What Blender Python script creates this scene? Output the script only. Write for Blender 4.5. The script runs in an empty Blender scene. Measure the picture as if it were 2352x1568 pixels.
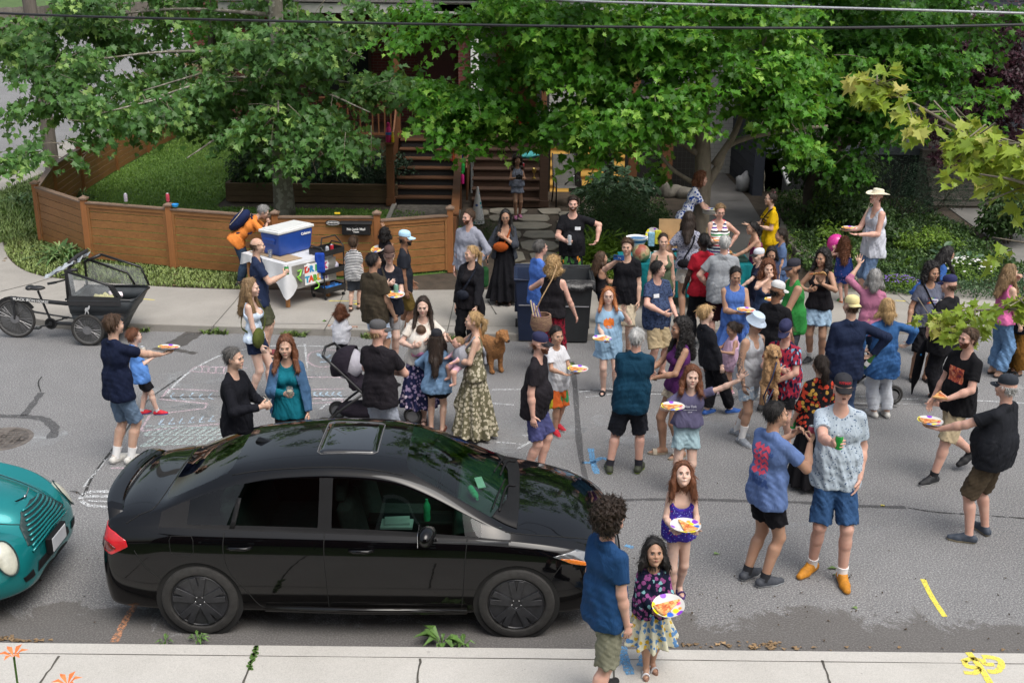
import bpy,bmesh,math,random
import numpy as np
from mathutils import Vector,Matrix,Euler
from mathutils.bvhtree import BVHTree
R=math.radians
Vc=Vector
Mt=Matrix
rg=range
tu=tuple
na=np.array
enu=enumerate
cos=math.cos
sin=math.sin
PI=math.pi
def iv(n,k,v):n.inputs[k].default_value=v
def lk(t,a,b):t.links.new(a,b)
random.seed(7)
sc=bpy.context.scene
COL=sc.collection
CAM_H,PITCH,FOC,ROLL=5.5,R(18.7),2560.,R(.6)
cd=bpy.data.cameras.new('camera')
cd.sensor_width=36.
cd.lens=36.*FOC/2352.
cd.clip_start=.1
cd.clip_end=600
cam=bpy.data.objects.new('camera',cd)
COL.objects.link(cam)
cam.location=(0,0,CAM_H)
cam.rotation_mode='QUATERNION'
cam.rotation_quaternion=(Mt.Rotation(PI/2-PITCH,3,'X')@Mt.Rotation(ROLL,3,'Z')).to_quaternion()
sc.camera=cam
def ray(px,py):
 u=(px-1176)/FOC
 v=(py-784)/FOC
 cr,sr=cos(ROLL),sin(ROLL)
 u,v=u*cr+v*sr,-u*sr+v*cr
 c,s=cos(PITCH),sin(PITCH)
 return Vc((u,c-v*s,-s-v*c))
def gz(px,py,z=0.0):
 d=ray(px,py)
 return Vc((0,0,CAM_H))+d*((z-CAM_H)/d.z)
def gy(px,py,Y):
 d=ray(px,py)
 return Vc((0,0,CAM_H))+d*(Y/d.y)
SUN_EL,SUN_AZ=R(62),R(142)
w=bpy.data.worlds.new('World')
sc.world=w
w.use_nodes=True
nt=w.node_tree
sky=nt.nodes.new('ShaderNodeTexSky')
sky.sky_type='NISHITA'
sky.sun_disc=False
sky.sun_elevation=SUN_EL
sky.sun_rotation=SUN_AZ
sky.air_density=1.6
sky.dust_density=6.
hs=nt.nodes.new('ShaderNodeHueSaturation')
iv(hs,'Saturation',.6)
nt.links.new(sky.outputs[0],hs.inputs['Color'])
bg=nt.nodes['Background']
nt.links.new(hs.outputs[0],bg.inputs[0])
iv(bg,1,.135)
sd=bpy.data.lights.new('sun','SUN')
sd.energy=1.5
sd.angle=R(42)
sd.color=(1.,.99,.975)
sun=bpy.data.objects.new('sun',sd)
COL.objects.link(sun)
sdir=Vc((sin(SUN_AZ)*cos(SUN_EL),cos(SUN_AZ)*cos(SUN_EL),sin(SUN_EL)))
sun.rotation_mode='QUATERNION'
sun.rotation_quaternion=sdir.to_track_quat('Z','Y')
sun.location=(0,0,20)
sc.view_settings.view_transform='Standard'
sc.view_settings.look='None'
sc.view_settings.gamma=1.
sc.view_settings.exposure=.42
sc.render.engine='CYCLES'
sc.cycles.max_bounces=6
sc.cycles.transparent_max_bounces=12
def lin(h):
 0
 if isinstance(h,str):
  h=[int(h[i:i+2],16)for i in(0,2,4)]
 return tu(((c/255.)/12.92 if c/255.<.04045 else((c/255.+.055)/1.055)**2.4)for c in h)
MATS={}
def nm_(name):
 m=bpy.data.materials.new(name)
 m.use_nodes=True
 t=m.node_tree
 b=t.nodes['Principled BSDF']
 return m,t,b
def node(t,kind,**kw):
 n=t.nodes.new(kind)
 for k,v in kw.items():
  if k.startswith('i_'):
   key=k[2:].replace('_',' ')
   iv(n,int(key)if key.isdigit()else key,v)
  else:
   setattr(n,k,v)
 return n
def ramp(t,fac,stops,interp='LINEAR'):
 r=t.nodes.new('ShaderNodeValToRGB')
 r.color_ramp.interpolation=interp
 els=r.color_ramp.elements
 while len(els)<len(stops):
  els.new(.5)
 for e,(p,c)in zip(els,stops):
  e.position=p
  e.color=(c if len(c)==4 else tu(c)+(1,))if hasattr(c,'__len__')else(c,c,c,1)
 lk(t,fac,r.inputs[0])
 return r.outputs[0]
def mixc(t,fac,a,b,mode='MIX'):
 n=t.nodes.new('ShaderNodeMix')
 n.data_type='RGBA'
 n.blend_type=mode
 for s,v in((n.inputs[0],fac),(n.inputs[6],a),(n.inputs[7],b)):
  if hasattr(v,'links')or hasattr(v,'is_linked'):
   lk(t,v,s)
  else:
   s.default_value=v if not hasattr(v,'__len__')else(tu(v)+(1,)if len(v)==3 else v)
 return n.outputs[2]
def oc(t,scale=(1,1,1),loc=(0,0,0)):
 tc=t.nodes.new('ShaderNodeTexCoord')
 mp=t.nodes.new('ShaderNodeMapping')
 iv(mp,'Scale',scale)
 iv(mp,'Location',loc)
 lk(t,tc.outputs['Object'],mp.inputs[0])
 return mp.outputs[0]
def noise(t,co,scale,detail=3,rough=.5,dist=0.0):
 n=node(t,'ShaderNodeTexNoise')
 iv(n,'Scale',scale)
 iv(n,'Detail',detail)
 iv(n,'Roughness',rough)
 iv(n,'Distortion',dist)
 lk(t,co,n.inputs['Vector'])
 return n.outputs['Fac']
def bump(t,b,h,strength=.3,dist=.01):
 n=node(t,'ShaderNodeBump')
 iv(n,'Strength',strength)
 iv(n,'Distance',dist)
 lk(t,h,n.inputs['Height'])
 lk(t,n.outputs[0],b.inputs['Normal'])
def mat(name,col,rough=.6,metal=0.0,var=.12,scale=8.,bmp=0.0,coat=0.0,sheen=0.0,trans=0.0,alpha=1.,spec=.5,detail=4,stretch=(1,1,1)):
 0
 if name in MATS:
  return MATS[name]
 if isinstance(col,str)or max(col)>1:
  col=lin(col)
 m,t,b=nm_(name)
 co=oc(t,stretch)
 f=noise(t,co,scale,detail,.6)
 lo=tu(c*(1-var)for c in col)
 hi=tu(min(1,c*(1+var))for c in col)
 lk(t,ramp(t,f,[(.3,lo),(.7,hi)]),b.inputs['Base Color'])
 iv(b,'Roughness',rough)
 iv(b,'Metallic',metal)
 iv(b,'Coat Weight',coat)
 iv(b,'Coat Roughness',.03)
 iv(b,'Sheen Weight',sheen)
 iv(b,'Specular IOR Level',spec)
 iv(b,'Transmission Weight',trans)
 iv(b,'Alpha',alpha)
 if bmp:
  f2=noise(t,co,scale*6,3,.6)
  bump(t,b,f2,bmp,.01)
 MATS[name]=m
 return m
def link(o,parent=None):
 COL.objects.link(o)
 if parent is not None:
  o.parent=parent
 return o
def tag(o,lb=None,cat=None,group=None,kind=None):
 if lb:o['label']=lb
 if cat:o['category']=cat
 if group:o['group']=group
 if kind:o['kind']=kind
 return o
def emp(name,lb,cat,loc=(0,0,0),rz=0.0,group=None,scale=1.):
 o=bpy.data.objects.new(name,None)
 o.empty_display_size=.2
 link(o)
 o.location=loc
 o.rotation_euler=(0,0,rz)
 o.scale=(scale,)*3
 return tag(o,lb,cat,group)
def np_mesh(name,V,F,mats,parent=None,smo=True,midx=None,attr=None):
 0
 V=np.asarray(V,np.float32);F=np.asarray(F,np.int32)
 me=bpy.data.meshes.new(name)
 m,k=F.shape
 me.vertices.add(len(V));me.vertices.foreach_set('co',V.ravel())
 me.loops.add(m*k);me.loops.foreach_set('vertex_index',F.ravel())
 me.polygons.add(m)
 me.polygons.foreach_set('loop_start',np.arange(0,m*k,k,dtype=np.int32))
 me.polygons.foreach_set('loop_total',np.full(m,k,np.int32))
 me.polygons.foreach_set('use_smooth',np.full(m,smo,bool))
 for mt in(mats if isinstance(mats,(list,tu))else[mats]):
  me.materials.append(mt)
 if midx is not None:
  me.polygons.foreach_set('material_index',np.asarray(midx,np.int32))
 if attr is not None:
  for an,av in attr.items():
   a=me.attributes.new(an,'FLOAT','FACE')
   a.data.foreach_set('value',np.asarray(av,np.float32))
 me.update()
 me.validate()
 o=bpy.data.objects.new(name,me)
 return link(o,parent)
class MB:
 def __init__(s):
  s.v=[];s.f=[];s.m=[]
 def add(s,vs,fs,mi=0):
  n=len(s.v)
  s.v.extend([tu(v)for v in vs])
  for f in fs:
   s.f.append(tu(i+n for i in f));s.m.append(mi)
  return s
 def box(s,c,d,rz=0.0,mi=0,rot=None):
  x,y,z=d[0]/2,d[1]/2,d[2]/2
  Mx=rot if rot is not None else Mt.Rotation(rz,3,'Z')
  vs=[Vc(c)+Mx@Vc((i,j,k))for i in(-x,x)for j in(-y,y)for k in(-z,z)]
  return s.add(vs,[(0,1,3,2),(4,6,7,5),(0,4,5,1),(2,3,7,6),(0,2,6,4),(1,5,7,3)],mi)
 def bar(s,a,b,w,h,mi=0,up=(0,0,1)):
  a=Vc(a);b=Vc(b);d=(b-a);L=d.length;d.normalize()
  u=Vc(up)
  x=d.cross(u)
  if x.length<1e-4:x=d.cross(Vc((0,1,0)))
  x.normalize();z=x.cross(d)
  Mx=Mt((x,d,z)).transposed()
  return s.box((a+b)/2,(w,L,h),rot=Mx,mi=mi)
 def tb(s,pts,rad,n=8,mi=0,closed=False,caps=True):
  pts=[Vc(p)for p in pts]
  if not hasattr(rad,'__len__'):rad=[rad]*len(pts)
  N=len(pts);vs=[];fs=[]
  prev=None
  for i,p in enu(pts):
   if closed:d=pts[(i+1)%N]-pts[i-1]
   else:d=pts[min(i+1,N-1)]-pts[max(i-1,0)]
   d.normalize()
   if prev is None:
    x=d.cross(Vc((0,0,1)))
    if x.length<.05:x=d.cross(Vc((0,1,0)))
   else:
    x=prev-d*prev.dot(d)
    if x.length<1e-5:x=d.cross(Vc((0,0,1)))
   x.normalize();prev=x
   y=d.cross(x)
   for k in rg(n):
    a=2*PI*k/n
    vs.append(p+(x*cos(a)+y*sin(a))*rad[i])
  for i in rg(N if closed else N-1):
   j=(i+1)%N
   for k in rg(n):
    l=(k+1)%n
    fs.append((i*n+k,i*n+l,j*n+l,j*n+k))
  if caps and not closed:
   fs.append(tu(rg(n))[::-1]);fs.append(tu((N-1)*n+k for k in rg(n)))
  return s.add(vs,fs,mi)
 def cyl(s,a,b,r,r2=None,n=16,mi=0):
  return s.tb([a,b],[r,r if r2 is None else r2],n,mi)
 def lathe(s,prof,c=(0,0,0),n=20,mi=0,axis=None):
  0
  Mx=axis if axis is not None else Mt.Identity(3)
  vs=[];fs=[]
  for r,z in prof:
   for k in rg(n):
    a=2*PI*k/n
    vs.append(Vc(c)+Mx@Vc((r*cos(a),r*sin(a),z)))
  for i in rg(len(prof)-1):
   for k in rg(n):
    l=(k+1)%n
    fs.append((i*n+k,i*n+l,(i+1)*n+l,(i+1)*n+k))
  if prof[0][0]>1e-4:fs.append(tu(rg(n))[::-1])
  if prof[-1][0]>1e-4:fs.append(tu((len(prof)-1)*n+k for k in rg(n)))
  return s.add(vs,fs,mi)
 def prism(s,poly,z0,z1,mi=0,Mx=None,c=(0,0,0)):
  0
  Mx=Mx if Mx is not None else Mt.Identity(3)
  n=len(poly)
  vs=[Vc(c)+Mx@Vc((x,y,z0))for x,y in poly]+[Vc(c)+Mx@Vc((x,y,z1))for x,y in poly]
  fs=[tu(rg(n))[::-1],tu(rg(n,2*n))]+[(i,(i+1)%n,n+(i+1)%n,n+i)for i in rg(n)]
  return s.add(vs,fs,mi)
 def ball(s,c,r,n=10,mi=0,sc3=(1,1,1)):
  vs=[];fs=[]
  for i in rg(n+1):
   th=PI*i/n
   for k in rg(2*n):
    a=PI*k/n
    vs.append(Vc(c)+Vc((r*sc3[0]*sin(th)*cos(a),r*sc3[1]*sin(th)*sin(a),r*sc3[2]*cos(th))))
  for i in rg(n):
   for k in rg(2*n):
    l=(k+1)%(2*n)
    fs.append((i*2*n+k,(i+1)*2*n+k,(i+1)*2*n+l,i*2*n+l))
  return s.add(vs,fs,mi)
 def bd(s,name,mats,parent=None,smo=False,bevel=0.0,sub=0,seg=2):
  me=bpy.data.meshes.new(name)
  me.from_pydata(s.v,[],s.f)
  for m in(mats if isinstance(mats,(list,tu))else[mats]):
   me.materials.append(m)
  me.polygons.foreach_set('material_index',s.m)
  me.polygons.foreach_set('use_smooth',[bool(smo)]*len(s.f))
  me.validate()
  bm=bmesh.new();bm.from_mesh(me)
  bmesh.ops.recalc_face_normals(bm,faces=bm.faces)
  bm.to_mesh(me);bm.free()
  me.update()
  if smo and smo!='all':
   me.set_sharp_from_angle(angle=R(38))
  o=bpy.data.objects.new(name,me)
  if bevel:
   b=o.modifiers.new('bevel','BEVEL');b.width=bevel;b.segments=seg;b.limit_method='ANGLE'
  if sub:
   b=o.modifiers.new('sub','SUBSURF');b.levels=sub;b.render_levels=sub
  return link(o,parent)
def mono(o,lb,cat,group=None):
 return tag(o,lb,cat,group)
def txm(txt,size,m,name,parent=None,extrude=.001,align='CENTER',bold=0.0,spacing=1.):
 0
 cu=bpy.data.curves.new(name,'FONT')
 cu.body=txt;cu.size=size;cu.extrude=extrude;cu.align_x=align;cu.align_y='CENTER';cu.offset=bold
 cu.space_character=spacing;cu.resolution_u=3
 o=bpy.data.objects.new(name,cu)
 COL.objects.link(o)
 dg=bpy.context.evaluated_depsgraph_get()
 me=bpy.data.meshes.new_from_object(o.evaluated_get(dg))
 bpy.data.objects.remove(o)
 me.materials.clear();me.materials.append(m)
 o2=bpy.data.objects.new(name,me)
 return link(o2,parent)
def catmull(P,n):
 0
 P=[Vc(p)for p in P]
 Q=[P[0]*2-P[1]]+P+[P[-1]*2-P[-2]]
 out=[]
 for i in rg(1,len(Q)-2):
  for k in rg(n):
   t=k/n
   a,b,c,d=Q[i-1],Q[i],Q[i+1],Q[i+2]
   out.append(.5*((2*b)+(c-a)*t+(2*a-5*b+4*c-d)*t*t+(3*b-a-3*c+d)*t**3))
 out.append(P[-1])
 return out

# ================================================================ ground materials
def asphalt_mat():
 m,t,b=nm_('asphalt')
 co=oc(t)
 big=noise(t,co,.35,5,.62,.6)
 mid=noise(t,co,3.,5,.65)
 fine=noise(t,co,62,3,.75)
 c1=ramp(t,big,[(.3,(.108,.111,.12)),(.5,(.155,.159,.17)),(.7,(.22,.225,.238))])
 c2=mixc(t,.35,c1,ramp(t,mid,[(.3,(.13,.13,.13)),(.7,(.235,.233,.232))]))
 c3=mixc(t,.5,c2,ramp(t,fine,[(.34,(.02,.02,.022)),(.5,(.15,.148,.146)),(.64,(.52,.51,.5))]))
 vor=node(t,'ShaderNodeTexVoronoi');iv(vor,'Scale',55)
 lk(t,co,vor.inputs['Vector'])
 pale=ramp(t,vor.outputs['Distance'],[(.1,1.),(.2,0.0)])
 sel=ramp(t,noise(t,co,25,2),[(.52,0.0),(.62,1.)])
 mul=node(t,'ShaderNodeMath',operation='MULTIPLY');lk(t,pale,mul.inputs[0]);lk(t,sel,mul.inputs[1])
 c4=mixc(t,mul.outputs[0],c3,(.46,.455,.445))
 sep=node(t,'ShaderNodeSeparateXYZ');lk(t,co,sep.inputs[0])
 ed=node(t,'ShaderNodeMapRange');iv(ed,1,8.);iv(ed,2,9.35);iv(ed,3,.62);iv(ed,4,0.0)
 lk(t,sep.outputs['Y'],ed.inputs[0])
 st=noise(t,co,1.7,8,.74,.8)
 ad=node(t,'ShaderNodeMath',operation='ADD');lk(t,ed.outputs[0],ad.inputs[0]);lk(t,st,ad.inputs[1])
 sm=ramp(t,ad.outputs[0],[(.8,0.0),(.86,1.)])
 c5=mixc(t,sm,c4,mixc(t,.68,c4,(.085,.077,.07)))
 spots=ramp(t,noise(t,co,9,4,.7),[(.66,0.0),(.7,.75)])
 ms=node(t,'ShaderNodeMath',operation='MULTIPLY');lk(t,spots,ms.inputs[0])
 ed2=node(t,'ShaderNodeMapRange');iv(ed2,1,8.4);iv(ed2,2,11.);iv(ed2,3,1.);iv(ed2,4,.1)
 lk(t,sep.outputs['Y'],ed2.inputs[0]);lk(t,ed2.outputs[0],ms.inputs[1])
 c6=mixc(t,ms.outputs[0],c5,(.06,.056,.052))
 lk(t,c6,b.inputs['Base Color'])
 iv(b,'Roughness',.88)
 bump(t,b,fine,.5,.006)
 return m
def concrete_mat(name,lo,hi,sp=.1):
 m,t,b=nm_(name)
 co=oc(t)
 c1=ramp(t,noise(t,co,.9,6,.65,.4),[(.3,lo),(.7,hi)])
 c2=mixc(t,.22,c1,ramp(t,noise(t,co,120,2,.7),[(.35,tu(c*.45 for c in lo)),(.6,tu(min(1,c*1.25)for c in hi))]))
 sp_=ramp(t,noise(t,co,14,4,.7),[(.66,0.0),(.72,.5)])
 c3=mixc(t,sp_,c2,tu(c*.5 for c in lo))
 lk(t,c3,b.inputs['Base Color'])
 iv(b,'Roughness',.9)
 bump(t,b,noise(t,co,100,2,.7),.3,.004)
 return m
ASPH=asphalt_mat()
CONC_N=concrete_mat('pale concrete',(.4,.385,.355),(.5,.485,.455))
CONC_F=concrete_mat('worn concrete',(.235,.222,.2),(.345,.325,.295))
SOIL=mat('soil',(.055,.042,.03),.95,var=.4,scale=5,bmp=.8)
def sheet(name,poly,z,m,kind='structure',thick=None):
 b=MB()
 if thick is None:
  b.add([(x,y,z)for x,y in poly],[tu(rg(len(poly)))])
 else:
  b.prism(poly,z-thick,z)
 o=b.bd(name,m,bevel=.015 if thick else 0)
 o['kind']=kind
 return o
sheet('ground',[(-150,-40),(150,-40),(150,260),(-150,260)],-.02,SOIL)
sheet('road',[(-90,-30),(90,-30),(90,200),(-90,200)],0.0,ASPH)
sheet('near_pavement',[(-14,6.3),(14,6.3),(14,7.97),(-14,7.97)],.12,CONC_N,thick=.4)
sheet('near_verge',[(-14,-2),(14,-2),(14,6.29),(-14,6.29)],.11,mat('verge grass',(.05,.09,.02),.95,var=.4,scale=6,bmp=1.),thick=.3)
GROOVE=mat('groove',(.075,.07,.06),.95,var=.3)
def ribbon_into(b,pts,width,z,mi=0,jitter=0.0,seed=0):
 rnd=random.Random(seed)
 P=[Vc((p[0],p[1],0))for p in pts]
 vs=[]
 for i,p in enu(P):
  d=(P[min(i+1,len(P)-1)]-P[max(i-1,0)]).normalized()
  n=Vc((-d.y,d.x,0))
  wd=(width[i]if hasattr(width,'__len__')else width)/2*(1+rnd.uniform(-jitter,jitter))
  vs+=[(p.x+n.x*wd,p.y+n.y*wd,z),(p.x-n.x*wd,p.y-n.y*wd,z)]
 b.add(vs,[(2*i,2*i+1,2*i+3,2*i+2)for i in rg(len(P)-1)],mi)
def px_line(pts,n=6,z=0.0):
 W=[gz(x,y,z)for x,y in pts]
 return catmull(W,n)if len(W)>2 else[W[0].lerp(W[1],k/12)for k in rg(13)]
b=MB()
for top,bot in(((590,1482),(560,1568)),((966,1512),(958,1568)),((1412,1492),(1408,1568)),((1888,1516),(1906,1568)),((137,1506),(92,1568))):
 a=gz(top[0],top[1],.12);c=gz(bot[0],bot[1],.12)
 e=a+(c-a)*3.2
 ribbon_into(b,[a.lerp(e,k/20)+Vc((random.uniform(-.006,.006),0,0))for k in rg(21)],.016,.1235,jitter=.5)
ribbon_into(b,[(-13.9+i*.5,7.81+random.uniform(-.003,.003))for i in rg(56)],.006,.1235,jitter=.6)
b.bd('pavement_joint',GROOVE)['kind']='structure'
farcurb=[(14,16.9),(8,16.9),(5,16.78),(2,16.4),(.03,16.27),(-2,16.38),(-4.28,16.49),(-5.76,16.58),(-7.18,16.66),(-8.33,17.25),(-10.2,18.3),(-12.,20.2),(-13.2,23.2),(-13.85,27.5),(-13.95,30),(-14.1,49.9),(-14.3,120)]
inner=[(-12.6,120),(-12.6,49.9),(-12.55,30),(-12.5,26.8)]+[tu(gz(x,y,.12)[:2])for x,y in((2,520),(14,580),(42,612),(85,630),(138,639),(331,655),(545,664))]+[(-2.4,18.6),(0,18.75),(3,18.95),(6,19.05),(14,19.2)]
farcurb=[tu(v[:2])for v in catmull([p+(0,)for p in farcurb[:1]+farcurb[2:14]],6)]+farcurb[14:]
inner=inner[:3]+[tu(v[:2])for v in catmull([tu(p)+(0,)for p in inner[3:]],6)]
sheet('far_pavement',farcurb+inner,.12,CONC_F,thick=.3)
yard=[(-12.55,120),(-12.55,49.9),(-12.5,30),(-12.45,26.8)]+inner[8:-1]+[(14,19.2),(30,19.2),(30,120)]
sheet('garden_soil',yard,.105,SOIL,thick=.3)
b=MB()
for pts in(((0,670),(80,650),(137,632)),((905,700),(925,672)),((1140,722),(1120,690))):
 ribbon_into(b,[gz(x,y,.12)for x,y in pts]if len(pts)>2 else px_line(pts,z=.12),.02,.1235,jitter=.5)
for x in(-4.65,-2.9,-1.,.9,2.8,4.7,6.7,8.7,10.6):
 ribbon_into(b,[(x,16.9 if x>5 else 16.35),(x+.02,17.8),(x,18.7)],.014,.1235)
ribbon_into(b,[(i*.5-4,16.62+.03*sin(i)+max(0,(i*.5-4)-1)*.06)for i in rg(30)],.008,.1235,jitter=.5)
b.bd('far_pavement_joint',GROOVE)['kind']='structure'
def chalk_mat(name,col,thr=.5,soft=.12,scale=55,rough=.95):
 m,t,b_=nm_(name)
 co=oc(t)
 n=noise(t,co,scale,3,.7)
 a=ramp(t,n,[(thr-soft,0.0),(thr+soft,1.)])
 lk(t,a,b_.inputs['Alpha'])
 iv(b_,'Base Color',tu(col)+(1,))
 iv(b_,'Roughness',rough)
 return m
CH_W=chalk_mat('white chalk',(.75,.78,.8),.53)
CH_P=chalk_mat('pink chalk',(.7,.54,.6),.53)
CH_G=chalk_mat('green chalk',(.55,.68,.66),.55)
CH_B=chalk_mat('blue chalk',(.5,.66,.8),.52)
CH_F=chalk_mat('faint chalk dust',(.36,.375,.385),.64,.16,2.2)
TAR=chalk_mat('tar',(.085,.085,.088),.44,.1,30,.8)
CRACK=chalk_mat('crack',(.03,.03,.03),.46,.05,12)
WET=chalk_mat('damp patch',(.075,.07,.066),.38,.08,6,.55)
SP_Y=chalk_mat('yellow spray paint',(.8,.68,.1),.4,.14,70)
SP_B=chalk_mat('blue spray paint',(.14,.36,.62),.45,.18,50)
SP_O=chalk_mat('orange spray paint',(.55,.27,.15),.5,.18,30)
def marks(name,m,lines,z=0.0,lift=.004,jit=.25):
 b=MB()
 for i,(pts,wd)in enu(lines):
  ribbon_into(b,px_line(pts,z=z),wd,z+lift,jitter=jit,seed=i)
 o=b.bd(name,m);o['kind']='structure'
 return o
marks('tar_seam',TAR,[([(-20,955),(60,957),(100,962),(118,975),(126,985),(118,1006)],.11),([(54,955),(74,930),(95,902)],.09),([(1312,830),(1320,880),(1326,960),(1333,1040),(1345,1100)],.07),([(1395,1150),(1480,1147),(1600,1147),(1700,1150),(1810,1152),(1950,1161),(2080,1165)],.06),([(1330,895),(1600,905),(1750,915)],.05),([(1680,915),(2060,935)],.05),([(368,913),(560,910),(800,912)],.04)])
marks('road_crack',CRACK,[([(2080,1165),(2150,1176),(2240,1182),(2400,1194)],.022),([(192,1140),(215,1090),(260,1030),(310,960),(345,915),(420,862)],.03),([(95,902),(88,880),(96,865)],.02),([(190,1140),(178,1130),(160,1128)],.02)],lift=.0045)
marks('damp_streak',WET,[([(462,752),(430,775),(395,795),(370,806)],.3),([(385,800),(450,812)],.1)],lift=.0035)
hatch=[]
for i in rg(11):
 x=345+i*17
 hatch.append(([(x+18,981),(x-14,999)],.045));hatch.append(([(x+14,1003),(x-16,1022)],.045))
marks('chalk_hatching',CH_G,hatch+[([(335,978),(500,983)],.05),([(322,1024),(440,1018)],.05),([(330,1000),(500,1000)],.03)],jit=.5)
marks('chalk_drawing',CH_P,[([(437,853),(452,842),(480,842)],.03),([(452,842),(570,845)],.03),([(437,853),(560,861)],.03),([(465,842),(463,855)],.025),([(480,842),(478,857)],.025),([(497,843),(495,858)],.025),([(515,843),(513,858)],.025),([(530,843),(528,859)],.025),([(388,893),(500,898)],.035),([(388,893),(368,917)],.035),([(368,917),(476,927)],.035),([(476,927),(470,938)],.03),([(470,938),(345,953)],.035),([(345,953),(322,990)],.035),([(322,990),(520,972)],.035),([(308,1075),(255,1075)],.04),([(745,803),(712,812),(708,830),(730,842),(765,840),(790,826),(785,808),(745,803)],.03),([(700,866),(800,867)],.035),([(700,895),(790,893)],.03),([(720,915),(800,918)],.04),([(700,1015),(520,1000)],.03),([(560,935),(800,922)],.04),([(706,870),(703,893)],.03),([(640,870),(610,905)],.03)])
marks('chalk_outline',CH_W,[([(384,905),(405,880),(450,845),(520,812),(610,795)],.035),([(610,795),(720,795),(845,800)],.035),([(700,790),(706,845)],.03),([(185,1146),(200,1131),(262,1128)],.06),([(187,1150),(205,1160),(262,1166)],.05),([(196,1140),(258,1140)],.05),([(200,1150),(250,1152)],.03),([(192,1118),(230,1072),(255,1036)],.035),([(1330,900),(1400,893),(1420,905)],.03),([(1345,912),(1450,902),(1480,918)],.03),([(1480,905),(1640,905),(1700,918)],.04),([(1880,905),(2060,915)],.035),([(1700,900),(1780,905)],.03),([(2030,918),(2110,916)],.04),([(2210,918),(2352,926)],.035),([(1940,925),(2140,929)],.02),([(1130,895),(1230,893),(1260,880)],.03),([(1110,925),(1180,930)],.03),([(1190,1030),(1235,1003),(1200,1000)],.04),([(1140,1015),(1200,1020)],.03),([(740,918),(800,912)],.05),([(735,940),(755,928),(775,940),(800,930)],.035)])
marks('chalk_lettering',CH_B,[([(400+i*22,902+(i%2)*3),(392+i*22,912),(404+i*22,918)],.022)for i in rg(5)]+[([(375+i*23,962-i*1.5),(366+i*23,975-i*1.5),(379+i*23,974-i*1.5)],.025)for i in rg(6)]+[([(728,812),(745,822),(760,815)],.05),([(735,832),(755,830),(770,824)],.05)]+[([(725+i*14,900),(721+i*14,906),(730+i*14,910)],.03)for i in rg(5)],jit=.5)
marks('blue_survey_mark',SP_B,[([(1357,1030),(1362,1060),(1371,1088)],.07),([(1336,1062),(1362,1062),(1380,1052),(1396,1055)],.06),([(1436,1252),(1455,1258)],.05)])
marks('blue_pavement_mark',SP_B,[([(1429,1484),(1436,1515),(1448,1549)],.075),([(1410,1524),(1428,1520)],.07),([(1470,1530),(1478,1505),(1500,1500)],.05)],z=.12)
marks('yellow_survey_mark',SP_Y,[([(2120,1330),(2140,1370),(2170,1416)],.05),([(2023,1161),(2032,1162)],.05)],jit=.1)
marks('yellow_pavement_mark',SP_Y,[([(2224,1498),(2250,1530),(2278,1575)],.055),([(2212,1518),(2234,1512),(2250,1516)],.05),([(2214,1516),(2222,1530),(2246,1534),(2240,1545),(2214,1544)],.05),([(2256,1508),(2276,1509),(2296,1516),(2300,1528),(2290,1541),(2268,1542)],.055),([(2256,1512),(2262,1524),(2284,1526)],.05)],z=.12,jit=.1)
marks('yellow_kerb_line',SP_Y,[([(755,691),(842,692)],.03),([(815,700),(838,690)],.08),([(330,687),(355,689)],.03),([(2055,690),(2080,692)],.03)],z=.12)
marks('orange_survey_mark',SP_O,[([(318,1378),(300,1405),(285,1430),(262,1475)],[.06]*40)])
blot=MB();rnd=random.Random(4)
for cx,cy,rx,ry in((560,890,230,60),(1250,1000,160,45),(1000,870,120,40),(60,1010,90,30),(1450,985,120,40),(760,900,120,50),(1800,1210,260,12),(450,960,120,35),(1700,985,150,20)):
 c=gz(cx,cy);ex=gz(cx+rx,cy);ey=gz(cx,cy-ry)
 n=26
 blot.add([(c.x+(ex.x-c.x)*cos(a)*rnd.uniform(.8,1.1),c.y+(ey.y-c.y)*sin(a)*rnd.uniform(.8,1.1),.003)for a in[2*PI*k/n for k in rg(n)]],[tu(rg(n))])
blot.bd('chalk_dust',CH_F)['kind']='structure'
mh=MB();c=gz(4,1008)
mh.lathe([(.36,-.02),(.36,.006),(.31,.006),(.31,.003),(0,.003)],(c.x,c.y,0),40)
for i in rg(-4,5):
 for j in rg(-4,5):
  if i*i+j*j<17:mh.box((c.x+i*.062,c.y+j*.062,.006),(.035,.035,.006),rz=.4)
o=mh.bd('manhole_cover',mat('rusty iron',(.16,.14,.125),.7,.3,var=.35,scale=12,bmp=.4),bevel=.003)
tag(o,'round rusty iron manhole cover set in the asphalt at the edge behind the teal car','manhole cover')
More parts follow.
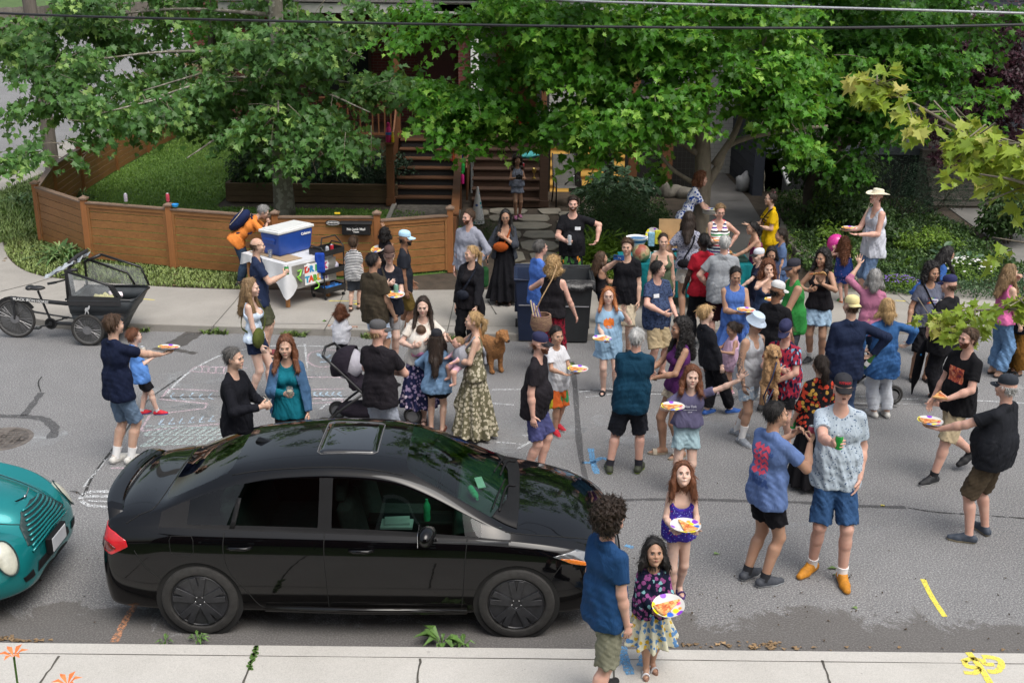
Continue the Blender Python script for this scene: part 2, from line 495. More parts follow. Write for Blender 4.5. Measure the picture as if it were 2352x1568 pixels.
def grass_patch(name,poly,n,h,col_lo,col_hi,z=.11,seed=1,w=.012,mask=None,droop=.5):
 rs=np.random.RandomState(seed)
 P=na(poly,float);lo=P.min(0);hi=P.max(0)
 pts=[]
 while len(pts)<n:
  q=lo+rs.rand(n,2)*(hi-lo)
  ins=np.zeros(n,bool);j=len(P)-1
  for i in rg(len(P)):
   c_=((P[i,1]>q[:,1])!=(P[j,1]>q[:,1]))&(q[:,0]<(P[j,0]-P[i,0])*(q[:,1]-P[i,1])/(P[j,1]-P[i,1]+1e-12)+P[i,0])
   ins^=c_;j=i
  q=q[ins]
  if mask is not None:q=q[mask(q)]
  pts.extend(q.tolist())
 q=na(pts[:n]);a=rs.rand(n)*2*PI
 hh=h*(.5+rs.rand(n)*.9);dirx=np.cos(a);diry=np.sin(a)
 base=np.c_[q,np.full(n,z)]
 side=np.c_[-diry,dirx,np.zeros(n)]*w*(.6+.8*rs.rand(n))[:,None]
 lean=np.c_[dirx,diry,np.zeros(n)]*(hh*droop*rs.rand(n))[:,None]
 mid=base+lean*.4+np.c_[np.zeros((n,2)),hh*.6]
 tip=base+lean*1.2+np.c_[np.zeros((n,2)),hh]
 V=np.stack([base-side,base+side,mid+side*.8,mid-side*.8,tip+side*.1,tip-side*.1],1).reshape(-1,3)
 k=np.arange(n)[:,None]*6
 F=np.concatenate([k+[0,1,2,3],k+[3,2,4,5]])
 m,t,b_=nm_(name)
 at=node(t,'ShaderNodeAttribute');at.attribute_name='var'
 lk(t,ramp(t,at.outputs['Fac'],[(0,lin(col_lo)if isinstance(col_lo,str)else col_lo),(1,lin(col_hi)if isinstance(col_hi,str)else col_hi)]),b_.inputs['Base Color'])
 iv(b_,'Roughness',.55)
 v=rs.rand(n)*.6+.4*(.5+.5*np.sin(q[:,0]*1.7+q[:,1]*.9))
 return np_mesh(name,V,F,m,smo=False,attr={'var':np.r_[v,v]})
fence_px=[(97,556),(208,600),(400,618),(640,640),(870,640),(1035,625)]
FW=[gz(x,y,.11)for x,y in fence_px]
LAWN_G=mat('lawn turf',(.075,.15,.025),.95,var=.35,scale=2.5,bmp=1.)
lawn_poly=[(p.x,p.y)for p in FW]+[(-1.1,23.6),(-1.9,23.7),(-2.,24.9),(-2.8,25.2),(-6.9,25.3),(-7.,38),(-12.2,38),(-12.2,25.5)]
sheet('lawn_ground',lawn_poly,.125,LAWN_G,thick=.1)
tag(grass_patch('lawn_grass',lawn_poly,60000,.045,(.07,.16,.02),(.22,.37,.06),z=.125,w=.01),kind='stuff')
verge=[tu(gz(x,y,.12)[:2])for x,y in((2,520),(14,580),(26,598),(42,612),(60,622),(85,630),(138,639),(220,648),(331,655),(545,664),(600,662))]+[(p.x,p.y)for p in FW[::-1][2:]]+[(-10.6,24.),(-11.4,24.2)]
tag(grass_patch('verge_grass',verge,10000,.065,(.07,.11,.025),(.24,.31,.09),z=.11,seed=3,droop=1.),kind='stuff')
corner=[(-12.5,26.8),(-12.2,30),(-11.2,30),(-9.9,22.),(-10.3,21.6),(-11.2,22.8)]
tag(grass_patch('corner_grass',corner,6000,.12,(.05,.09,.018),(.16,.24,.06),z=.11,seed=5,droop=1.),kind='stuff')
gut=[(-8.3,17.1),(-5.8,16.5),(-4,16.4),(0,16.15),(0,16.26),(-4,16.52),(-5.8,16.62),(-8.3,17.3)]
tag(grass_patch('gutter_weeds',gut,500,.07,(.06,.11,.02),(.18,.26,.07),z=0.0,seed=8,w=.02,droop=1.6,mask=lambda q:np.sin(q[:,0]*5.1)>.55),kind='stuff')
WEED=mat('weed leaf',(.085,.17,.035),.6,var=.3,scale=20)
def weed(x,y,n,L,lb,z=0.0,seed=0,name='kerb_weed',up=.8,m=None):
 rnd=random.Random(seed);b=MB()
 for i in rg(n):
  a=rnd.uniform(0,2*PI);l=L*rnd.uniform(.5,1.1);h0=rnd.uniform(0,.45)*L*up;wd=l*.16
  d=Vc((cos(a),sin(a),0));s=Vc((-d.y,d.x,0))
  p0=Vc((x,y,z+h0))+d*.02;p1=p0+d*l*.45+Vc((0,0,l*up*.45));p2=p0+d*l+Vc((0,0,l*up*rnd.uniform(.1,.5)))
  b.add([p0,p1+s*wd+Vc((0,0,.01)),p1-s*wd+Vc((0,0,.01)),p1,p2],[(0,3,1),(0,2,3),(3,4,1),(3,2,4)])
 b.tb([(x,y,z),(x,y,z+L*.5*up)],.006,5)
 o=b.bd(name,m or WEED)
 tag(o,lb,'weed','weeds along the kerbs')
 return o
c=gz(1015,1485);weed(c.x,c.y+.02,16,.21,'tall leafy weed growing in the gutter between the wheels of the black car',seed=2)
c=gz(1063,1488);weed(c.x,c.y+.02,12,.13,'low leafy weed just ahead of the tall weed, short of the front wheel',seed=3)
c=gz(455,1474);weed(c.x,c.y,14,.1,'spreading low weed at the kerb by the rear wheel of the black car',seed=4)
c=gz(380,1478);weed(c.x,c.y,9,.08,'small weed at the kerb behind the rear bumper of the black car',seed=5)
c=gz(500,760);weed(c.x,c.y,10,.16,'weed tuft in the far gutter between the tricycle and the drink table',seed=6)
c=gz(585,752);weed(c.x,c.y,10,.2,'leafy weed in the far gutter beside the woman with the green sling bag',seed=7)
c=gz(762,752);weed(c.x,c.y,12,.2,'weed clump at the far kerb behind the toddler in the white cardigan',seed=8)
b=MB();a=gz(588,1486,.12);e=gz(572,1540,.12);rnd=random.Random(2)
for i in rg(60):
 p=a.lerp(e,rnd.random()**1.3)+Vc((rnd.gauss(0,.01),0,0))
 b.box((p.x,p.y,.128),(.02,.015,.012),rz=rnd.random()*3)
tag(b.bd('joint_moss',WEED),kind='stuff')
LEAF_DRY=mat('dry leaf',(.24,.16,.085),.8,var=.5,scale=6)
LEAF_GREEN=mat('fallen leaf',(.12,.19,.06),.7,var=.4,scale=8)
def dry_patch(name,boxes,n,m,size,seed,z=.004):
 rnd=random.Random(seed);b=MB()
 for i in rg(n):
  x0,y0,x1,y1,zz=boxes[rnd.randrange(len(boxes))]
  p=gz(rnd.uniform(x0,x1),rnd.uniform(y0,y1),zz);s=size*rnd.uniform(.4,1.2);a=rnd.uniform(0,6.3);k=6
  vs=[(p.x+s*(1 if j%2 else .55)*cos(a+j*2*PI/k)*rnd.uniform(.7,1.1),p.y+s*.7*(1 if j%2 else .5)*sin(a+j*2*PI/k),zz+z+rnd.uniform(0,.02))for j in rg(k)]
  b.add(vs,[tu(rg(k))])
 return tag(b.bd(name,m),kind='stuff')
dry_patch('dry_leaves',[(1560,1475,1730,1488,0),(1720,1478,1780,1492,0),(0,1462,40,1472,0),(1800,1485,2352,1495,0),(1480,1478,1600,1486,0),(1760,1475,1830,1490,0),(30,1470,120,1474,0)],120,LEAF_DRY,.03,3)
dry_patch('kerb_leaves',[(330,745,460,755,0),(500,750,640,760,0),(330,600,460,662,.12),(0,520,60,600,.12)],90,LEAF_DRY,.05,4)
dry_patch('road_leaves',[(1640,1265,1660,1280,0),(1900,1300,1930,1330,0),(1960,1390,2000,1410,0),(1310,835,1345,845,0),(1290,880,1300,890,0)],9,LEAF_GREEN,.06,5)
dry_patch('lawn_leaves',[(240,330,520,480,.13),(250,350,900,480,.13)],26,LEAF_DRY,.05,6,z=.03)
dry_patch('road_grit',[(0,1100,2352,1470,0),(1400,1300,2352,1480,0)],120,mat('twig grit',(.09,.07,.05),.9),.018,7)
# ================================================================ fence
WOOD_F=None
def wood_mat(name,c_lo,c_hi,along=(1,12,12),rough=.55,coat=0.0):
 m,t,b_=nm_(name)
 co=oc(t,along)
 n1=noise(t,co,2.2,6,.65,1.2)
 n2=noise(t,oc(t),1.3,3,.6)
 c1=ramp(t,n1,[(.28,c_lo),(.72,c_hi)])
 c2=mixc(t,ramp(t,n2,[(.3,0.0),(.75,.5)]),c1,tu(c*.55 for c in c_lo))
 lk(t,c2,b_.inputs['Base Color'])
 iv(b_,'Roughness',rough)
 iv(b_,'Coat Weight',coat)
 bump(t,b_,n1,.25,.004)
 return m
WOOD_F=wood_mat('cedar fence board',(.21,.088,.027),(.37,.17,.054))
WOOD_P=wood_mat('cedar fence post',(.26,.098,.03),(.36,.15,.048),(12,12,1))
WOOD_CAP=wood_mat('weathered cap wood',(.14,.085,.055),(.26,.18,.13))
WOOD_D=wood_mat('dark stair wood',(.045,.024,.015),(.085,.045,.028),rough=.6)
WOOD_R=wood_mat('grey worn wood',(.16,.14,.12),(.28,.25,.22),rough=.8)
WOOD_T=wood_mat('brown timber',(.085,.055,.028),(.15,.1,.055),rough=.8)
fence=emp('wood_fence','curved horizontal board cedar fence with capped posts around the lawn corner','fence',FW[2])
FH=1.06
def fence_panel(A,B,z0,h,parent,name='fence_panel',boards=7,gate=False):
 A=Vc(A)-parent.location;B=Vc(B)-parent.location
 A.z=B.z=0;z0=z0-parent.location.z
 d=(B-A);L=d.length;d.normalize();n=Vc((-d.y,d.x,0));a0=A+d*.05;b0=B-d*.05
 b=MB();bh=h/boards
 for i in rg(boards):
  zz=z0+.04+bh*(i+.5)
  b.bar(a0+Vc((0,0,zz))+n*random.uniform(-.002,.002),b0+Vc((0,0,zz)),.026,bh-.012)
 o=b.bd(name,WOOD_F,parent,bevel=.004)
 f=MB();back=n*.02
 for q in(a0+d*.03,b0-d*.03):
  f.box(q-n*.02+Vc((0,0,z0+h/2+.04)),(.06,.02,h),rz=math.atan2(d.y,d.x))
 f.bar(a0+n*.01+Vc((0,0,z0+h+.055)),b0+n*.01+Vc((0,0,z0+h+.055)),.12,.032,mi=1)
 f.bar(a0-n*.022+Vc((0,0,z0+h+0.0)),b0-n*.022+Vc((0,0,z0+h+0.0)),.018,.07)
 f.bd('fence_rail',[WOOD_F,WOOD_CAP],o,bevel=.004)
 return o
def fence_post(p,h,parent,w=.11):
 p=Vc(p)-parent.location
 b=MB().box((p.x,p.y,p.z+h/2),(w,w,h))
 b.box((p.x,p.y,p.z+h+.01),(w+.05,w+.05,.035),mi=1);
 b.add([(p.x-w*.6,p.y-w*.6,p.z+h+.028),(p.x+w*.6,p.y-w*.6,p.z+h+.028),(p.x+w*.6,p.y+w*.6,p.z+h+.028),(p.x-w*.6,p.y+w*.6,p.z+h+.028),(p.x,p.y,p.z+h+.075)],[(0,1,4),(1,2,4),(2,3,4),(3,0,4)],1)
 return b.bd('fence_post',[WOOD_P,WOOD_CAP],parent,bevel=.006)
for i in rg(5):
 fence_panel(FW[i],FW[i+1],.12,FH-(.06 if i==4 else 0),fence,'gate_panel' if i==4 else 'fence_panel')
for i,p in enu(FW):
 fence_post(p,FH+.13,fence)
BK=[FW[0]+Vc((-.7,2.6,0)),FW[0]+Vc((-1.,5.,0)),FW[0]+Vc((-1.2,8.,0)),FW[0]+Vc((-1.3,11.,0)),FW[0]+Vc((-1.3,14.,0))]
side=emp('side_fence','horizontal board cedar fence running back along the cross street past the lawn','fence',FW[0])
prevp=FW[0]
for p in BK:
 fence_panel(prevp,p,.12,FH-.05,side);fence_post(p,FH+.4 if p in BK[2:4]else FH+.1,side);prevp=p
def on_fence(px,py,off=.05):
 0
 A,B=FW[3],FW[4]
 d=(B-A).normalized();n=Vc((d.y,-d.x,0));r=ray(px,py);o=Vc((0,0,CAM_H))
 P0=A+n*off
 t=(P0-o).dot(n)/r.dot(n)
 return o+r*t,d,n
BLACK=mat('black enamel',(.012,.012,.013),.35,var=.2)
WP=mat('white paint',(.78,.78,.76),.5,var=.04)
p,d,n=on_fence(819,523)
rz=math.atan2(d.y,d.x)
mbx=emp('letterbox','black metal letterbox lettered No Junk Mail hung on the wooden fence','letterbox',p,rz)
b=MB().box((0,-.05,-.01),(.5,.1,.2));b.box((0,-.055,.1),(.56,.13,.03),rot=Mt.Rotation(.25,3,'X'));b.ball((0,-.105,.055),.012)
b.bd('letterbox_body',BLACK,mbx,bevel=.008)
for tx,sz,zz in(('No Junk Mail',.062,-.005),('Thanks',.035,-.055)):
 o=txm(tx,sz,WP,'box_lettering',mbx,bold=.0012);o.location=(0,-.1035,zz);o.rotation_euler=(PI/2,0,0)
p,d,n=on_fence(765,512)
sg=emp('warning_sign','small black oval warning plate screwed to the fence left of the letterbox','sign',p,rz)
b=MB().prism([(.13*math.copysign(abs(cos(a))**.6,cos(a)),.048*math.copysign(abs(sin(a))**.6,sin(a)))for a in[2*PI*k/32 for k in rg(32)]],0,.006,Mx=Mt.Rotation(PI/2,3,'X'));b.bd('sign_plate',BLACK,sg)
b=MB().tb([(.118*cos(a),-.009,.038*sin(a))for a in[2*PI*k/28 for k in rg(28)]],.0022,5,closed=True);b.bd('sign_border',WP,sg)
o=txm('WARNING',.042,WP,'sign_lettering',sg,bold=.001);o.location=(0,-.008,.004);o.rotation_euler=(PI/2,0,0)
# ================================================================ utility pole, cross street
c=gz(122,392,.12)
up=MB();pts=[(c.x,c.y,0),(c.x-.05,c.y,3),(c.x-.12,c.y,6),(c.x-.2,c.y,10)];up.tb(pts,[.19,.175,.16,.14],16)
o=up.bd('utility_pole',wood_mat('grey pole wood',(.1,.085,.072),(.19,.165,.145),(14,14,1),.9),smo=True)
tag(o,'weathered grey wooden utility pole at the street corner behind the left tree','utility pole')
CABLE=mat('cable rubber',(.012,.012,.014),.45)
CABLE_G=mat('aluminium cable',(.33,.34,.36),.35,.7,var=.25,scale=60)
def wire(pts_px,Y0,Y1,r,m,lb,parent=None):
 n=len(pts_px);P=[]
 for i,(x,y)in enu(pts_px):
  t=(x-pts_px[0][0])/(pts_px[-1][0]-pts_px[0][0]);P.append(gy(x,y,Y0+(Y1-Y0)*t))
 b=MB().tb(catmull(P,6),r,8)
 o=b.bd('power_cable',m,smo=True)
 return tag(o,lb,'power cable','overhead cables across the street')
wire([(-500,-5),(0,31),(600,48),(1176,59),(1800,65),(2352,57),(2900,40)],14,11.5,.014,CABLE,'lower black overhead cable crossing the whole picture in front of the trees')
wire([(700,-40),(1250,-2),(1500,8),(1900,18),(2352,31),(2900,50)],13,11.,.013,CABLE_G,'upper pale twisted overhead cable sloping down over the right trees')
V=[tu(gz(x,y,0)[:2])for x,y in((-60,100),(0,92),(150,68),(330,45))]
sheet('far_verge',[V[0],V[1],V[2],V[3],(V[3][0]+4,190),(-88,190)],.1,mat('far grass',(.06,.11,.025),.95,var=.4,scale=1.,bmp=1.),thick=.3)
b=MB();a=Vc(V[0]+(0,))+Vc((-4,6,0));e=Vc(V[2]+(0,))+Vc((6,16,0))
for k in rg(60):
 p=a.lerp(e,k/59);b.box((p.x,p.y,.95),(.55,.04,1.9+.05*(k%3)))
o=b.bd('board_fence',WOOD_R);tag(o,'tall grey vertical board fence beyond the cross street','fence')

# ================================================================ houses behind the gardens
def brick_mat(name,c1,c2,mortar,sx=1.,rough=.85):
 m,t,b_=nm_(name)
 tc=t.nodes.new('ShaderNodeTexCoord')
 sp=node(t,'ShaderNodeSeparateXYZ');cb=node(t,'ShaderNodeCombineXYZ')
 ad=node(t,'ShaderNodeMath',operation='ADD')
 lk(t,tc.outputs['Object'],sp.inputs[0])
 lk(t,sp.outputs['X'],ad.inputs[0]);lk(t,sp.outputs['Y'],ad.inputs[1])
 lk(t,ad.outputs[0],cb.inputs['X']);lk(t,sp.outputs['Z'],cb.inputs['Y'])
 br=node(t,'ShaderNodeTexBrick')
 iv(br,'Scale',1.);iv(br,'Brick Width',.22*sx);iv(br,'Row Height',.075*sx);iv(br,'Mortar Size',.008*sx)
 iv(br,'Color1',c1+(1,));iv(br,'Color2',c2+(1,));iv(br,'Mortar',mortar+(1,))
 lk(t,cb.outputs[0],br.inputs['Vector'])
 n=noise(t,oc(t),2.,4)
 lk(t,mixc(t,ramp(t,n,[(.3,0.0),(.8,.4)]),br.outputs['Color'],tu(c*.6 for c in c1)),b_.inputs['Base Color'])
 iv(b_,'Roughness',rough)
 bump(t,b_,br.outputs['Fac'],-.4,.006)
 return m
BRICK_R=brick_mat('red brick',(.16,.035,.028),(.12,.03,.026),(.14,.1,.085))
BRICK_W=brick_mat('white painted brick',(.5,.5,.48),(.44,.44,.43),(.36,.36,.35),1.5)
SIDING=mat('navy siding',(.035,.042,.06),.7,var=.15,scale=2)
FASCIA=mat('white fascia',(.42,.42,.4),.6,var=.1,scale=2)
ROOF=mat('roof shingle',(.07,.065,.06),.95,var=.4,scale=14,bmp=.8)
DARKG=mat('dark window glass',(.02,.024,.028),.08,var=.2)
CEDAR=wood_mat('cedar post',(.13,.052,.022),(.21,.09,.036),(10,10,1))
STONE_P=mat('flagstone',(.225,.205,.165),.9,var=.25,scale=2.5,bmp=.6)
Y1=27.6
def steps(x0,x1,yb,yt,z0,z1,n,parent,mt,riser=None,flare=0.0):
 for i in rg(n):
  b=MB()
  z=z0+(z1-z0)*(i+1)/n;y=yb+(yt-yb)*i/n;dy=(yt-yb)/n
  b.box(((x0+x1)/2,y+dy/2-.015,z-.02),(x1-x0,dy+.03,.04))
  b.box(((x0+x1)/2,y+dy/2+.01,(z+z0)/2-.025),(x1-x0-.04,dy-.004,max(.04,z-z0-.05+0.0)),mi=1)
  b.bd('stair_step',[mt,riser or mt],parent,bevel=.006)
def railing(a,c,h,n,parent,mt,name='railing',low=.08,pick=.035):
 a=Vc(a);c=Vc(c);b=MB()
 b.bar(a+Vc((0,0,h)),c+Vc((0,0,h)),.09,.04);b.bar(a+Vc((0,0,low)),c+Vc((0,0,low)),.05,.06);b.bar(a+Vc((0,0,h-.06)),c+Vc((0,0,h-.06)),.04,.05)
 for i in rg(n):
  p=a.lerp(c,(i+.5)/n);b.box((p.x,p.y,p.z+(h+low)/2-.03),(pick,pick,h-low-.06))
 return b.bd(name,mt,parent,bevel=.003)
def newel(x,y,z0,h,parent,mt,w=.13,cap=True):
 b=MB().box((x,y,z0+h/2),(w,w,h))
 if cap:
  b.box((x,y,z0+h+.02),(w+.06,w+.06,.04));b.box((x,y,z0+.08),(w+.04,w+.04,.16))
 return b.bd('newel_post',mt,parent,bevel=.006)
h1=emp('porch_house','red brick house with cedar porch, slatted railing and dark stair behind the lawn','house',(0,0,0))
b=MB().box((-4.1,31.,4.),(6.2,1.,8.));b.bd('brick_wall',BRICK_R,h1)
b=MB().box((-4.05,31.5,8.2),(7.,4,.25));b.bd('roof',ROOF,h1)
b=MB().box((-4.05,29.05,1.36),(5.4,2.85,.1));b.box((-4.8,Y1+.05,.72),(4.,.05,1.16),mi=1);b.bd('porch_deck',[WOOD_D,WOOD_T],h1)
b=MB().box((-3.9,28.9,4.45),(6.,3.3,.14));b.box((-3.9,27.2,4.48),(6.1,.1,.22),mi=1);b.add([(-7,27.1,4.62),(-.8,27.1,4.62),(-.8,30.5,5.6),(-7,30.5,5.6)],[(0,1,2,3)],2)
b.bd('porch_roof',[mat('porch soffit',(.1,.09,.08),.8),FASCIA,ROOF],h1)
for x in(-6.45,):
 b=MB().box((x,Y1-.02,2.9),(.42,.42,3.));b.bd('brick_column',BRICK_R,h1)
b=MB().box((-1.18,Y1+.1,2.6),(.36,.36,3.6));b.bd('brick_column',BRICK_R,h1)
railing((-5.8,Y1,1.42),(-2.95,Y1,1.42),.95,19,h1,CEDAR)
newel(-4.3,Y1,1.42,1.,h1,CEDAR,.1)
newel(-2.86,Y1,1.42,3.,h1,CEDAR,.14)
steps(-2.78,-1.42,25.75,27.6,.13,1.42,7,h1,wood_mat('stair tread wood',(.075,.034,.016),(.13,.06,.028)),mat('black riser',(.018,.018,.02),.7))
newel(-2.86,25.72,.13,1.42,h1,CEDAR,.17)
b=MB().bar((-2.86,25.85,.75),(-2.86,27.5,1.75),.04,.9);b.bd('stair_side',CEDAR,h1)
for x,z,wd,hh in((-4.6,3.,1.4,1.5),):
 f=MB();f.box((x,30.47,z),(wd+.14,.06,hh+.14));fo=f.bd('window',WOOD_D,h1)
 g=MB();g.box((x,30.43,z),(wd,.03,hh));g.bd('window_pane',DARKG,fo)
f=MB();f.box((-2.1,30.46,2.5),(1.,.06,2.2));fo=f.bd('front_door',mat('dark red door',(.09,.02,.02),.5),h1)
g=MB();g.ball((-1.72,30.4,2.4),.035);g.bd('door_handle',mat('brass',(.5,.36,.12),.3,.9),fo)
b=MB()
for i in rg(16):
 x=-8.5+i*.1
 b.bar((x,28.3,2.5),(x+.9,28.3,3.4),.012,.035);b.bar((x+.9,28.32,2.5),(x,28.32,3.4),.012,.035)
b.box((-7.35,28.34,2.95),(1.6,.02,1.),mi=1)
b.bd('lattice_screen',[mat('pale lattice',(.45,.36,.24),.8),mat('tan board',(.36,.19,.07),.8)],h1)
def wicker_chair(x,y,z,rz,lb):
 t=emp('wicker_chair',lb,'chair',(x,y,z),rz)
 m=mat('wicker',(.2,.11,.06),.8,var=.4,scale=40,bmp=.8)
 b=MB().box((0,0,.42),(.52,.5,.05));b.bd('seat',m,t,bevel=.01)
 b=MB().box((0,.24,.74),(.52,.04,.6),rot=Mt.Rotation(-.15,3,'X'));b.bd('backrest',m,t,bevel=.01)
 for sx in(-.23,.23):
  for sy in(-.21,.21):
   b=MB().cyl((sx,sy,0),(sx,sy,.42),.02);b.bd('leg',m,t)
wicker_chair(-2.05,28.9,1.42,2.9,'brown wicker chair at the head of the left dark stair on the porch')
pl=MB()
for i in rg(3):pl.box((-4.72,25.9,.21+i*.15),(4.,.09,.145))
pl.box((-6.72,26.7,.36),(.09,1.6,.44));pl.box((-2.95,26.7,.36),(.09,1.6,.44));pl.box((-4.72,26.7,.3),(3.9,1.5,.4),mi=1)
o=pl.bd('timber_planter',[WOOD_T,SOIL],bevel=.01);tag(o,'long low brown timber raised bed in front of the left porch','planter')
PAV=brick_mat('grey paver',(.13,.12,.105),(.1,.095,.085),(.05,.045,.04),.9)
b=MB().box((-1.95,24.7,.12),(1.5,2.1,.04));o=b.bd('paver_path',mat('paver path stone',(.12,.11,.095),.9,var=.5,scale=9,bmp=.8));o['kind']='structure'
b=MB().bar((-2.75,23.7,.15),(-2.78,25.7,.15),.1,.06);o=b.bd('path_edging',CONC_F);o['kind']='structure'
sr=emp('path_rail','low sloping cedar board rail beside the flagstone path by the gate','railing',(FW[5].x,FW[5].y,.12))
o0=sr.location
b=MB();e=Vc((-1.25,25.3,0));a=Vc((FW[5].x+.08,FW[5].y+.1,0))
def lp(v):return Vc(v)-o0
b.bar(lp((a.x,a.y,.66)),lp((e.x,e.y,.95)),.05,.95);b.bar(lp((a.x,a.y,1.18)),lp((e.x,e.y,1.47)),.15,.04);b.bd('rail_board',CEDAR,sr,bevel=.004)
b=MB().box(lp((e.x,e.y,.95)),(.12,.12,1.7));b.box(lp((e.x,e.y,1.82)),(.18,.18,.04));b.bd('rail_post',CEDAR,sr,bevel=.006)
h2=emp('white_brick_house','white painted brick house with broad dark wooden stair and yellow striped basement windows','house',(0,0,0))
b=MB().box((2.7,31.,4.2),(7.4,1.,8.4));b.bd('brick_wall',BRICK_W,h2)
b=MB().box((2.7,32.,8.6),(7.8,4.,.25));b.bd('roof',ROOF,h2)
b=MB().box((2.3,27.8,2.5),(2.9,.3,1.75));b.bd('bay_wall',BRICK_W,h2)
b=MB().box((-.1,29.05,1.38),(1.95,2.9,.1));b.bd('porch_deck',WOOD_D,h2)
b=MB().box((.9,28.9,4.5),(5.5,3.3,.14));b.box((.9,27.2,4.55),(5.6,.1,.24),mi=1);b.add([(-1.9,27.1,4.7),(3.7,27.1,4.7),(3.7,30.5,5.6),(-1.9,30.5,5.6)],[(0,1,2,3)],2)
b.bd('porch_roof',[MATS['porch soffit'],FASCIA,ROOF],h2)
steps(-.98,.62,25.6,27.6,.13,1.44,7,h2,WOOD_D)
newel(.7,25.72,.13,1.42,h2,WOOD_D,.2)
newel(.72,27.5,1.4,2.95,h2,CEDAR,.13,False)
b=MB().box((-.93,Y1-.1,2.2),(.26,.26,4.4));b.bd('white_post',WP,h2,bevel=.01)
b=MB().bar((-1.08,25.4,1.2),(-1.08,27.6,2.3),.1,.05);b.bar((-1.08,25.4,.7),(-1.08,27.6,1.7),.04,.9);b.bd('stair_rail',CEDAR,h2,bevel=.006)
b=MB().box((2.25,27.78,.85),(2.9,.16,1.75));b.bd('window_surround',mat('black frame',(.014,.013,.012),.6),h2)
BLIND_Y,t_,b_=nm_('yellow striped blind')
co=oc(t_)
wv=node(t_,'ShaderNodeTexWave',wave_type='BANDS',bands_direction='Z');iv(wv,'Scale',1.35);iv(wv,'Distortion',.6);iv(wv,'Detail',1)
t_.links.new(co,wv.inputs['Vector'])
cc=ramp(t_,wv.outputs['Fac'],[(.1,(.14,.065,.012)),(.45,(.48,.27,.06)),(1,(.62,.36,.085))])
t_.links.new(cc,b_.inputs['Base Color']);t_.links.new(cc,b_.inputs['Emission Color']);iv(b_,'Emission Strength',.3);iv(b_,'Roughness',.5)  # yellow striped colour, with faint emission in the same tone
MATS['blind']=BLIND_Y
for x0,x1,x2 in((1265,1306,0),(1336,1384,0),(1412,1432,0)):
 a=gy(x0,337,27.68);e=gy(x1,443,27.68)
 b=MB().box(((a.x+e.x)/2,27.69,(a.z+e.z)/2),(e.x-a.x,.025,a.z-e.z));b.bd('blind',BLIND_Y,h2)
for(xa,ya,xb,yb,Y,m)in((1447,300,1461,424,26.9,CEDAR),(1524,285,1541,425,27.6,CEDAR)):
 a=gy(xa,ya,Y);e=gy(xb,yb,Y)
 b=MB().box(((a.x+e.x)/2,Y,2.1),(e.x-a.x,.14,4.4));b.bd('porch_post',m,h2,bevel=.006)
a=gy(1475,330,28.2);e=gy(1521,430,28.2)
b=MB().box(((a.x+e.x)/2,28.2,1.9),(e.x-a.x,.3,4.));b.bd('brick_pier',BRICK_W,h2)
b=MB().box((.05,30.45,2.6),(1.1,.06,2.3));b.bd('front_door',mat('orange brown door',(.24,.09,.03),.5),h2)
for x,z,wd,hh in((2.6,3.3,1.5,1.3),(2.2,6.3,1.2,1.4),(4.8,6.3,1.,1.4)):
 Yw=27.6 if z<4 and x<3.5 else 30.45
 f=MB();f.box((x,Yw,z),(wd+.16,.06,hh+.16));fo=f.bd('window',WP,h2)
 g=MB();g.box((x,Yw-.04,z),(wd,.03,hh));g.bd('window_pane',DARKG,fo)
gt=emp('side_gate','dark wire mesh gate in a cedar frame between the white pier and the maple','gate',(0,0,0))
a=gy(1541,300,27.65);e=gy(1612,425,27.65)
b=MB().box(((a.x+e.x)/2,27.9,1.1),(e.x-a.x,.05,2.3),mi=0);b.bd('gate_board',MATS['black frame'],gt)
b=MB()
for i in rg(9):x=a.x+(e.x-a.x)*i/8;b.box((x,27.7,1.1),(.008,.008,2.1))
for i in rg(16):b.box(((a.x+e.x)/2,27.7,.15+i*.14),(e.x-a.x,.006,.006))
b.bd('wire_mesh',mat('wire',(.08,.08,.08),.5,.8),gt)
h3=emp('navy_house','navy sided house with white slatted porch skirt and grey wooden steps on the right','house',(0,0,0))
b=MB().box((10.2,31.,4.2),(8.4,1.,8.4));b.box((6.05,29.2,4.2),(.25,3.6,8.4));b.bd('siding_wall',SIDING,h3)
b=MB()
for i in rg(30):b.box((10.2,30.495,.3+i*.26),(8.3,.012,.02))
for i in rg(30):b.box((5.92,29.2,.3+i*.26),(.02,3.5,.02))
b.bd('siding_batten',mat('siding edge',(.02,.024,.035),.7),h3)
b=MB().box((10.2,32,8.6),(9,4.2,.25));b.bd('roof',ROOF,h3)
b=MB().box((9.4,29.1,1.28),(6.6,2.9,.12));b.box((9.4,27.62,1.24),(6.7,.06,.22),mi=1);b.bd('porch_deck',[WOOD_R,mat('blue grey trim',(.13,.15,.18),.7)],h3)
sk=MB()
for i in rg(38):sk.box((6.9+i*.085,27.6,1.85),(.035,.03,.8))
sk.box((8.5,27.6,2.28),(3.4,.05,.06));sk.box((8.5,27.6,1.45),(3.4,.05,.06))
sk.bd('porch_railing',mat('grey white slat',(.42,.41,.38),.7),h3)
b=MB().box((8.5,27.66,.65),(3.6,.04,1.1));b.bd('porch_skirt',mat('charcoal skirt',(.025,.027,.03),.8),h3)
steps(10.,12.2,26.3,27.6,.13,1.3,6,h3,WOOD_R)
b=MB().box((9.9,28.9,4.5),(6.4,3.3,.14));b.box((9.9,27.2,4.55),(6.5,.1,.24),mi=1);b.bd('porch_roof',[MATS['porch soffit'],FASCIA],h3)
for x in(6.9,9.7,12.9):
 b=MB().box((x,27.5,2.9),(.16,.16,3.1));b.bd('porch_post',WP,h3,bevel=.008)
